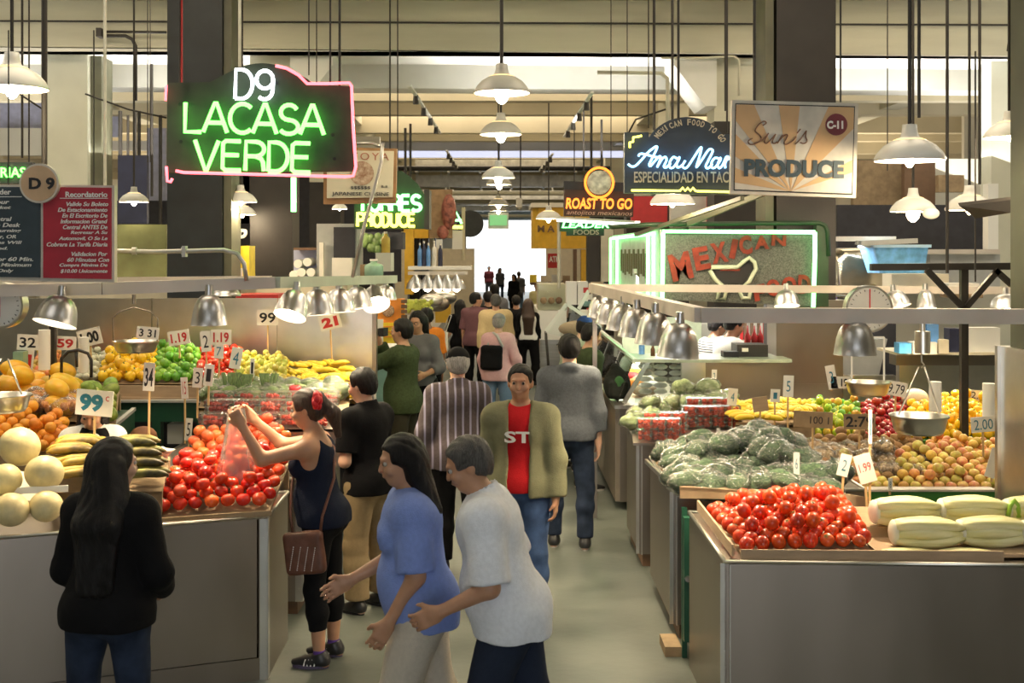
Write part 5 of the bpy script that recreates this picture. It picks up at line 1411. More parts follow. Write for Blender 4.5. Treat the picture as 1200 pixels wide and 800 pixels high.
b = MB(); b.bar((1.18, 11.3, 1.01), (1.42, 11.3, 1.42), .03, .04); b.bar((1.28, 11.25, 1.42), (1.28, 16.3, 1.42), .03, .03); b.bar((1.12, 16.3, 1.01), (1.3, 16.3, 1.42), .03, .03)
for yy in (12.5, 13.8, 15.0): b.bar((1.12, yy, 1.01), (1.28, yy, 1.42), .02, .02)
b.build('case_frame', M['steel2'], t)
b = MB(); b.hexa([(1.12, 11.35, 1.01), (1.13, 11.35, 1.01), (1.13, 16.3, 1.01), (1.12, 16.3, 1.01), (1.27, 11.35, 1.42), (1.28, 11.35, 1.42), (1.28, 16.3, 1.42), (1.27, 16.3, 1.42)]); b.build('slanted_pane', M['glass'], t)
b = MB(); b.cyl((1.34, 11.5, 1.37), (1.34, 16.2, 1.37), .015, n=8); b.build('case_light', glow('case_tube', (1,.97,.90), 9), t)
for xx, yy, pw_ in ((2.0, 13.4, 60), (3.6, 12.4, 28)):  # added lights, out of sight, that brighten the two stall interiors
    tl = thing('strip_light', 'added unseen fill light inside the %s stall, above view' % ('hot food' if xx < 3 else 'right produce'), 'lamp', (xx, yy, 2.2 if xx < 3 else 2.55)); b = MB(); b.box(xx-.5, xx+.5, yy-.06, yy+.06, tl.location.z, tl.location.z+.05); b.build('housing', M['enamel'], tl)
    al = area_light('lamp_light', (0, 0, -.02), 1.0, .12, pw_, DAY); al.parent = tl
b = MB(); b.box(1.28, 1.72, 11.26, 11.27, 1.02, 1.39); b.build('front_pane', M['glass'], t)
foods = ['card', 'bright', 'orange', 'cream', 'red', 'yellow']
for k in range(14):
    m = M[foods[k % 6]]; y = 11.9+k*.32
    b = MB(); b.ball((1.45+.1*(k % 2), y, 1.06), (.13, .12, .06), 10, 6); single('food_tray', b, m, 'heaped food tray inside the glass case of the hot food stall', 'food', 'food trays in the glass case')
for i in range(3):
    for j in range(6):
        p = P(757+i*18, 459-j*7.2, 11.36); b = MB(); b.ball((p.x, p.y+.05, p.z), (.068, .05, .028), 12, 6); single('bread_pack', b, M['bright'] if (i+j) % 3 else M['greyen'], 'round pale packet stacked behind the front pane of the hot food stall', 'packet', 'stacked packets in the hot food stall')
# second glass case farther (slanted white frames)
t = thing('glass_case', 'tall slanted glass case frame right of the aisle beyond the blue cap', 'display case', (1.2, 17.5, 0))
b = MB(); b.box(1.15, 1.9, 17.2, 22.5, 0, 1.0); b.build('base', M['bright'], t)
b = MB()
for a, c in (((664, 356), (704, 383)), ((664, 356), (640, 388)), ((704, 383), (690, 400)), ((690, 340), (678, 362))): b.bar(P(*a, 17), P(*c, 17), .05, .05)
b.build('frame', M['bright'], t)
b = MB(); b.add([P(664, 356, 17.05), P(704, 383, 17.05), P(690, 402, 17.05), P(640, 390, 17.05)], [(0, 1, 2, 3)], False); b.build('pane', M['glass'], t)
b = MB(); b.ball(P(678, 385, 17.6), (.3, .2, .12), 12, 8); b.build('food', M['card'], t)
t = thing('bar_stool', 'dark high chair standing in the aisle before the blue cap man', 'chair', tuple(P(648, 418, 17.5)))
b = MB(); q0 = P(644, 0, 17.5); 
for dx, dy in ((0, 0), (.3, 0), (0, .3), (.3, .3)): b.tube([(q0.x+dx, 17.5+dy, 0), (q0.x+dx*.9+.02, 17.5+dy, .62)], .014, 6)
b.tube([(q0.x, 17.5, .62), (q0.x-.05, 17.45, 1.25)], .014, 6); b.tube([(q0.x, 17.8, .62), (q0.x-.05, 17.85, 1.25)], .014, 6); b.bar((q0.x-.05, 17.45, 1.2), (q0.x-.05, 17.85, 1.2), .02, .12); b.build('legs', M['blackmetal'], t)
b = MB(); b.box(q0.x-.02, q0.x+.34, 17.45, 17.85, .62, .66); b.build('seat', M['brown'], t)
# white post and steel wrap of dark column
b = MB(); b.box(2.69, 3.34, 11.60, 12.0, 0, 1.97); b.box(2.685, 3.345, 11.595, 12.0, 1.15, 1.16); single('column_cladding', b, M['steel'], 'plain steel cladding around the foot of the dark right column', 'cladding')
# backsplash left
t = thing('steel_backsplash', 'shiny steel backsplash behind the left produce', 'backsplash', (-3, 11.35, 0))
for a, c in ((-5.6, -4.2), (-4.19, -3.30), (-3.29, -2.11), (-2.10, -1.19)):
    b = MB(); b.box(a, c, 11.33, 11.37, .4, 2.0); b.build('sheet', M['steel2'], t)
b = MB(); b.box(-5.6, -1.19, 11.38, 11.4, 0, .4); b.build('base_board', M['dark'], t)
# upper right steel things
b = MB()
def sq(v):
    f_ = lambda q: math.copysign(abs(q)**.42, q)
    r_ = 1+.05*math.sin(v.x*9)*math.cos(v.z*5)
    return Vector((f_(v.x)*r_, f_(v.y)*r_, f_(v.z)))
p = P(1001, 319, 13.1); b.ball(p, (.29, .22, .27), 36, 24, fn=sq); single('steel_hood', b, M['wavy'], 'wavy shiny steel hood right of the green neon sign', 'hood')
b = MB(); b.tube([P(969, 340, 12.7), P(975, 347, 12.7), P(1000, 348, 12.7), P(1030, 347, 12.7)], .03, 6); single('steel_tray', b, M['wavy'], 'shiny bent steel edge below the wavy hood', 'tray')
t = thing('plastic_tub', 'translucent blue plastic tub on the right upper shelf', 'tub', tuple(P(1057, 320, 12.0)))
a, c, d_, e_ = P(1031, 320, 12), P(1083, 320, 12), P(1025, 290, 12), P(1088, 290, 12)
b = MB(); b.hexa([a, c, c+Vector((0, .4, 0)), a+Vector((0, .4, 0)), d_, e_, e_+Vector((0, .5, 0)), d_+Vector((0, .5, 0))]); b.build('body', mat('blue_tub', (.16,.42,.78), .3, var=.35, scale=9), t)
b = MB(); b.box(d_.x-.02, e_.x+.02, 11.97, 12.5, d_.z, d_.z+.03); b.build('rim', mat('light_blue_rim', (.45,.68,.90), .3), t)
b = MB(); b.bar(P(1008, 285, 12), P(1074, 282, 12), .08, .05); b.bar(P(1003, 284, 12.1), P(1020, 288, 12.1), .05, .04); single('wrapped_roll', b, M['greybox'], 'grey folded bundle lying on top of the blue tub', 'bundle')
# black braced post
t = thing('braced_post', 'black steel T-shaped post with diagonal braces in the right stall', 'post', tuple(P(1129, 520, 9.5)))
b = MB(); b.bar(P(1020, 313, 9.5), P(1290, 311, 9.5), .06, .055); b.build('beam', M['blackmetal'], t)
b = MB(); b.bar(P(1129.5, 313, 9.52), (P(1129.5, 0, 9.52).x, 9.52, .2), .055, .055, (0, 1, 0)); b.build('upright', M['blackmetal'], t)
for a, c in (((1086, 316), (1130, 362)), ((1170, 316), (1130, 362)), ((1166, 316), (1186, 334))):
    b = MB(); b.bar(P(*a, 9.48), P(*c, 9.48), .04, .045); b.build('brace', M['blackmetal'], t)
# fan blade
b = MB(); vs = [P(1124, 241, 8.0), P(1186, 234, 7.6), P(1186, 249, 7.6), P(1143, 256, 8.0)]
b.add([v for v in vs]+[v+Vector((0, .02, .02)) for v in vs], [(0, 1, 2, 3), (7, 6, 5, 4), (0, 4, 5, 1), (1, 5, 6, 2), (2, 6, 7, 3), (3, 7, 4, 0)], False)
t = thing('ceiling_fan', 'dark wooden fan blade projecting from the right edge column', 'fan', tuple(P(1160, 250, 7.8))); b.build('blade', M['darkbrown'], t)
b = MB(); b.cyl(P(1186, 242, 7.6), P(1210, 240, 7.5), .03, n=8); b.build('arm', M['blackmetal'], t)
# stove/steel bench at right back
t = thing('steel_bench', 'shiny steel bench and backguard behind the right produce', 'bench', tuple(P(1110, 480, 12.0)))
b = MB(); b.box(*pxbox(1054, 1260, 428, 520, 11.4, 11.5)); b.build('front_sheet', M['steel2'], t)
b = MB(); b.box(*pxbox(1050, 1260, 416, 428, 11.3, 11.5)); b.build('upper_band', M['steel'], t)
b = MB(); b.box(*pxbox(1051, 1260, 413, 416, 11.2, 11.8)); b.build('top_edge', M['cream'], t)
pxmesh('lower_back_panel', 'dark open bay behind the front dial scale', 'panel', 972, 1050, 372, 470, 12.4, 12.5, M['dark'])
b = MB()
a = [P(984, 397, 12.2), P(1040, 397, 12.2), P(1030, 440, 12.2), P(970, 440, 12.2)]; b.add(a+[v+Vector((0, .1, 0)) for v in a], [(3, 2, 1, 0), (4, 5, 6, 7), (0, 1, 5, 4), (1, 2, 6, 5), (2, 3, 7, 6), (3, 0, 4, 7)], False); single('grey_machine', b, M['greybox'], 'grey slanted machine cover behind the front scale pan', 'machine')
a = [P(968, 440, 11.9), P(1050, 440, 11.9), P(1064, 480, 11.9), P(958, 480, 11.9)]; b = MB(); b.add(a+[v+Vector((0, .1, 0)) for v in a], [(3, 2, 1, 0), (4, 5, 6, 7), (0, 1, 5, 4), (1, 2, 6, 5), (2, 3, 7, 6), (3, 0, 4, 7)], False); single('steel_flap', b, M['steel2'], 'slanted steel flap under the front scale pan', 'panel')
for k, (a, c, e, f, mm, lb) in enumerate(((1054, 1068, 402, 414, 'blue', 'blue carton left on the bench'), (1070, 1098, 401, 415, 'white', 'white carton in the middle of the bench'), (1100, 1112, 398, 414, 'cream', 'cream carton right of the white one on the bench'), (1086, 1100, 380, 402, 'bblue', 'blue and white box standing on the bench'), (1113, 1126, 385, 413, 'blackblue', 'dark blue box right on the bench'), (1135, 1172, 384, 413, 'bright', 'white sheet of paper goods at the right end of the bench'))):
    pxmesh('carton', lb, 'box', a, c, e, f, 11.1+.03*k, 11.25+.03*k, M[mm])
pxmesh('purple_jug', 'purple and black bottles column behind the dial scale', 'bottle', 971, 981, 348, 388, 12.0, 12.2, mat('purple', (.16,.10,.35), .3, var=.5))
# heat-lamp-like steel cylinder scale body at (1080,400)
b = MB(); p = P(1081, 388, 8.2); b.cyl(p, p-Vector((0, 0, .15)), .052, n=16); b.cyl(P(1081, 372, 8.2), p, .02, n=8); sc_body = b
M['dial'] = mat('dial_face', (.62,.62,.60), .3, var=.03)
def pan(t, px, py, d, r, h, frame_top=None, fx=None):
    p = P(px, py, d)
    b = MB(); b.lathe([(r*1.02, .0), (r*1.02, -.012), (r*.96, -.015), (r*.86, -h*.8), (r*.78, -h), (0, -h)], p, 32)
    b.lathe([(r*1.02, 0), (r*.94, -.004), (r*.84, -h*.75), (0, -h*.85)], p, 32); b.build('scale_pan', M['steel2'], t)
    if frame_top is not None:
        ft = P(fx if fx is not None else px, frame_top, d); b = MB()
        for s in (-1, 1): b.tube([ft+Vector((s*.02, 0, 0)), p+Vector((s*r*.72, 0, 0))], .006, 6)
        b.build('hanging_wire', M['steel2'], t)
def dial(t, px, py, d, r, label=None):
    c = P(px, py, d)
    b = MB(); b.cyl(c, c+Vector((0, .09, 0)), r, n=36); b.build('dial_case', M['steel2'], t)
    b = MB(); b.cyl(c-Vector((0, .004, 0)), c, r*.90, n=36); b.build('dial_face', M['dial'], t)
    b = MB(); b.box(c.x-.004, c.x+.004, d-.012, d-.006, c.z-r*.5, c.z+r*.85); b.build('needle', M['red'], t)
    b = MB()
    for k in range(24):
        a = 2*PI*k/24; b.bar((c.x+r*.76*math.cos(a), d-.006, c.z+r*.76*math.sin(a)), (c.x+r*.84*math.cos(a), d-.006, c.z+r*.84*math.sin(a)), .004, .004, (0, 1, 0))
    b.build('tick_marks', M['black'], t)
t = thing('hanging_scale', 'hanging dial scale with round white face and steel pan, left one at right stall', 'scale', tuple(P(1018, 462, 9.0)))
dial(t, 1019, 362, 9.0, .178); b = MB(); b.bar(P(998, 395, 9.0), P(998, 446, 9.0), .012, .012); b.bar(P(1036, 395, 9.0), P(1036, 446, 9.0), .012, .012); b.bar(P(998, 395, 9), P(1036, 395, 9), .012, .012); b.build('pan_bracket', M['enamel'], t)
pan(t, 1017, 447, 9.0, .165, .10)
t = thing('hanging_scale', 'second hanging scale with wide steel pan in front of the yellow peppers', 'scale', tuple(P(1077, 506, 8.2)))
sc_body.build('scale_body', M['steel2'], t); pan(t, 1077, 486, 8.2, .195, .125, 430, 1080)
b = MB(); b.tube([P(1080, 414, 8.2), P(1080, 424, 8.2), P(1083, 427, 8.2), P(1080, 431, 8.2)], .006, 6); b.build('hook', M['steel2'], t)
t = thing('hanging_scale', 'hanging scale with wire frame and shallow dark pan in the left stall', 'scale', tuple(P(158, 412, 8.8)))
b = MB(); b.tube([P(133, 400, 8.8), P(132, 373, 8.8), P(141, 365, 8.8), P(157, 360, 8.8), P(176, 365, 8.8), P(185, 373, 8.8), P(184, 400, 8.8)], .006, 6); b.build('wire_frame', M['steel'], t)
pan(t, 159, 399, 8.8, .165, .085); b = MB(); b.cyl(P(157, 356, 8.8), P(157, 345, 8.8), .015, n=8); b.build('hook', M['steel'], t)
t = thing('hanging_scale', 'dial scale cut off by the left edge under the grey rail', 'scale', tuple(P(2, 480, 7.0)))
dial(t, 0, 358, 7.0, .135); pan(t, 2, 462, 7.0, .165, .10, 420, 5)
# jars etc in the left stall
for px, py, d, w, h, mm, lb in ((52, 398, 9.0, .055, .30, 'white', 'white paper towel tube standing at the left, nearest the edge'), (98, 401, 9.2, .05, .27, 'white', 'white paper roll tube standing left of the wire scale')):
    p = P(px, py+35, d); b = MB(); b.cyl(p, p+Vector((0, 0, h)), w*.8, n=14); single('paper_tube', b, M[mm], lb, 'tube')
b = MB(); b.tube([P(72, 440, 8.7), P(72, 420, 8.7), P(80, 412, 8.7), P(92, 410, 8.7), P(103, 414, 8.7), P(107, 422, 8.7), P(107, 442, 8.7)], .012, 6); b.tube([P(89, 411, 8.7), P(90, 430, 8.7)], .010, 6); single('wire_rack', b, M['blackmetal'], 'small black arched wire rack behind the yellow mangoes', 'rack')
pxmesh('green_jar', 'pale green jar on the left stall shelf', 'jar', 15, 27, 412, 434, 9.2, 9.3, M['bgreen'])
# register in hot food stall
t = pxthing('cash_register', 'black cash register on the counter behind the cook', 'register', 864, 900, 404, 421, 11.5, 11.8, M['blackmetal'], extra=[('keypad', (848, 866, 412, 421, 11.45, 11.6), M['black']), ('receipt', (870, 877, 408, 412, 11.47, 11.5), M['white'])])
pxmesh('white_sheet', 'pale green wall panel inside the hot food stall', 'partition', 730, 822, 372, 424, 14.9, 15, mat('pale_green_wall', (.52,.60,.42), .6))
pxmesh('white_sheet', 'pale back wall behind the cook', 'partition', 822, 906, 365, 424, 15.3, 15.4, M['bright'])
pxmesh('steel_window', 'steel framed mirror behind the cook', 'mirror', 836, 870, 372, 388, 15.0, 15.1, M['steel2'])
for px in (876, 884, 891):
    p = P(px, 408, 12.6); b = MB(); b.lathe([(0, 0), (.032, 0), (.034, .12), (.012, .17), (.006, .24), (0, .24)], p, 10); single('sauce_bottle', b, M['red'], 'red sauce bottle on the hot food counter', 'bottle', 'red sauce bottles')
for px in (868, 872, 880, 888, 895): 
    b = MB(); b.box(*pxbox(px, px+3, 372, 398, 14.0, 14.05)); single('red_strip', b, M['red'] if px % 8 else M['brown'], 'narrow red hanging packet strip behind the cook', 'packet', 'hanging packet strips behind the cook')
b = MB(); p = P(765, 420, 11.6); b.lathe([(0, 0), (.022, 0), (.022, .09), (.012, .11), (.012, .16), (0, .16)], p, 10); single('brown_bottle', b, mat('brown_glass', (.12,.05,.02), .2), 'brown bottle standing on the pale green shelf', 'bottle')
b = MB(); p = P(752, 415, 11.8); b.cyl(p, p+Vector((0, 0, .09)), .03, n=10); single('blue_can', b, M['bblue'], 'small blue and white can on the shelf edge', 'can')
# corner steel column right edge
b = MB(); b.box(3.09, 3.80, 6.72, 7.40, .0, 1.86); b.box(3.07, 3.095, 7.36, 7.40, 0, 1.86); single('steel_pillar_cladding', b, M['steel2'], 'steel cladding at the foot of the right edge column', 'cladding')
t = thing('garden_tool', 'lime green looped handle beside the steel column at right', 'handle', tuple(P(1186, 612, 6.3)))
b = MB(); p = P(1188, 600, 6.3); b.tube([P(1180, 610, 6.3), P(1184, 592, 6.3), P(1189, 586, 6.3), P(1193, 592, 6.3), P(1194, 606, 6.3)], .013, 8); b.build('handle', mat('lime_plastic', (.25,.45,.04), .4), t)

# ---------------------------------------------------------------- produce
def blob(name, fn=None, seg=(12, 8), r=(1, 1, 1), mats=None, extra=None):
    b = MB(); b.ball((0, 0, 0), r, seg[0], seg[1], fn=fn)
    if extra: extra(b)
    return b.mesh(mats)
def lob(v, n=5, a=.05, dip=.12):
    t = math.atan2(v.y, v.x); s = math.hypot(v.x, v.y)
    k = 1+a*math.cos(n*t)*s
    z = v.z*(1-dip*math.exp(-(s/.35)**2)) if v.z > 0 else v.z
    return Vector((v.x*k, v.y*k, z))
M['stem'] = mat('green_stem', (.13,.22,.05), .6)
def veg(name, col, rough=.28, rnd=.12, hue=.012, fn=None, r=(1, 1, .88), stem=None, var=.12, scale=8, seg=(14, 9), col2=None, bump=0):
    m = mat(name, col, rough, var=var, scale=scale, rnd=rnd, rhue=hue, coat=.12 if rough < .35 else 0, col2=col2, bump=bump)
    def ex(b):
        if stem:
            b.mi = 1; zz = r[2]
            if stem == 'calyx':
                for k in range(5):
                    a = 2*PI*k/5; b.add([(0, 0, zz*.93), (.28*math.cos(a-.3), .28*math.sin(a-.3), zz*.93), (.42*math.cos(a), .42*math.sin(a), zz*.90), (.28*math.cos(a+.3), .28*math.sin(a+.3), zz*.93)], [(0, 1, 2, 3)])
                b.cyl((0, 0, zz*.86), (0, 0, zz*1.02), .06, n=5)
            else: b.cyl((0, 0, zz*.78), (.05, 0, zz*1.12), .10, .12, 6)
    return blob(name, fn, seg, r, [m, M['stem']], ex)
PR = {
 'tomato': veg('tomato_skin', (.60,.03,.012), .2, .22, .006, lambda v: lob(v, 5, .03), (1, 1, .86), None, .35, 2.5, col2=(.62,.05,.010)),
 'tomato2': veg('roma_skin', (.62,.040,.008), .25, .25, .006, lambda v: lob(v, 4, .03), (1, 1, 1.12), None, .35, 2.5, col2=(.66,.075,.012)),
 'tomatoc': veg('tomato_calyx_skin', (.60,.05,.015), .2, .2, .007, lambda v: lob(v, 5, .03), (1, 1, .86), 'calyx', .3, 2.5, col2=(.66,.09,.015)),
 'otomato': veg('pale_tomato_skin', (.66,.13,.035), .25, .16, .014, lambda v: lob(v, 5, .03), (1, 1, .88), None, .15, 3),
 'orange': veg('orange_skin', (.78,.30,.02), .42, .14, .012, None, (1, 1, .95), None, .08, 20, bump=.1),
 'lime': veg('green_pepper_skin', (.14,.36,.03), .22, .3, .02, lambda v: lob(v, 4, .09), (1, 1, 1.05), 's', .3),
 'ypepper': veg('yellow_pepper_skin', (.82,.50,.015), .22, .12, .012, lambda v: lob(v, 4, .15, .28), (1, 1, 1.15), 's', .12),
 'guava': veg('guava_skin', (.62,.60,.12), .4, .18, .03, None, (1, 1, 1.1), None, .15),
 'rapple': veg('red_apple_skin', (.34,.015,.02), .2, .25, .012, lambda v: lob(v, 5, .04, .25), (1, 1, .9), 's', .3),
 'peach': veg('peach_skin', (.70,.40,.08), .4, .2, .04, None, (1, 1, .95), None, .3, 2.0, col2=(.60,.25,.07)),
 'kiwi': veg('brown_root_skin', (.30,.17,.07), .8, .25, .01, None, (1.25, .85, .85), None, .2, 20, bump=.3),
 'gpepper': veg('mixed_pepper_skin', (.40,.46,.03), .25, .2, .10, lambda v: lob(v, 4, .10), (1, 1, 1.15), 's', .5, 2, col2=(.66,.52,.03)),
 'mango': veg('mango_skin', (.72,.47,.03), .4, .14, .015, None, (1.45, .95, .9), None, .25, 1.5, col2=(.78,.40,.02)),
 'gmango': veg('green_mango_skin', (.24,.32,.05), .45, .25, .03, None, (1.3, .95, .9), None, .3, 1.5),
 'melon': veg('honeydew_rind', (.70,.60,.30), .45, .05, .01, lambda v: Vector((v.x, v.y, v.z*(1-.03*math.exp(-(math.hypot(v.x, v.y)/.2)**2)))), (1, 1, .93), None, .07, 3, (28, 18), bump=.1),
 'garlic': veg('pale_bulb_skin', (.60,.60,.46), .5, .2, .03, lambda v: lob(v, 6, .06), (1, 1, .9), 's', .2),
 'papple': veg('pale_apple_skin', (.66,.52,.13), .35, .2, .045, lambda v: lob(v, 5, .03, .2), (1, 1, .92), None, .3, 1.7, col2=(.60,.27,.10)),
}
def place(me, name, label, cat, group, p, r, R=None):
    o = bpy.data.objects.new(name, me); COL.objects.link(o); o.location = p
    o.scale = (r, r, r) if not hasattr(r, '__len__') else r
    o.rotation_euler = R or (random.uniform(-.6, .6), random.uniform(-.6, .6), random.uniform(0, 6.28))
    return tag(o, label, cat, group)
def bil(c, u, v):
    a = c[0].lerp(c[1], u); b_ = c[3].lerp(c[2], u); return a.lerp(b_, v)
def rack(c, m, label, zf=None, th=.02):
    c = [Vector(v) for v in c]; e = Vector((0, 0, -.012)); ctr = sum(c, Vector())/4
    if zf is None:
        zf = 0
        if ctr.y < 7.7: zf = .937 if ctr.x < 0 else .918
        elif ctr.y < 9.6 and -2.5 < ctr.x < -1.2: zf = .93
        elif ctr.y > 9.9 and ctr.x < -1.8: zf = 1.205
        elif ctr.x > 0 and ctr.x < 1.9 and ctr.y < 9: zf = .955
        elif ctr.x > 0 and ctr.x < 1.9 and ctr.y < 10.4: zf = .965
    t = thing('display_rack', label, 'rack', (ctr.x, ctr.y, zf))
    q = MB(); q.hexa([v+Vector((0, 0, -th))+e for v in c]+[v+e for v in c]); q.build('board', m, t)
    q = MB(); zt = [max(zf, v.z-.01-th-.10) for v in c[:2]]
    q.hexa([(c[0].x, c[0].y, zt[0]), (c[1].x, c[1].y, zt[1]), (c[1].x, c[1].y+.015, zt[1]), (c[0].x, c[0].y+.015, zt[0]), (c[0].x, c[0].y, c[0].z-.012), (c[1].x, c[1].y, c[1].z-.012), (c[1].x, c[1].y+.015, c[1].z-.012), (c[0].x, c[0].y+.015, c[0].z-.012)])
    if c[0].z-.012 > zt[0]+.005: q.build('front_board', m, t)
    for v in c:
        p = v+(ctr-v)*.06
        if v.z-th-.012 > zf+.02:
            q = MB(); q.box(p.x-.015, p.x+.015, p.y-.015, p.y+.015, zf, p.z-th-.012); q.build('leg', m, t)
    return t
def pile(kind, label, cat, group, corners, r, over=.35, name=None, flat=False, hump=0.0, mix=None, board=None, drop=True, rj=.08, upright=False):
    """corners: four world points of the sloped rack (front-left, front-right, back-right, back-left)"""
    c = [Vector(q) for q in corners]
    wu = ((c[1]-c[0]).length+(c[2]-c[3]).length)/2; wv = ((c[3]-c[0]).length+(c[2]-c[1]).length)/2
    sp = 2.04*r; nu, nv = max(1, int(wu/sp)), max(1, int(wv/(sp*.87)))
    pts = []
    for j in range(nv):
        for i in range(nu):
            pts.append(((i+.5+(.25 if j % 2 else -.25))/nu, (j+.5)/nv, 0))
    up2 = [(random.random()*.86+.07, random.random()*.86+.07, 1) for _ in range(int(nu*nv*over))]
    XY = []; n = 0
    placed = np.zeros((0, 4))
    for u, v, lay in pts+up2:
        if len(placed) >= 300: break
        q = bil(c, min(max(u, .02), .98), v); q.z += hump*math.sin(PI*u)*math.sin(PI*min(1, v*1.2))
        q.x += random.uniform(-.06, .06)*r; q.y += random.uniform(-.06, .06)*r
        rr = r*random.uniform(1-rj, 1.0)
        z = q.z+rr*.92
        if len(placed):
            d2 = (placed[:, 0]-q.x)**2+(placed[:, 1]-q.y)**2; R2 = (placed[:, 3]+rr)**2*.94
            mk = d2 < R2
            if mk.any(): z = max(z, (placed[mk, 2]+np.sqrt(np.maximum(R2[mk]-d2[mk], 0))*.93).max())
        if lay and z > q.z+rr*3.2: continue
        placed = np.vstack([placed, [q.x, q.y, z, rr]])
        k = kind if not mix or random.random() > mix[1] else mix[0]
        place(PR[k], name or cat, label, cat, group, (q.x, q.y, z), rr, None if not upright else (random.uniform(-.3, .3), random.uniform(-.3, .3), random.uniform(0, 6)))
    if board:
        bm_, blabel, th = board
        q = MB(); dn = Vector((0, 0, -th)); e = Vector((0, 0, -.012))
        rack(c, bm_, blabel)
    return placed

# -- left stall
pile('tomato', 'ripe red tomato in the big pile at the front of the left counter', 'tomato', 'red tomatoes on the left counter', [P(186, 604, 6.80), P(316, 596, 6.86), P(340, 536, 7.60), P(206, 545, 7.50)], .043, .75, mix=('tomatoc', .12), hump=.05,
     board=(M['cardd'], 'sloped rack under the red tomatoes of the left counter', .16))
pile('otomato', 'paler orange-red tomato in the second pile of the left stall', 'tomato', 'orange-red tomatoes behind the red pile', [P(214, 540, 7.85), P(338, 540, 7.85), P(338, 507, 8.3), P(232, 507, 8.3)], .044, .6,
     board=(M['cardd'], 'rack under the orange-red tomatoes', .2))
# card tray edges
b = MB(); b.bar(P(182, 610, 6.73), P(318, 601, 6.80), .012, .03); single('card_edge', b, M['cardd'], 'low cardboard edge in front of the red tomatoes', 'cardboard')
M['berry'] = mat('berry_red', (.50,.05,.03), .3, var=.5, scale=60)
M['cherry'] = mat('cherry_tomato_red', (.62,.07,.03), .25, var=.3, scale=50)
def clamshell(label, x, y, z, w, dp, h, rz, m, group):
    t = thing('plastic_box', label, 'box', (x, y, z), rz, group)
    b = MB(); k = .9
    b.hexa([(-w/2*k, -dp/2*k, 0), (w/2*k, -dp/2*k, 0), (w/2*k, dp/2*k, 0), (-w/2*k, dp/2*k, 0), (-w/2, -dp/2, h), (w/2, -dp/2, h), (w/2, dp/2, h), (-w/2, dp/2, h)])
    b.box(-w/2-.006, w/2+.006, -dp/2-.006, dp/2+.006, h*.62, h*.66); link_mesh('clear_shell', b.mesh(M['clam']), t, False)
    b = MB()
    for _ in range(26): b.ball((random.uniform(-w/2+.02, w/2-.02), random.uniform(-dp/2+.02, dp/2-.02), random.uniform(.015, h-.02)), .017, 7, 5)
    o = link_mesh('fruit', b.mesh(m), t, False); o['kind'] = 'stuff'
    return t
cs = clamshell('clear plastic box of red berries in the left stall row', -1.9, 8.5, 1.12, .19, .14, .10, 0, M['berry'], 'berry boxes in the left stall'); kk = tree(cs); first = True
for row, (d, yb) in enumerate(((8.45, 500), (8.70, 484), (8.95, 474))):
    z = P(0, yb, d).z
    for i in range(5):
        x = P(250+i*30.5+row*6, 0, d).x
        if first: cs.location = (x, d, z); cs.rotation_euler[2] = .1; first = False
        else: dup(cs, (x, d, z), random.uniform(-.15, .15), kids=kk)
rack([P(236, 500.5, 8.36), P(402, 500.5, 8.36), P(405, 475, 9.05), P(240, 475, 9.05)], M['steel'], 'steel shelf under the berry boxes of the left stall')
# bagged greens
def crumple(seed, amp=.18, fine=0):
    r = np.random.default_rng(seed); ks = r.normal(size=(6, 3))*2.6; ph = r.uniform(0, 6, 6)
    def fn(v):
        s = sum(math.sin(v.x*k[0]+v.y*k[1]+v.z*k[2]+p) for k, p in zip(ks, ph))/6
        s2 = sum(abs(math.sin(3.4*(v.x*k[1]+v.y*k[2]+v.z*k[0])+p)) for k, p in zip(ks, ph))/6-.6 if fine else 0
        return v*(1+amp*s*2+fine*3*s2)
    return fn
def bag_proto(name, m, seed, r=(1, .8, .62)):
    b = MB(); b.ball((0, 0, 0), [x*.93 for x in r], 30, 20, fn=crumple(seed, .22, .07)); inner = b.mesh(m)
    b = MB(); b.ball((0, 0, 0), [x*1.05 for x in r], 26, 18, fn=crumple(seed, .20, .09)); b.add([(-.25, 0, r[2]*.9), (.25, 0, r[2]*.9), (.4, .1, r[2]*1.5), (-.35, .05, r[2]*1.45), (0, -.2, r[2]*1.3)], [(0, 1, 2, 3), (0, 1, 4)], False); outer = b.mesh(M['film'])
    return inner, outer
M['leafdark'] = mat('dark_leaf_greens', (.020,.052,.028), .5, scale=9, col2=(.12,.20,.09), bump=1, bscale=22, rnd=.35)
M['leafpale'] = mat('pale_leaf_greens', (.16,.26,.07), .6, scale=12, col2=(.50,.58,.32), bump=1, bscale=18, rnd=.2)
M['leafgreen'] = mat('leaf_greens', (.07,.15,.03), .6, scale=12, col2=(.24,.34,.12), bump=1, bscale=18, rnd=.2)
M['bagfruit'] = mat('bagged_fruit', (.50,.33,.14), .5, scale=7, col2=(.66,.52,.36), bump=.6, bscale=8, rnd=.15)
M['bagorange'] = mat('bagged_orange', (.60,.20,.05), .5, scale=9, col2=(.78,.42,.16), bump=.6, bscale=8, rnd=.15)
def cluster(m, seed):
    r_ = random.Random(seed); b = MB()
    for k in range(26):
        a = r_.uniform(0, 6.28); s_ = math.sqrt(r_.random())*.72; z = r_.uniform(-.25, .42)*(1-s_*.7)
        b.ball((s_*math.cos(a), s_*.85*math.sin(a), z), .27, 9, 6)
    return b.mesh(m)
BAG = {k: [bag_proto(k, M[m], s) for s in (1, 2, 3)] for k, m in (('dark', 'leafdark'), ('pale', 'leafpale'), ('green', 'leafgreen'), ('fruit', 'bagfruit'), ('orange', 'bagorange'))}
for k_, m_ in (('fruit', 'bagfruit'), ('orange', 'bagorange')): BAG[k_] = [(cluster(M[m_], i), q[1]) for i, q in enumerate(BAG[k_])]
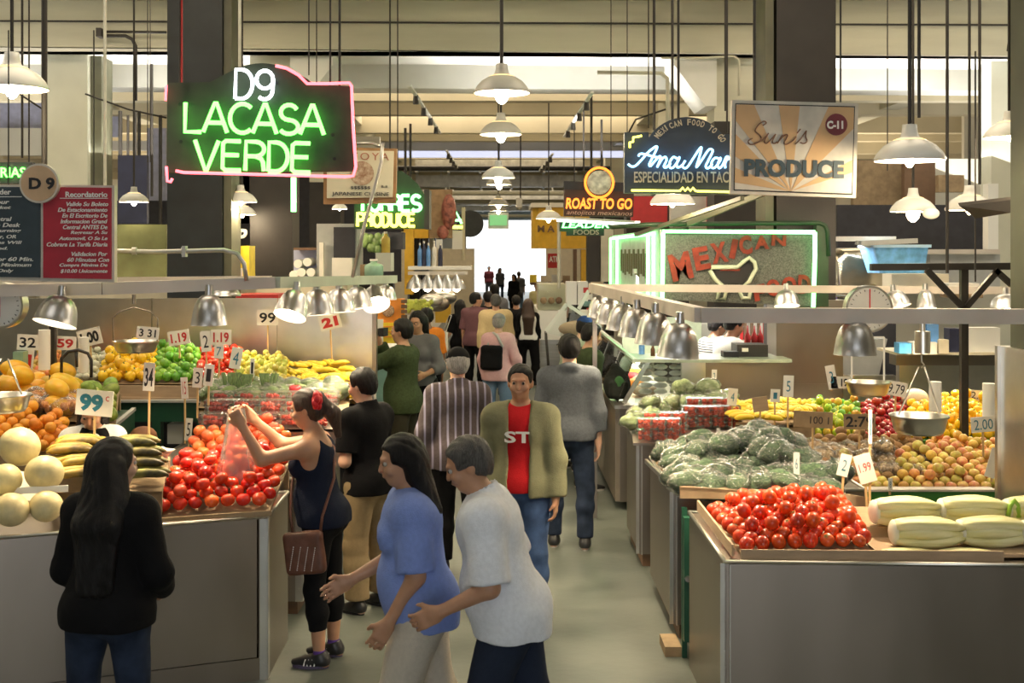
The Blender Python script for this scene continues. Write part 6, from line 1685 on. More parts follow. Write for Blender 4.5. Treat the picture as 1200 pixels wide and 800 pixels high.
def bag(kind, label, p, r, group, cat='bag', rz=None, inner='leaves'):
    t = thing('plastic_bag', label, cat, tuple(p), random.uniform(0, 6.28) if rz is None else rz, group)
    i, o_ = random.choice(BAG[kind])
    for me, nm in ((i, inner), (o_, 'clear_film')):
        o = bpy.data.objects.new(nm, me); COL.objects.link(o); o.parent = t; o.scale = (r, r, r*random.uniform(.85, 1.1)); o.location = (0, 0, r*.55); o.rotation_euler = (random.uniform(-.2, .2), random.uniform(-.2, .2), 0)
    return t
def bag_pile(kind, label, group, corners, r, nu, nv, over=0, inner='leaves'):
    c = [Vector(q) for q in corners]; pl = []
    L_ = [((i+.5+(.2 if j % 2 else -.2))/nu, (j+.5)/nv, 0) for j in range(nv) for i in range(nu)]+[(random.uniform(.15, .85), random.uniform(.3, .9), 1) for _ in range(over)]
    for u, v, lay in L_:
        q = bil(c, u, v); q.z += lay*r*.95; rr = r*random.uniform(.88, 1.1)
        bag(kind, label, q, rr, group, inner=inner)
bag_pile('green', 'clear bag of green vegetables on the middle shelf of the left stall', 'bagged greens in the left stall', [P(236, 474, 9.2), P(400, 478, 9.2), P(405, 458, 9.9), P(246, 452, 9.9)], .105, 7, 3, inner='leaves')
rack([P(232, 476, 9.12), P(408, 479, 9.12), P(410, 462, 9.98), P(240, 458, 9.98)], M['cardd'], 'rack under the bagged greens of the left stall')
M['asp'] = mat('dark_green_bunch', (.09,.15,.04), .6, var=.5, scale=30, stretch=(6, 6, .5))
for px, py in ((270, 458), (286, 460), (315, 459)):
    b = MB(); p = P(px, py, 9.35)
    for k in range(14): 
        dx = random.uniform(-.05, .05); b.tube([p+Vector((dx*.6, -.02, -.06)), p+Vector((dx, 0, .05)), p+Vector((dx*1.5, .03, .14))], [.012, .010, .013], 5)
    single('vegetable_bunch', b, M['asp'], 'dark green upright vegetable bunch between the bags, left stall, %s' % {270: 'left one', 286: 'middle one', 315: 'right one'}[px], 'vegetable')
for px, py, k, lb in ((346, 457, 'rapple', 'single dark red mango between the bags of the left stall'), (356, 466, 'gmango', 'single green avocado right of the dark red mango'), (372, 470, 'peach', 'single orange-pink fruit beside the bags'), (380, 462, 'gmango', 'single green fruit by the bananas')):
    place(PR[k], 'fruit', lb, 'fruit', None, P(px, py, 9.3), .055)
# back row
pile('guava', 'small yellow-green guava in the heap behind the bags', 'guava', 'guavas on the left back shelf', [P(274, 449, 10.0), P(334, 449, 10.0), P(336, 421, 10.7), P(278, 421, 10.7)], .030, .6, board=(M['cardd'], 'tray under the guavas', .1))
pile('tomato', 'red tomato on the left back shelf between limes and guavas', 'tomato', 'tomatoes on the left back shelf', [P(228, 446, 10.05), P(272, 447, 10.05), P(288, 414, 10.9), P(236, 414, 10.9)], .036, .6, board=(M['cardd'], 'tray under the back shelf tomatoes', .1))
pile('lime', 'green pepper in the heap between yellow peppers and red tomatoes', 'pepper', 'green peppers on the left back shelf', [P(182, 448, 10.0), P(226, 448, 10.0), P(236, 412, 10.8), P(184, 412, 10.8)], .042, .6, board=(M['cardd'], 'tray under the green peppers', .1))
pile('ypepper', 'yellow pepper in the heap under the wire scale of the left stall', 'pepper', 'yellow peppers on the left back shelf', [P(116, 448, 9.9), P(180, 448, 9.9), P(182, 414, 10.7), P(126, 414, 10.7)], .044, .6, board=(M['cardd'], 'tray under the yellow peppers of the left stall', .1))
pile('garlic', 'small pale green bulb in the heap left of the yellow peppers', 'vegetable', 'pale bulbs on the left back shelf', [P(90, 446, 9.9), P(116, 446, 9.9), P(134, 420, 10.7), P(96, 415, 10.7)], .032, .6, board=(M['cardd'], 'tray under the pale bulbs', .1))
pile('peach', 'orange-red fruit in the heap by the far left price cards', 'fruit', 'orange-red fruit at far left back', [P(28, 446, 9.9), P(60, 446, 9.9), P(72, 412, 10.7), P(48, 415, 10.7)], .035, .3, board=(M['orange'], 'printed orange cardboard box behind the mangoes', .12))
b = MB(); b.bar(P(116, 461, 9.82), P(336, 463, 9.95), .03, .14); b.bar(P(116, 466, 9.80), P(336, 468, 9.93), .03, .02); single('cardboard_tray', b, M['card'], 'long cardboard front below the peppers and limes of the left stall', 'cardboard')
t = thing('green_stand', 'dark green display stand below the left back shelf', 'stand', tuple(P(190, 560, 9.9)))
b = MB(); b.box(*pxbox(112, 336, 472, 494, 9.8, 9.9)); b.build('front_board', M['dgreen'], t)
for px in (116, 183, 236, 330):
    b = MB(); b.box(*pxbox(px-5, px+5, 494, 640, 9.8, 9.9)); b.build('post', M['dgreen'], t)
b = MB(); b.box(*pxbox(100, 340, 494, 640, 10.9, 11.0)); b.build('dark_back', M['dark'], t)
b = MB(); b.box(*pxbox(110, 338, 469, 471.5, 9.76, 10.9)); b.build('top_board', M['greybox'], t)
pxmesh('white_carton', 'white carton under the green stand of the left stall', 'box', 196, 214, 497, 520, 9.9, 10.2, M['bright'])
b = MB(); b.ball(P(168, 512, 9.2), (.11, .09, .085), 12, 8); single('paper_parcel', b, M['otom'] if 'otom' in M else mat('brown_parcel', (.45,.20,.10), .6, var=.3), 'reddish brown bundle beside the wooden sign stick', 'bundle')
# bananas
MP2 = mat('dark_plantain_skin', (.32,.27,.05), .5, scale=9, col2=(.035,.03,.015), rnd=.3, rhue=.02)
BM = mat('banana_skin', (.80,.58,.035), .45, var=.1, scale=12, rnd=.12, rhue=.012)
MP = mat('plantain_skin', (.62,.46,.06), .5, scale=9, col2=(.10,.08,.03), rnd=.3, rhue=.02)
M['btip'] = mat('banana_tip', (.10,.07,.03), .7)
def bunch(label, p, n, L, r, m, rz, tilt, group, name='banana_bunch', cat='banana'):
    t = thing(name, label, cat, tuple(p), rz, group)
    for k in range(n):
        a = (k-(n-1)/2)*.22; b = MB(); pts = []; rad = []
        for i in range(9):
            u = i/8; ang = (u-.5)*1.1
            pts.append((L*math.sin(ang)*.92*math.cos(a), k*r*1.7-(n-1)*r*.85+L*.25*math.sin(a)*(1-u), r+L*.42*(math.cos(ang)-.86)*tilt+r*.3*(k % 2))); rad.append(r*(.25 if i == 0 else .75 if i == 1 else .8 if i == 7 else .3 if i == 8 else 1))
        b.tube(pts, rad, 7); b.mi = 1; b.tube([pts[-1], tuple(Vector(pts[-1])*1.03)], r*.25, 5)
        link_mesh('banana', b.mesh([m, M['btip']]), t, False)
    return t
bb = bunch('yellow banana bunch in the row behind the bags, left stall', P(340, 450, 9.9), 5, .20, .023, BM, .3, 1, 'banana bunches in the left stall'); kk = tree(bb); n = 0
spots = [(px, py, d) for j, (py, d) in enumerate(((466, 9.75), (456, 10.05), (447, 10.35), (439, 10.65), (431, 10.9))) for px in range(336-2*j, 432-5*j, 17)]
rack([P(334, 471, 9.7), P(436, 471, 9.7), P(432, 434, 11.1), P(334, 434, 11.1)], M['cardd'], 'sloped rack under the bananas of the left stall')
for i, (px, py, d) in enumerate(spots):
    p = P(px+random.uniform(-3, 3), py+random.uniform(-2, 1), d)
    if i == 0: bb.location = p
    else: o = dup(bb, p, random.uniform(0, 6.28), kids=kk); o.rotation_euler[0] = random.uniform(-.35, .35)
# mangoes, oranges at far left
pile('mango', 'large yellow mango in the heap at far left behind the sign 99', 'mango', 'yellow mangoes at far left', [P(-70, 492, 8.4), P(92, 492, 8.4), P(96, 455, 9.5), P(-60, 455, 9.5)], .085, .35, rj=.15, board=(M['cardd'], 'tray under the yellow mangoes', .15))
pile('gmango', 'green mango in the heap right of the yellow mangoes', 'mango', 'green mangoes in the left stall', [P(98, 500, 8.4), P(135, 500, 8.4), P(140, 456, 9.5), P(100, 456, 9.5)], .062, .3, board=(M['cardd'], 'tray under the green mangoes', .1))
t = thing('green_stand', 'dark green side board below the green mangoes', 'stand', tuple(P(140, 560, 8.4)))
b = MB(); b.hexa([P(100, 560, 8.1), P(128, 562, 8.3), P(158, 560, 9.5), P(120, 560, 9.5), P(100, 512, 8.1), P(128, 508, 8.3), P(158, 480, 9.5), P(120, 480, 9.5)]); b.build('side_board', M['dgreen'], t)
b = MB(); b.bar(P(126, 505, 8.3), P(157, 479, 9.5), .03, .025); b.build('top_edge', M['greybox'], t)
pile('orange', 'orange in the heap below the mangoes at far left', 'orange', 'oranges at far left', [P(-60, 520, 7.9), P(76, 534, 7.8), P(78, 496, 8.35), P(-50, 496, 8.35)], .042, .7, board=(M['cardd'], 'tray under the oranges at far left', .2))
bag_pile('orange', 'clear bag of orange and red fruit at far left', 'bagged fruit at far left', [P(32, 490, 8.4), P(98, 492, 8.4), P(90, 470, 8.7), P(30, 468, 8.7)], .10, 3, 2, inner='fruit')
# melons
for i, (px, py, d, r, lb) in enumerate(((23, 523, 6.75, .115, 'largest honeydew melon on top of the melon pile'), (52, 554, 6.62, .105, 'honeydew melon at the right below the top one'), (5, 563, 6.52, .095, 'honeydew melon at the left edge, middle row'), (54, 593, 6.50, .090, 'honeydew melon in the white tray, right one'), (13, 597, 6.40, .095, 'honeydew melon in the white tray, left one'), (-30, 590, 6.3, .10, 'honeydew melon out of view past the left edge'))):
    place(PR['melon'], 'honeydew_melon', lb, 'melon', None, P(px, py, d), r)
b = MB(); b.bar(P(-30, 577, 6.42), P(80, 572, 6.60), .02, .035); single('foam_tray', b, M['bright'], 'white tray edge across the honeydew melons', 'tray')
b = MB(); b.hexa([P(-40, 600, 6.9), P(60, 595, 6.95), P(66, 560, 7.2), P(-40, 560, 7.2), P(-40, 590, 6.9), P(60, 585, 6.95), P(66, 552, 7.2), P(-40, 552, 7.2)]); single('paper_liner', b, M['cream'], 'crumpled paper liner under the melons', 'paper')
pb = None
for i, (px, py, d, rz) in enumerate(((92, 522, 7.1, .25), (82, 532, 7.0, .3), (96, 546, 6.9, .45), (90, 560, 6.8, .5), (100, 536, 7.05, .2), (105, 525, 7.15, .35), (160, 523, 7.0, -.05), (166, 535, 6.95, 0), (168, 547, 6.9, .05), (172, 560, 6.85, .1), (80, 546, 6.95, .35), (142, 540, 7.0, .1))):
    lb = 'ripe plantain bunch left of the long-haired woman' if px < 120 else 'dark ripe plantain bunch right of the long-haired woman'
    g = 'plantains left of the long-haired woman' if px < 120 else 'plantains right of the long-haired woman'
    if pb is None: pb = bunch(lb, P(px, py, d), 3, .27, .026, MP, rz, .8, g, 'plantain_bunch', 'plantain'); kk = tree(pb)
    elif px < 120: dup(pb, P(px, py, d), rz, lb, g, kk)
    elif px == 160: pb2 = bunch(lb, P(px, py, d), 3, .27, .026, MP2, rz, .8, g, 'plantain_bunch', 'plantain'); kk2 = tree(pb2)
    else: dup(pb2, P(px, py, d), rz, lb, g, kk2)
rack([P(60, 575, 6.75), P(190, 573, 6.8), P(200, 532, 7.3), P(60, 532, 7.3)], M['cardd'], 'rack under the plantains')
b = MB(); b.ball(P(186, 530, 7.2), (.09, .05, .03), 10, 6, fn=crumple(4, .3)); single('crumpled_paper', b, M['white'], 'crumpled white paper left of the red tomatoes', 'paper')

# -- right stall
pile('tomato2', 'ripe red tomato in the big pile at the front of the right counter', 'tomato', 'red tomatoes on the right counter', [P(872, 648, 5.98), P(1022, 644, 5.98), P(984, 584, 6.95), P(826, 600, 6.95)], .039, .75, mix=('tomatoc', .25), hump=.10,
     board=(M['cardd'], 'cardboard base under the red tomatoes of the right counter', .05))
t = thing('cardboard_box', 'open cardboard box holding the red tomatoes of the right counter', 'box', (1.2, 5.93, .92))
b = MB(); b.bar(P(868, 650, 5.93), P(1176, 652, 5.88), .012, .055); b.build('front_edge', M['card'], t)
b = MB(); b.bar(P(859, 645, 5.97), P(818, 592, 6.98), .012, .06); b.build('left_edge', M['card'], t)
b = MB(); b.bar(P(962, 582, 7.1), P(1018, 592, 7.0), .012, .09); b.build('back_edge', M['card'], t)
CEL = mat('pale_stalk', (.68,.64,.27), .45, scale=5, col2=(.84,.81,.50), stretch=(1, 8, 8), bump=.6, bscale=6)
M['root'] = mat('white_root_end', (.72,.70,.56), .6, var=.1)
def stalks(label, p, L, w, h, rz):
    t = thing('celery_bundle', label, 'vegetable', tuple(p), rz, None)
    for k in range(9):
        a = (k % 3-1); c = k//3-1; b = MB(); pts = []; rad = []
        for i in range(8):
            u = i/7; sw = .72+.28*math.sin(PI*min(1, u*1.1+.05)); cu = 1-.5*max(0, u-.7)
            pts.append((-L/2+u*L, a*w*.30*sw*cu+.004*math.sin(k*3+u*5), h*.5+c*h*.30*sw*cu+.003*math.cos(k+u*7))); rad.append(w*.20*(.75 if i == 0 else .35 if i == 7 else 1-.25*max(0, u-.6)))
        b.tube(pts, rad, 7); link_mesh('stalk', b.mesh(CEL), t, False)
    b = MB(); b.ball((-L/2-.0, 0, h*.5), (.025, w*.42, h*.44), 10, 8); link_mesh('cut_end', b.mesh(M['root']), t, False)
    return t
for i, (px, py, d, rz, lb) in enumerate(((1088, 643, 6.10, -.02, 'pale stalk bundle in the front row beside the tomatoes'), (1165, 638, 6.12, .02, 'pale stalk bundle in the middle of the front row'), (1240, 640, 6.10, .03, 'pale stalk bundle cut off by the right edge, front row'),
                                      (1062, 619, 6.34, .1, 'pale stalk bundle behind, nearest the tomatoes'), (1142, 618, 6.36, -.03, 'pale stalk bundle behind, in the middle'), (1218, 616, 6.36, .02, 'pale stalk bundle behind, at the right edge'))):
    p = P(px, py, d); stalks(lb, (p.x, p.y, .936 if d < 6.2 else .992), .35, .15, .145, rz)
for px, lb in ((1062, 'flat pale leaf lying on the cardboard edge, left one'), (1130, 'flat pale leaf lying on the cardboard edge, right one')):
    b = MB(); b.ball(P(px, 647, 5.98), (.15, .05, .022), 12, 6); single('pale_leaf', b, CEL, lb, 'vegetable')
b = MB(); b.box(1.9, 3.8, 5.95, 6.45, .918, .935); single('cardboard_sheet', b, M['card'], 'cardboard sheet under the pale stalk bundles', 'cardboard')
b = MB(); b.hexa([(1.9, 6.3, .935), (3.8, 6.3, .935), (3.8, 6.8, .935), (1.9, 6.8, .935), (1.9, 6.32, .985), (3.8, 6.32, .985), (3.8, 6.78, .995), (1.9, 6.78, .995)]); single('riser_board', b, M['cardd'], 'low riser below the rear pale bundles', 'board')
bag_pile('dark', 'clear bag of dark leafy greens in the big heap right of the aisle', 'bagged dark greens on the right', [P(800, 585, 7.25), P(970, 590, 7.15), P(930, 520, 8.6), P(772, 540, 8.6)], .118, 6, 7, 14)
bag_pile('dark', 'clear bag of dark greens right behind the tomatoes', 'bagged dark greens behind the tomatoes', [P(880, 584, 7.2), P(990, 592, 7.1), P(984, 560, 7.6), P(900, 560, 7.6)], .11, 4, 2, 0)
rack([P(797, 568, 7.2), P(980, 578, 7.12), P(940, 524, 8.7), P(763, 534, 8.7)], M['cardd'], 'rack under the bagged dark greens')
b = MB(); b.bar(P(757, 540, 8.75), P(789, 571, 7.5), .02, .03); b.bar(P(789, 571, 7.5), P(812, 572, 7.5), .02, .03); single('tray_edge', b, M['steel2'], 'white tray edge along the second right counter', 'tray')
cs2 = None
for row, (d, yb, n0, n1, lev) in enumerate(((9.3, 516, 755, 806, 2), (9.55, 508, 762, 812, 2), (9.75, 500, 808, 862, 2), (10.0, 490, 812, 862, 2), (10.3, 480, 838, 862, 1))):
    for px in range(n0, n1, 17):
        for lv in range(lev):
            p = P(px, yb, d); p.z += lv*.088
            if cs2 is None: cs2 = clamshell('clear plastic box of small red tomatoes on the third right counter', p.x, p.y, p.z, .115, .13, .085, 0, M['cherry'], 'small tomato boxes on the third right counter'); kk = tree(cs2)
            else: dup(cs2, p, random.uniform(-.06, .06), kids=kk)
rack([P(742, 517, 9.2), P(870, 517, 9.2), P(866, 480.5, 10.4), P(738, 486, 10.4)], M['steel'], 'sloped steel shelf under the small tomato boxes')
bag_pile('pale', 'clear bag of pale lettuce by the end of the third right counter', 'bagged lettuce on the third right counter', [P(738, 506, 9.5), P(772, 498, 9.6), P(776, 484, 10.1), P(742, 490, 10.1)], .10, 3, 2, 1)
bag_pile('pale', 'clear bag of pale lettuce behind the small tomato boxes', 'bagged lettuce behind the tomato boxes', [P(785, 482, 10.3), P(860, 482, 10.3), P(852, 472, 10.7), P(786, 476, 10.7)], .115, 5, 2, 2)
spots = [(px, py, d) for j, (py, d) in enumerate(((492, 9.6), (484, 9.95), (477, 10.3))) for px in range(868, 948, 19)]
for i, (px, py, d) in enumerate(spots):
    o = dup(bb, P(px+random.uniform(-3, 3), py+random.uniform(-2, 1), d), random.uniform(0, 6.28), 'yellow banana bunch in the right stall behind the dark greens', 'banana bunches in the right stall', tree(bb)); o.rotation_euler[0] = random.uniform(-.3, .3)
rack([P(862, 496, 9.5), P(955, 496, 9.5), P(950, 480, 10.5), P(862, 480, 10.5)], M['cardd'], 'rack under the right stall bananas')
pile('gpepper', 'small green and yellow pepper in the heap beside the red apples', 'pepper', 'mixed peppers in the right stall', [P(955, 512, 9.5), P(1012, 514, 9.5), P(1006, 474, 10.3), P(950, 474, 10.3)], .034, .6, mix=('lime', .3), board=(M['cardd'], 'tray under the mixed peppers', .1))
pile('rapple', 'dark red apple in the heap behind the hand-written card', 'apple', 'red apples in the right stall', [P(1012, 516, 9.5), P(1062, 517, 9.5), P(1064, 474, 10.3), P(1008, 474, 10.3)], .038, .6, board=(M['cardd'], 'tray under the red apples', .1))
pile('ypepper', 'yellow pepper in the heap behind the black post of the right stall', 'pepper', 'yellow peppers in the right stall', [P(1064, 516, 9.5), P(1168, 516, 9.5), P(1168, 474, 10.3), P(1066, 474, 10.3)], .042, .6, board=(M['green'], 'green tray under the yellow peppers of the right stall', .1))
b = MB(); b.box(*pxbox(1064, 1170, 516, 523, 9.42, 9.48)); single('green_board', b, M['green'], 'narrow green board below the yellow peppers of the right stall', 'board')
pile('kiwi', 'brown root vegetable in the strip below the peppers', 'vegetable', 'brown root vegetables in the right stall', [P(948, 535, 9.1), P(1085, 536, 9.1), P(1078, 518, 9.4), P(950, 516, 9.4)], .042, .5, board=(M['cardd'], 'tray under the brown root vegetables', .05))
pile('peach', 'pinkish peach in the strip below the yellow peppers', 'peach', 'peaches in the right stall', [P(1088, 536, 9.1), P(1168, 538, 9.1), P(1168, 520, 9.4), P(1086, 518, 9.4)], .038, .5, board=(M['cardd'], 'tray under the peaches', .05))
pile('papple', 'yellow-red apple in the wide heap above the green board', 'apple', 'yellow-red apples in the right stall', [P(1056, 578, 8.45), P(1166, 578, 8.45), P(1168, 542, 9.0), P(1050, 540, 9.0)], .042, .7, mix=('peach', .25), board=(M['cardd'], 'tray under the yellow-red apples', .05))
pile('papple', 'pale apple in the heap left of the yellow-red apples', 'apple', 'pale apples in the right stall', [P(955, 578, 8.45), P(1052, 578, 8.45), P(1048, 540, 9.0), P(942, 538, 9.0)], .042, .2, mix=('kiwi', .1), board=(M['cardd'], 'tray under the pale apples', .05))
bag_pile('fruit', 'clear bag of pale fruit lying in the apple heap', 'bagged fruit in the right stall', [P(950, 556, 8.75), P(1100, 568, 8.6), P(1040, 530, 9.1), P(944, 528, 9.1)], .090, 5, 3, 1, inner='fruit')
t = thing('green_stand', 'bright green display stand below the apples of the right stall', 'stand', tuple(P(1080, 700, 8.4)))
b = MB(); b.box(*pxbox(975, 1167, 576, 599, 8.36, 8.40)); b.build('front_board', M['green'], t)
b = MB(); b.box(*pxbox(975, 1167, 573.5, 576, 8.34, 8.45)); b.build('top_edge', M['rail'], t)
for px in (1075, 1164):
    b = MB(); b.box(*pxbox(px-5, px+5, 599, 700, 8.38, 8.42)); b.build('post', M['green'], t)
b = MB(); b.box(*pxbox(900, 1175, 560, 720, 9.3, 9.35)); b.build('dark_back', M['dark'], t)  # dark sheet that stands for the shaded gap under the stand
for k, (px, py0, py1, d) in enumerate(((1096, 447, 482, 9.0), (1159, 449, 488, 8.6))):
    p = P(px, py1, d); b = MB(); b.cyl(p, p+Vector((0, 0, (py1-py0)/S(d))), .045, n=16); t2 = single('paper_tube', b, M['bright'], ('white paper cup tube left of the black post', 'white paper cup tube right of the black post')[k], 'tube')
b = MB(); b.ball(P(1072, 466, 10.2), (.12, .1, .08), 12, 8); single('round_bread', b, M['cream'], 'pale round object behind the second scale', 'food')

# ---------------------------------------------------------------- price cards
def card(label, s, px0, px1, py0, py1, d, m='white', ink='black', rot=0, stick=None, bold=.03, box=(.12, .88, .18, .84), smat='wood', yaw=0, sub=None):
    w = (px1-px0)/S(d); h = (py1-py0)/S(d); c = P((px0+px1)/2, (py0+py1)/2, d)
    t = thing('price_card', label, 'price card', tuple(c))
    t.rotation_euler = (0, math.radians(rot), math.radians(yaw))
    def loc(mb, name, mm): return link_mesh(name, mb.mesh(mm), t, False)
    b = MB(); b.box(-w/2, w/2, 0, .006, -h/2, h/2); loc(b, 'card', M[m])
    def put(s, u0, u1, v0, v1, ink, bold):
        co, fs = glyphs(s, bold); gw, gh = co.max(0); q = MB()
        X0, X1, Z1, Z0 = -w/2+u0*w, -w/2+u1*w, h/2-v0*h, h/2-v1*h
        q.add([(X0+u/gw*(X1-X0), -.002, Z0+v/gh*(Z1-Z0)) for u, v in co], [tuple(f) for f in fs], False); loc(q, 'numerals', M[ink])
    if s: put(s, box[0], box[1], box[2], box[3], ink, bold)
    if sub: put(*sub)
    if stick is not None:
        b = MB(); sx = 0; b.box(-.006, .006, .007, .019, -h/2-(stick-py1)/S(d), h*.3); o = loc(b, 'stick', M[smat])
        o.rotation_euler = (0, -math.radians(rot)*.8, 0)
    return t
M['tealink'] = mat('teal_ink', (.02,.17,.25), .6)
card('big white price card reading 99 in blue before the stall keeper', '99', 89, 132, 457, 487, 7.3, ink='tealink', rot=5, stick=520, bold=.05, box=(.10, .74, .16, .84), sub=('c', .80, .90, .2, .4, 'red', .0))
card('price card reading 21 in red under the left heat lamps', '21', 374, 399, 368, 386, 10.9, ink='red', rot=-14, stick=430, bold=.06)
card('price card reading 99 in dark grey before the steel backsplash', '99', 301, 326, 363, 381, 10.9, ink='black', rot=0, stick=420, bold=.02)
card('price card reading 3.31 above the wire scale pan', '3 31', 160, 186, 383, 397, 8.6, rot=5, bold=.02)
card('price card reading 1.19 in red above the green peppers', '1.19', 197, 222, 387, 404, 10.2, ink='red', rot=-9, stick=420, bold=.03)
card('second price card reading 1.19 right of the first one', '1.19', 247, 271, 386, 404, 10.2, ink='red', rot=0, stick=430, bold=.03)
card('price card reading 1.00 above the pale bulbs', '1.00', 91, 119, 385, 405, 9.7, rot=-14, stick=425, bold=.04)
card('price card reading 3.2 at far left', '32', 20, 45, 392, 410, 9.3, rot=2, bold=.02)
card('price card reading 59 in red at far left', '59', 64, 89, 394, 410, 9.3, ink='red', rot=2, bold=.03)
card('narrow price card on a tall stick before the green stand', '34', 168, 181, 425, 458, 7.7, rot=3, stick=525, bold=.02, yaw=0)
for k, (a, c, e, f, ink, s, st) in enumerate(((212, 220, 442, 467, 'red', '15', 520), (226, 237, 431, 454, 'black', '3', 490), (239, 250, 427, 452, 'black', '1', 475), (235, 247, 388, 412, 'black', '2', 440), (251, 262, 403, 420, 'blueink', '7', 445), (270, 283, 407, 432, 'blueink', '4', 450), (293, 298, 420, 442, 'black', '1', 460), (30, 39, 410, 436, 'red', '1', 445), (217, 225, 490, 516, 'black', '5', 530))):
    card('small narrow price card in the left stall, %s' % ('pink one on a tall stick', 'first of the pair over the red tomatoes', 'second of the pair over the red tomatoes', 'high one at the steel wall', 'blue ink one beside the red tomatoes', 'tilted blue ink one over the guavas', 'thin one over the guavas', 'yellowish one at far left', 'half hidden one behind the tomatoes')[k], s, a, c, e, f, 8.6 if st > 470 else 9.7, ink=ink, rot=(-3, 5, 6, -6, 3, 10, 2, 6, 4)[k], stick=st, bold=.0, box=(.25, .75, .2, .8))
card('cardboard price sign reading 100, left of the one reading 2.79', '100 1', 930, 976, 482, 501, 8.8, 'cardd', 'black', 3, 530, 0, (.42, .9, .3, .75))
card('cardboard price sign reading 2.79 in the right stall', '2:79', 989, 1026, 485, 503, 8.9, 'cardd', 'black', 0, 535, .02, (.06, .94, .15, .85))
card('blank cardboard sign beside the bananas of the right stall', '', 882, 900, 465, 482, 9.4, 'card', 'black', -8, 500)
card('white price card reading 2.00 at the right end of the stall', '2.00', 1138, 1167, 488, 506, 8.2, ink='blueink', rot=-5, stick=535, bold=0)
card('white price card reading 3.19 half behind the front scale pan', '3 19', 974, 996, 441, 455, 9.3, rot=0, bold=.03)
card('white price card tilted right of the front scale pan', '9.79', 1038, 1063, 447, 464, 9.4, rot=10, stick=485, bold=-.0)
card('small white card at the back right of the yellow peppers', '2.1', 1136, 1153, 457, 469, 10.2, rot=6, bold=0)
for k, (a, c, e, f, d, rot, st, s) in enumerate(((853, 864, 455, 475, 9.7, 6, 500, '4'), (903, 914, 456, 471, 9.5, 3, 500, '1'), (918, 930, 440, 465, 9.0, 2, 505, '5'), (834, 840, 433, 448, 10.8, 2, 475, '2'), (969, 980, 428, 456, 9.3, -10, 458, '3'), (983, 996, 532, 558, 7.0, 14, 600, '2'), (1004, 1024, 532, 566, 6.9, -16, 605, '1.99'), (1018, 1022, 480, 520, 6.9, 0, 600, '1'), (930, 937, 530, 556, 7.3, 0, 560, '6'), (1041, 1046, 560, 575, 8.3, 0, 580, '8'), (1158, 1170, 525, 560, 7.9, 16, 565, ''), (825, 831, 455, 470, 10.5, 0, 480, ''), (675, 676, 500, 512, 9.0, 0, 512, ''))[:11]):
    card('white hand-written card in the right stall, %s' % ('left of the bananas', 'before the bananas', 'tall one above the bananas', 'at the hot food counter', 'folded one left of the front scale', 'tilted left one behind the tomatoes', 'tilted large one behind the tomatoes', 'seen edge-on on a tall stick', 'small one between dark bags', 'lowest one among the apples', 'cardboard-coloured one at the right end')[k], s, a, c, e, f, d, ink='red' if k == 6 else 'blueink', rot=rot, stick=st, bold=0, box=(.3, .7, .25, .75) if k != 6 else (.15, .85, .3, .6))
# ---------------------------------------------------------------- people
C_black = cloth('black', (.0055,.0055,.0065)); C_jean = cloth('dark_denim', (.020,.030,.055), .35, scale=9); C_jean2 = cloth('blue_denim', (.05,.09,.20), .3, scale=9)
C_navytop = cloth('navy_tank', (.010,.014,.030)); C_khaki = cloth('khaki', (.27,.20,.11)); C_dkgreen = cloth('olive_green', (.035,.052,.022), .2)
C_blue = cloth('periwinkle', (.20,.28,.62)); C_beige = cloth('beige', (.52,.47,.39)); C_white = cloth('white_shirt', (.76,.79,.85)); C_navy = cloth('navy_trousers', (.02,.028,.05))
C_oliv = cloth('olive_jacket', (.20,.20,.12)); C_red = cloth('red_shirt', (.50,.015,.02)); C_grey = cloth('grey_sweater', (.085,.095,.11), .12)
C_cook = cloth('cook_white', (.80,.80,.76)); C_pink = cloth('pink', (.62,.38,.40)); C_tan = cloth('tan_sweater', (.50,.38,.20)); C_mauve = cloth('mauve_shirt', (.16,.075,.085)); C_orange = cloth('orange_shirt', (.80,.24,.03))
C_gtee = cloth('grey_tee', (.14,.14,.15)); C_pgreen = cloth('pale_green', (.33,.40,.30)); C_dblue = cloth('dark_blue', (.02,.03,.05)); C_leg = cloth('jean_light', (.14,.22,.34)); C_maroon = cloth('maroon', (.22,.05,.06)); C_yel = cloth('pale_yellow', (.75,.68,.35))
def stripes(name, base, line, scale, direction='X', thr=.72):
    m = cloth(name, base, .12); nt = m.node_tree; N = nt.nodes; L = nt.links; b = N['Principled BSDF']
    src = b.inputs['Base Color'].links[0].from_socket
    tc = N.new('ShaderNodeTexCoord'); w = N.new('ShaderNodeTexWave'); w.bands_direction = direction; w.inputs['Scale'].default_value = scale; w.inputs['Distortion'].default_value = .3
    r = N.new('ShaderNodeValToRGB'); r.color_ramp.elements[0].position = thr; r.color_ramp.elements[1].position = thr+.12; mx = N.new('ShaderNodeMixRGB')
    mx.inputs[2].default_value = (*line, 1); L.new(tc.outputs['Object'], w.inputs['Vector']); L.new(w.outputs['Color'], r.inputs[0]); L.new(r.outputs[0], mx.inputs[0]); L.new(src, mx.inputs[1]); L.new(mx.outputs[0], b.inputs['Base Color'])
    return m
C_stripe = stripes('striped_shirt', (.075,.06,.062), (.24,.23,.32), 5.5, 'X', .78)
C_cookstripe = stripes('striped_tee', (.1,.1,.1), (.6,.6,.58), 12, 'Z', .5)
SHB = (M['shoeblack'], M['sole']); SHD = (M['shoeblack'], M['black'])
def X(px, d): return (px-VX)/F*d

def bag_on(I, name, pts, r, m, parent=None, seed=3):
    pass
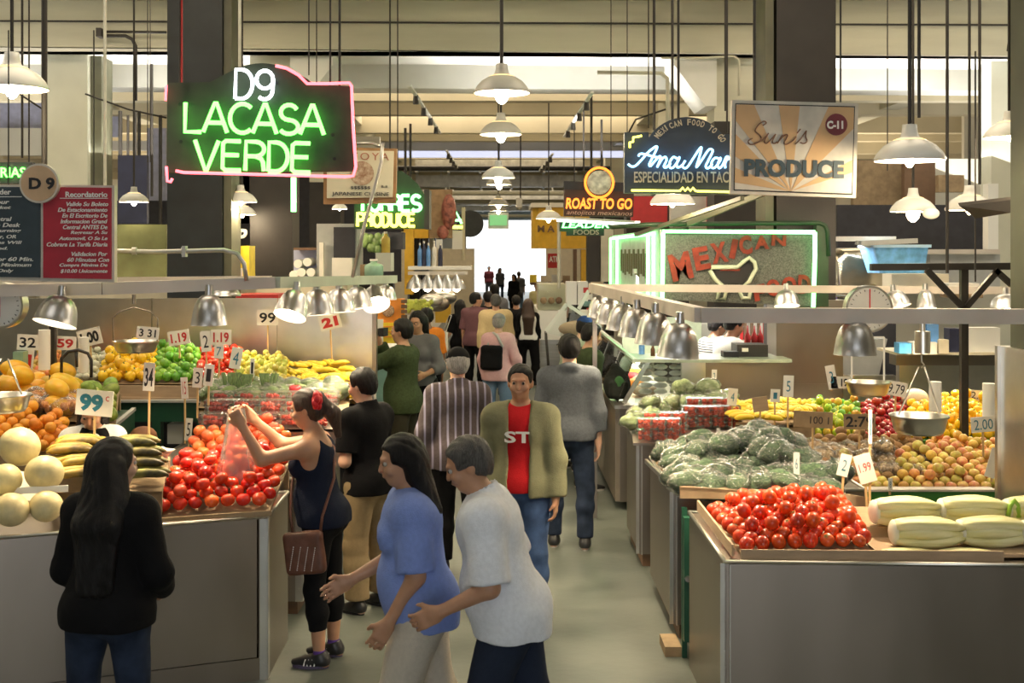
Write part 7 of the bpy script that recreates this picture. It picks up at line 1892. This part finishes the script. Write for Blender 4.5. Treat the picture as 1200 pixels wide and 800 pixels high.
# 1 long black hair woman
person('woman with waist-long black hair, black jacket and jeans, from behind at lower left', X(127, 5.3), 5.3, -8, 1.60, 1.18, True, 3, 0, (-38, 4, 0),
       {'L': ((.30, .10, -1), (-.15, .75, -.45), 35, 0), 'R': ((.34, .02, -1), (-.25, .75, -.4), 35, 0)}, {'L': ((.08, .0, -1), (0, 0, -1), 0), 'R': ((.06, .03, -1), (0, -.05, -1), 0)}, 'light',
       [(C_black, 'jacket', 1.96, -.06, .018, {})], (C_jean, 1.96, .006), ('long', 'black'), SHB)
# 2 tank top woman
def ex2(I):
    HP, up, A = I['HP'], I['up'], I['A']
    b = MB()
    c = HP((-.062, -.100, .045))
    for k in range(9):
        a = 2*PI*k/9; b.ball(Vector(c)+Vector((.030*math.cos(a), -.008*math.sin(k*2), .034*math.sin(a))), (.027, .022, .027), 8, 6)
    b.ball(c, .036, 10, 8); I['put']('red_hair_flower', b.mesh(mat('flower_red', (.62,.01,.02), .5)), I['body'])
    # shoulder bag
    M['leather'] = mat('brown_leather', (.13,.05,.03), .5, var=.25, scale=12, bump=.3)
    pz = I['pel'][2]; sx = -.20*1; t = I['put']
    b = MB(); n = 24; ring = []
    def shell(y0, y1, z0, z1, th):
        pr = [dict(t='box', c=v3(-.225, .045, (z0+z1)/2), r=(th, (y1-y0)/2, (z1-z0)/2), R=rotx(-.12), rr=.028, k=.02)]
        return sdf_mesh(pr, .008, .004, 3)
    V, Q = shell(-.115, .135, pz-.30, pz-.04, .035); o = t('shoulder_bag', np_mesh(V, Q, M['leather']))
    b = MB()
    for k, yy in enumerate((-.03, .015, .06, .105)):
        for j in range(12): b.ball((-.262, yy+.002*j, pz-.13-.0125*j), .0035, 5, 4)
    t('bag_studs', b.mesh(M['bright']), o)
    b = MB(); b.tube([up((.11, .0, .53)), up((.02, .10, .42)), up((-.10, .135, .25)), v3(-.21, .14, pz+.05), v3(-.225, .12, pz-.06)], .009, 6)
    b.tube([up((.11, .0, .53)), up((.02, -.12, .42)), up((-.10, -.135, .25)), v3(-.21, -.06, pz+.05), v3(-.225, -.05, pz-.06)], .009, 6); t('bag_strap', b.mesh(M['leather']), o)
    for s in 'RL':
        J = I['J']; a = J['ank'+s]
        b = MB(); b.cyl(a+v3(0, 0, -.01), a+v3(0, 0, .035), .040, .038, 12); t('sock', b.mesh(mat('purple_sock', (.12,.05,.30), .8) if 'purple_sock' not in bpy.data.materials else bpy.data.materials['purple_sock']))
        b = MB(); sg = -1
        for j in range(4): b.bar(a+v3(-.046, .02+j*.022, -.055), a+v3(-.042, .008+j*.022, -.015), .004, .008)
        t('shoe_stripe', b.mesh(M['bright']))
I2 = person('woman in navy tank top with red hair flower and brown studded bag, reaching up', X(378, 7.12), 7.12, 82, 1.62, 1.10, True, 7, 0, (0, 6, 0),
       {'R': ((.20, .80, -.02), (-.12, .75, .85), 70, 0), 'L': ((.18, .92, -.10), (.02, .42, .95), 70, 0)}, {'L': ((.03, .05, -1), (0, -.08, -1), 0), 'R': ((.03, -.06, -1), (0, -.03, -1), 0)}, 'tan',
       [(C_navytop, 'tank_top', 0, -.04, .002, {'tank': True})], (C_black, 1.62, .004), ('pony', 'brown'), (M['shoeblack'], mat('purple_sole', (.10,.08,.14), .6)), extra=ex2)
# bag of tomatoes she holds
hand = Vector(I2['J']['wrL']*I2['sc']); wl = W(I2['root']) @ hand; hand = Vector(I2['J']['wrR']*I2['sc']); wr_ = W(I2['root']) @ hand
tb = thing('plastic_bag', 'clear plastic bag of tomatoes held up by the woman in the tank top', 'bag', tuple(wl))
top = (wl+wr_)/2+Vector((-.08, 0, .06))
b = MB(); vs = []
n = 20
prof = [(.05, .02), (.06, -.06), (.075, -.16), (.095, -.26), (.115, -.34), (.11, -.42), (.07, -.47), (.0, -.48)]
b.lathe(prof, top+Vector((.01, 0, 0)), 20, Matrix.Identity(3)); b.build('clear_film', thin('milky_bag_film', (.97,.9,.88), .30, .25, .6, 12, .06), tb)
for k in range(14):
    place(PR['otomato'], 'tomato', 'orange-red tomato inside the hanging plastic bag', 'tomato', 'tomatoes inside the held bag', top+Vector((.01+.05*math.cos(k*2.4)*(k % 3 > 0), .05*math.sin(k*2.4)*(k % 3 > 0), -.43+.052*(k//3))), .033)
# 3 black shirt man
def ex3(I):
    J = I['J']; b = MB(); c = J['wrL']; f = I['A']['L'][3]
    b.cyl(c-f*.035, c-f*.012, .031, .029, 14); I['put']('wristwatch', b.mesh(M['steel2']))
    b = MB(); b.tube([v3(.165*math.cos(a), .118*math.sin(a)-.005, I['pel'][2]+.075) for a in [2*PI*k/24 for k in range(24)]], .013, 6, True); I['put']('belt', b.mesh(M['black']))
person('dark-haired man in black short-sleeved shirt and khaki trousers beside the tomato pile', X(432, 8.15), 8.15, 55, 1.64, 1.02, False, 3, 0, (8, 8, 0),
       {'R': ((.15, .25, -1), (-.3, .9, -.15), 30, 0), 'L': ((.2, .05, -1), (-.75, .75, -.12), 30, 0)}, {'L': ((.06, .05, -1), (0, -.05, -1), 0), 'R': ((.10, .0, -1), (0, 0, -1), 0)}, 'light',
       [(C_black, 'shirt', .78, -.07, .018, {'collar': True})], (C_khaki, 1.93, .026), ('short', 'black'), SHD, extra=ex3)
# 4 green photographer
def ex4(I):
    b = MB(); p = I['HP']((0, .19, -.0)); b.box(p[0]-.06, p[0]+.06, p[1]-.025, p[1]+.025, p[2]-.04, p[2]+.04); b.cyl(p+v3(0, .02, 0), p+v3(0, .09, 0), .033, n=12); I['put']('camera', b.mesh(M['black']))
person('man in a dark green long-sleeved top raising a camera to his face', X(472, 12.0), 12.0, 72, 1.76, 1.10, False, 0, 0, (0, 2, 0),
       {'R': ((.25, .75, -.35), (-.35, .35, 1), 60, 0), 'L': ((.25, .85, -.3), (-.35, .30, 1), 60, 0)}, None, 'tan', [(C_dkgreen, 'long_top', 1.9, -.10, .022, {})], (cloth('dark_brown', (.03,.028,.018)), 1.94, .02), ('short', 'black'), SHB, vox=.012, extra=ex4)
# 5 glasses woman
def glasses(I):
    b = MB()
    for g in (1, -1):
        c = I['HP']((g*.031, .108, .014)); b.tube([I['HP']((g*.031+.024*math.cos(a), .110, .014+.018*math.sin(a))) for a in [2*PI*k/12 for k in range(12)]], .003, 5, True)
    b.tube([I['HP']((-.01, .112, .016)), I['HP']((.01, .112, .016))], .003, 5); I['put']('glasses', b.mesh(M['black']), I['body'])
person('woman with glasses in a grey tee, facing the camera behind the camera man', X(491, 13.7), 13.7, 172, 1.76, 1.12, True, 4, 0, (-10, 6, 0), {'R': ((.35, .1, -1), (-.5, .8, -.2), 30, 0), 'L': ((.35, .1, -1), (-.5, .8, -.2), 30, 0)}, None, 'tan',
       [(C_gtee, 'tee', 1.5, -.02, .015, {})], (C_black, 1.94, .01), ('mid', 'black'), SHB, vox=.013, extra=glasses)
person('dark-haired person in an orange shirt behind the woman with glasses', X(501, 15.6), 15.6, 30, 1.70, 1.0, False, 2, 0, (0, 5, 0), None, None, 'brown', [(C_orange, 'shirt', .9, -.05, .015, {})], (C_black, 1.94, .012), ('short', 'black'), SHB, vox=.016)
# 7 elderly striped
person('elderly grey-haired man in striped dark shirt and black cap, walking away in mid aisle', X(537, 9.1), 9.1, 6, 1.70, 1.12, False, 4, 0, (4, 4, 0),
       {'R': ((.28, -.05, -1), (.02, .12, -1), 30, 0), 'L': ((.34, -.08, -1), (.08, .10, -1), 30, 0)}, {'L': ((.05, .15, -1), (0, -.1, -1), 0), 'R': ((.05, -.12, -1), (0, -.25, -1), 0)}, 'light',
       [(C_stripe, 'striped_shirt', 1.85, -.10, .016, {'collar': True, 'wr': .010})], (C_black, 1.94, .018), ('short', 'grey'), SHB, extra=lambda I: cap_hat(I, C_black))
# 8 blue shirt woman
person('dark-haired woman in periwinkle blue top and beige trousers walking past at the front', X(492, 5.45), 5.45, 98, 1.62, 1.16, True, 6, 0, (8, 6, 0),
       {'L': ((.14, .05, -1), (-.05, .60, -.8), 30, 0), 'R': ((.16, .35, -1), (-.1, .95, -.35), 30, 0)}, {'L': ((.03, .28, -1), (0, .05, -1), 5), 'R': ((.03, -.18, -1), (0, -.45, -1), -25)}, 'tan',
       [(C_blue, 'top', .92, -.10, .022, {})], (C_beige, 1.93, .030), ('mid', 'black'), SHB)
# 9 white shirt man
person('grey-haired man in white short-sleeved shirt and navy trousers striding left at the front', X(598, 5.25), 5.25, 86, 1.66, 1.16, False, 14, 0, (6, 10, 0),
       {'L': ((.22, .12, -1), (.0, 1, -.22), 40, 0), 'R': ((.2, -.2, -1), (-.1, .5, -.8), 30, 0)}, {'L': ((.03, .30, -1), (0, .05, -1), 5), 'R': ((.03, -.22, -1), (0, -.5, -1), -25)}, 'tan',
       [(C_white, 'shirt', .95, -.09, .024, {'collar': True, 'wr': .013})], (C_navy, 1.94, .022), ('short', 'dgrey'), SHD)
# 10 red shirt man
def ex10(I):
    b = MB(); co, fs = glyphs('ST', .03); w, h = co.max(0); q = MB()
    q.add([I['up']((.09-.18*u/w, 0.133, .30+.075*v/h)) for u, v in co], [tuple(f) for f in fs], False); I['put']('shirt_lettering', q.mesh(M['bright']))
person('man in a red lettered shirt under an open olive jacket, walking towards the camera', X(610, 7.9), 7.9, 172, 1.70, 1.05, False, 0, 0, (0, 4, 0),
       {'R': ((.22, -.1, -1), (.0, .10, -1), 35, 0), 'L': ((.24, .05, -1), (.02, .22, -1), 35, 0)}, {'L': ((.05, .18, -1), (0, -.05, -1), 0), 'R': ((.05, -.12, -1), (0, -.3, -1), -15)}, 'tan',
       [(C_red, 'tee', .35, -.03, .003, {}), (C_oliv, 'jacket', 1.96, -.06, .013, {'open': True})], (C_jean2, 1.94, .014), ('buzz', 'black'), SHB, extra=ex10)
# 11 grey sweater
person('man in grey hooded sweater and dark jeans walking away right of the aisle', X(667, 9.9), 9.9, -6, 1.75, 1.08, False, 3, 0, (6, 4, 0),
       {'R': ((.22, -.08, -1), (.02, .12, -1), 35, 0), 'L': ((.22, .05, -1), (.0, .25, -1), 35, 0)}, {'L': ((.07, .08, -1), (0, -.1, -1), 0), 'R': ((.09, -.08, -1), (0, -.12, -1), 0)}, 'light',
       [(C_grey, 'hooded_sweater', 1.55, -.03, .022, {'hood': True})], (C_jean, 1.95, .012), ('short', 'black'), SHB)
# 12, 13
person('man in a blue cap and pale green shirt leaning at the deli counter', X(670, 13.4), 13.4, -60, 1.72, 1.05, False, 14, 0, (40, 0, 0), None, None, 'light', [(C_pgreen, 'shirt', .9, -.05, .018, {})], (C_navy, 1.94, .015), ('short', 'black'), SHB, vox=.014, extra=lambda I: cap_hat(I, cloth('blue_cap', (.02,.05,.16))))
person('black-haired man in dark clothes looking right at the deli counter', X(686, 12.3), 12.3, -70, 1.70, 1.08, False, 4, 0, (-10, 10, 0), None, None, 'tan', [(C_dkgreen, 'jacket', 1.9, -.05, .018, {})], (C_black, 1.94, .015), ('short', 'black'), SHB, vox=.013)
# 14 vendor
person('stall keeper in a black vest over a white shirt behind the big 99 card', X(107, 7.72), 7.72, 205, 1.58, 1.0, True, 14, 0, (-20, 22, 0), {'R': ((.25, .3, -1), (-.2, .8, -.5), 30, 0), 'L': ((.25, .3, -1), (-.2, .8, -.5), 30, 0)}, None, 'tan',
       [(C_cook, 'shirt', .9, -.03, .010, {'collar': True}), (C_black, 'vest', 0, -.03, .012, {'vest': True})], (C_black, 1.94, .012), ('mid', 'black'), SHB, vox=.010)
# 15,16 cooks
def ex15(I):
    V, Q = sdf_mesh([I['ell'](I['HP']((0, -.01, .085)), (.092, .108, .05), I['Rh'], .02)], .012); I['put']('white_cap', np_mesh(V, Q, C_cook), I['body'])
person('cook in white with a white cap bending over the hot food counter', X(848, 12.9), 12.9, -75, 1.78, 1.1, False, 8, 0, (0, 10, 0), {'R': ((.2, .5, -1), (-.2, .9, -.3), 30, 0), 'L': ((.2, .5, -1), (-.2, .9, -.3), 30, 0)}, None, 'brown', [(C_cook, 'cook_jacket', 1.0, -.05, .02, {})], (C_black, 1.94, .015), ('short', 'black'), SHB, vox=.012, extra=ex15)
person('dark-haired cook in a striped top half hidden behind the cook in white', X(830, 13.6), 13.6, -70, 1.72, 1.05, False, 8, 0, (0, 10, 0), None, None, 'brown', [(C_cookstripe, 'striped_top', .9, -.05, .015, {})], (C_black, 1.94, .015), ('short', 'black'), SHB, vox=.014)
# 17-24 mid aisle
def ex17(I):
    b = MB(); z = I['pel'][2]; b.box(-.34, -.30, -.16, .16, z-.12, z+.22); o = I['put']('tote_bag', b.mesh(M['white'])); b = MB(); b.tube([(-.32, -.10, z+.22), (-.2, -.06, z+.52), (-.2, .06, z+.52), (-.32, .10, z+.22)], .008, 5); I['put']('bag_strap', b.mesh(M['white']), o)
person('woman with long black hair in black carrying a white tote bag', X(540, 20.8), 20.8, 20, 1.60, 1.0, True, 2, 0, (-40, 0, 0), {'L': ((.3, .0, -1), (.1, .5, -.4), 30, 0), 'R': ((.2, 0, -1), (0, .2, -1), 30, 0)}, None, 'light', [(C_black, 'top', .9, -.05, .015, {})], (C_black, 1.94, .012), ('long', 'black'), SHB, vox=.016, extra=ex17)
person('man in a mauve brown shirt beside the woman with the tote bag', X(557, 20.4), 20.4, -20, 1.74, 1.02, False, 2, 0, (-50, 0, 0), None, None, 'tan', [(C_mauve, 'shirt', .95, -.08, .02, {'collar': True})], (C_black, 1.94, .015), ('short', 'black'), SHB, vox=.016)
person('broad man in a tan sweater walking away in the middle of the aisle', X(581, 19.5), 19.5, 0, 1.74, 1.22, False, 3, 0, (0, 4, 0), None, None, 'tan', [(C_tan, 'sweater', 1.9, -.06, .03, {})], (C_navy, 1.94, .02), ('short', 'dgrey'), SHB, vox=.018)
def ex20(I):
    V, Q = sdf_mesh([dict(t='box', c=I['up']((-.04, -.19, .20)), r=(.15, .065, .17), R=I['Rl'], rr=.05, k=.02)], .014, .006); o = I['put']('backpack', np_mesh(V, Q, C_black))
    b = MB(); b.tube([I['up']((-.12, -.14, .35)), I['up']((-.06, -.06, .52)), I['up']((.05, .10, .50))], .016, 6); b.tube([I['up']((.10, -.14, .35)), I['up']((.02, -.14, .50)), I['up']((-.06, -.05, .54))], .020, 6); I['put']('bag_strap', b.mesh(M['greybox']), o); cap_hat(I, cloth('grey_cap', (.25,.26,.27)), False)
person('woman in pink top and grey cap with a black backpack, beyond the striped shirt', X(583, 15.6), 15.6, -15, 1.62, 1.12, True, 6, 0, (6, 4, 0), {'R': ((.45, .0, -1), (.0, .4, -.8), 30, 0), 'L': ((.3, .1, -1), (-.1, .4, -.8), 30, 0)}, None, 'light', [(C_pink, 'top', 1.9, -.10, .02, {})], (C_leg, 1.94, .015), ('short', 'grey'), SHB, vox=.014, extra=ex20)
person('person in a black jacket left of the woman in the white and black top', X(605, 22.3), 22.3, 5, 1.62, 1.0, False, 2, 0, (0, 2, 0), None, None, 'tan', [(C_black, 'jacket', 1.9, -.06, .02, {})], (C_black, 1.94, .015), ('short', 'black'), SHB, vox=.018)
person('woman with long dark hair, white top with black sleeves and black trousers', X(619, 21.8), 21.8, 0, 1.58, 1.0, True, 2, 0, (-6, 2, 0), None, {'L': ((.08, .1, -1), (0, -.05, -1), 0), 'R': ((.10, -.1, -1), (0, -.05, -1), 0)}, 'light', [(C_black, 'sleeves', 1.9, .02, .008, {}), (C_cook, 'vest', 0, -.0, .012, {})], (C_black, 1.94, .025), ('long', 'brown'), SHB, vox=.016)
person('dark-haired person in black just left of the tan sweater', X(572, 21.5), 21.5, 10, 1.72, 1.0, False, 2, 0, (0, 2, 0), None, None, 'tan', [(C_black, 'jacket', 1.9, -.06, .02, {})], (C_black, 1.94, .015), ('short', 'black'), SHB, vox=.02)
person('dark-haired head and shoulders in grey behind the tan sweater', X(580, 23.5), 23.5, 10, 1.80, 1.0, False, 2, 0, (0, 2, 0), None, None, 'tan', [(C_gtee, 'jacket', 1.9, -.06, .02, {})], (C_black, 1.94, .015), ('short', 'black'), SHB, vox=.02)
# far
person('distant person in a maroon shirt in front of the bright entrance', X(573, 62), 62, 180, 1.68, 1.0, False, 0, 0, (0, 0, 0), None, None, 'tan', [(C_maroon, 'shirt', .9, -.05, .02, {})], (C_gtee, 1.3, .02), ('short', 'black'), SHB, vox=.03)
person('distant woman in grey with dark leggings in front of the bright entrance', X(586, 58), 58, 200, 1.66, 1.0, True, 0, 0, (0, 0, 0), None, None, 'tan', [(C_gtee, 'shirt', .9, -.05, .02, {})], (C_jean, 1.94, .01), ('mid', 'black'), SHB, vox=.03)
def ex27(I):
    b = MB(); z = I['pel'][2]; b.ball((-.30, 0, z+.0), (.09, .16, .15), 8, 6); I['put']('shoulder_bag', b.mesh(M['black']))
person('distant person in black with a shoulder bag before the entrance', X(602, 44), 44, 150, 1.62, 1.1, True, 0, 0, (0, 0, 0), None, {'L': ((.05, .2, -1), (0, 0, -1), 0), 'R': ((.05, -.1, -1), (0, -.2, -1), 0)}, 'tan', [(C_black, 'coat', 1.9, -.25, .02, {})], (C_black, 1.94, .01), ('mid', 'black'), SHB, vox=.03, extra=ex27)
person('distant person in blue jeans right of the one with the shoulder bag', X(608, 47), 47, 0, 1.66, 1.0, False, 0, 0, (0, 0, 0), None, None, 'tan', [(C_gtee, 'shirt', .9, -.05, .02, {})], (C_leg, 1.94, .01), ('short', 'brown'), SHB, vox=.03)
person('distant stall worker in pale yellow behind the far right counter', X(629, 34), 34, 170, 1.55, 1.05, True, 0, 0, (0, 0, 0), None, None, 'tan', [(C_yel, 'shirt', .9, -.05, .02, {})], (C_black, 1.94, .01), ('short', 'black'), SHB, vox=.03)
person('distant stall worker in white near the cash machine sign', X(661, 31), 31, 120, 1.70, 1.0, False, 0, 0, (0, 0, 0), None, None, 'light', [(C_cook, 'shirt', .9, -.05, .02, {})], (C_black, 1.94, .01), ('short', 'black'), SHB, vox=.03)
# backpack on the deli ledge
tb = thing('backpack', 'black and dark green backpack standing on the deli ledge', 'backpack', tuple(P(723, 467, 11.5)))
p = P(723, 467, 11.55)
V, Q = sdf_mesh([dict(t='ell', c=v3(p.x, p.y, p.z+.13), r=(.13, .10, .16), k=.03), dict(t='cap', a=v3(p.x, p.y, p.z+.2), b=v3(p.x-.02, p.y, p.z+.30), ra=.09, rb=.045, k=.05), dict(t='box', c=v3(p.x+.01, p.y-.09, p.z+.10), r=(.09, .04, .08), rr=.03, k=.03), dict(t='plane', o=v3(0, 0, p.z), n=v3(0, 0, -1.))], .010, .006)
me = np_mesh(V, Q, cloth('backpack_black', (.012,.014,.012))); link_mesh('body', me, tb)
b = MB(); b.ball((p.x+.01, p.y-.105, p.z+.16), (.05, .03, .07), 10, 8); b.build('green_pocket', cloth('green_pocket', (.03,.09,.03)), tb)
b = MB(); b.tube([(p.x-.02, p.y, p.z+.32), (p.x-.04, p.y, p.z+.36), (p.x, p.y, p.z+.37), (p.x+.02, p.y, p.z+.32)], .008, 6); b.build('handle', M['black'], tb)
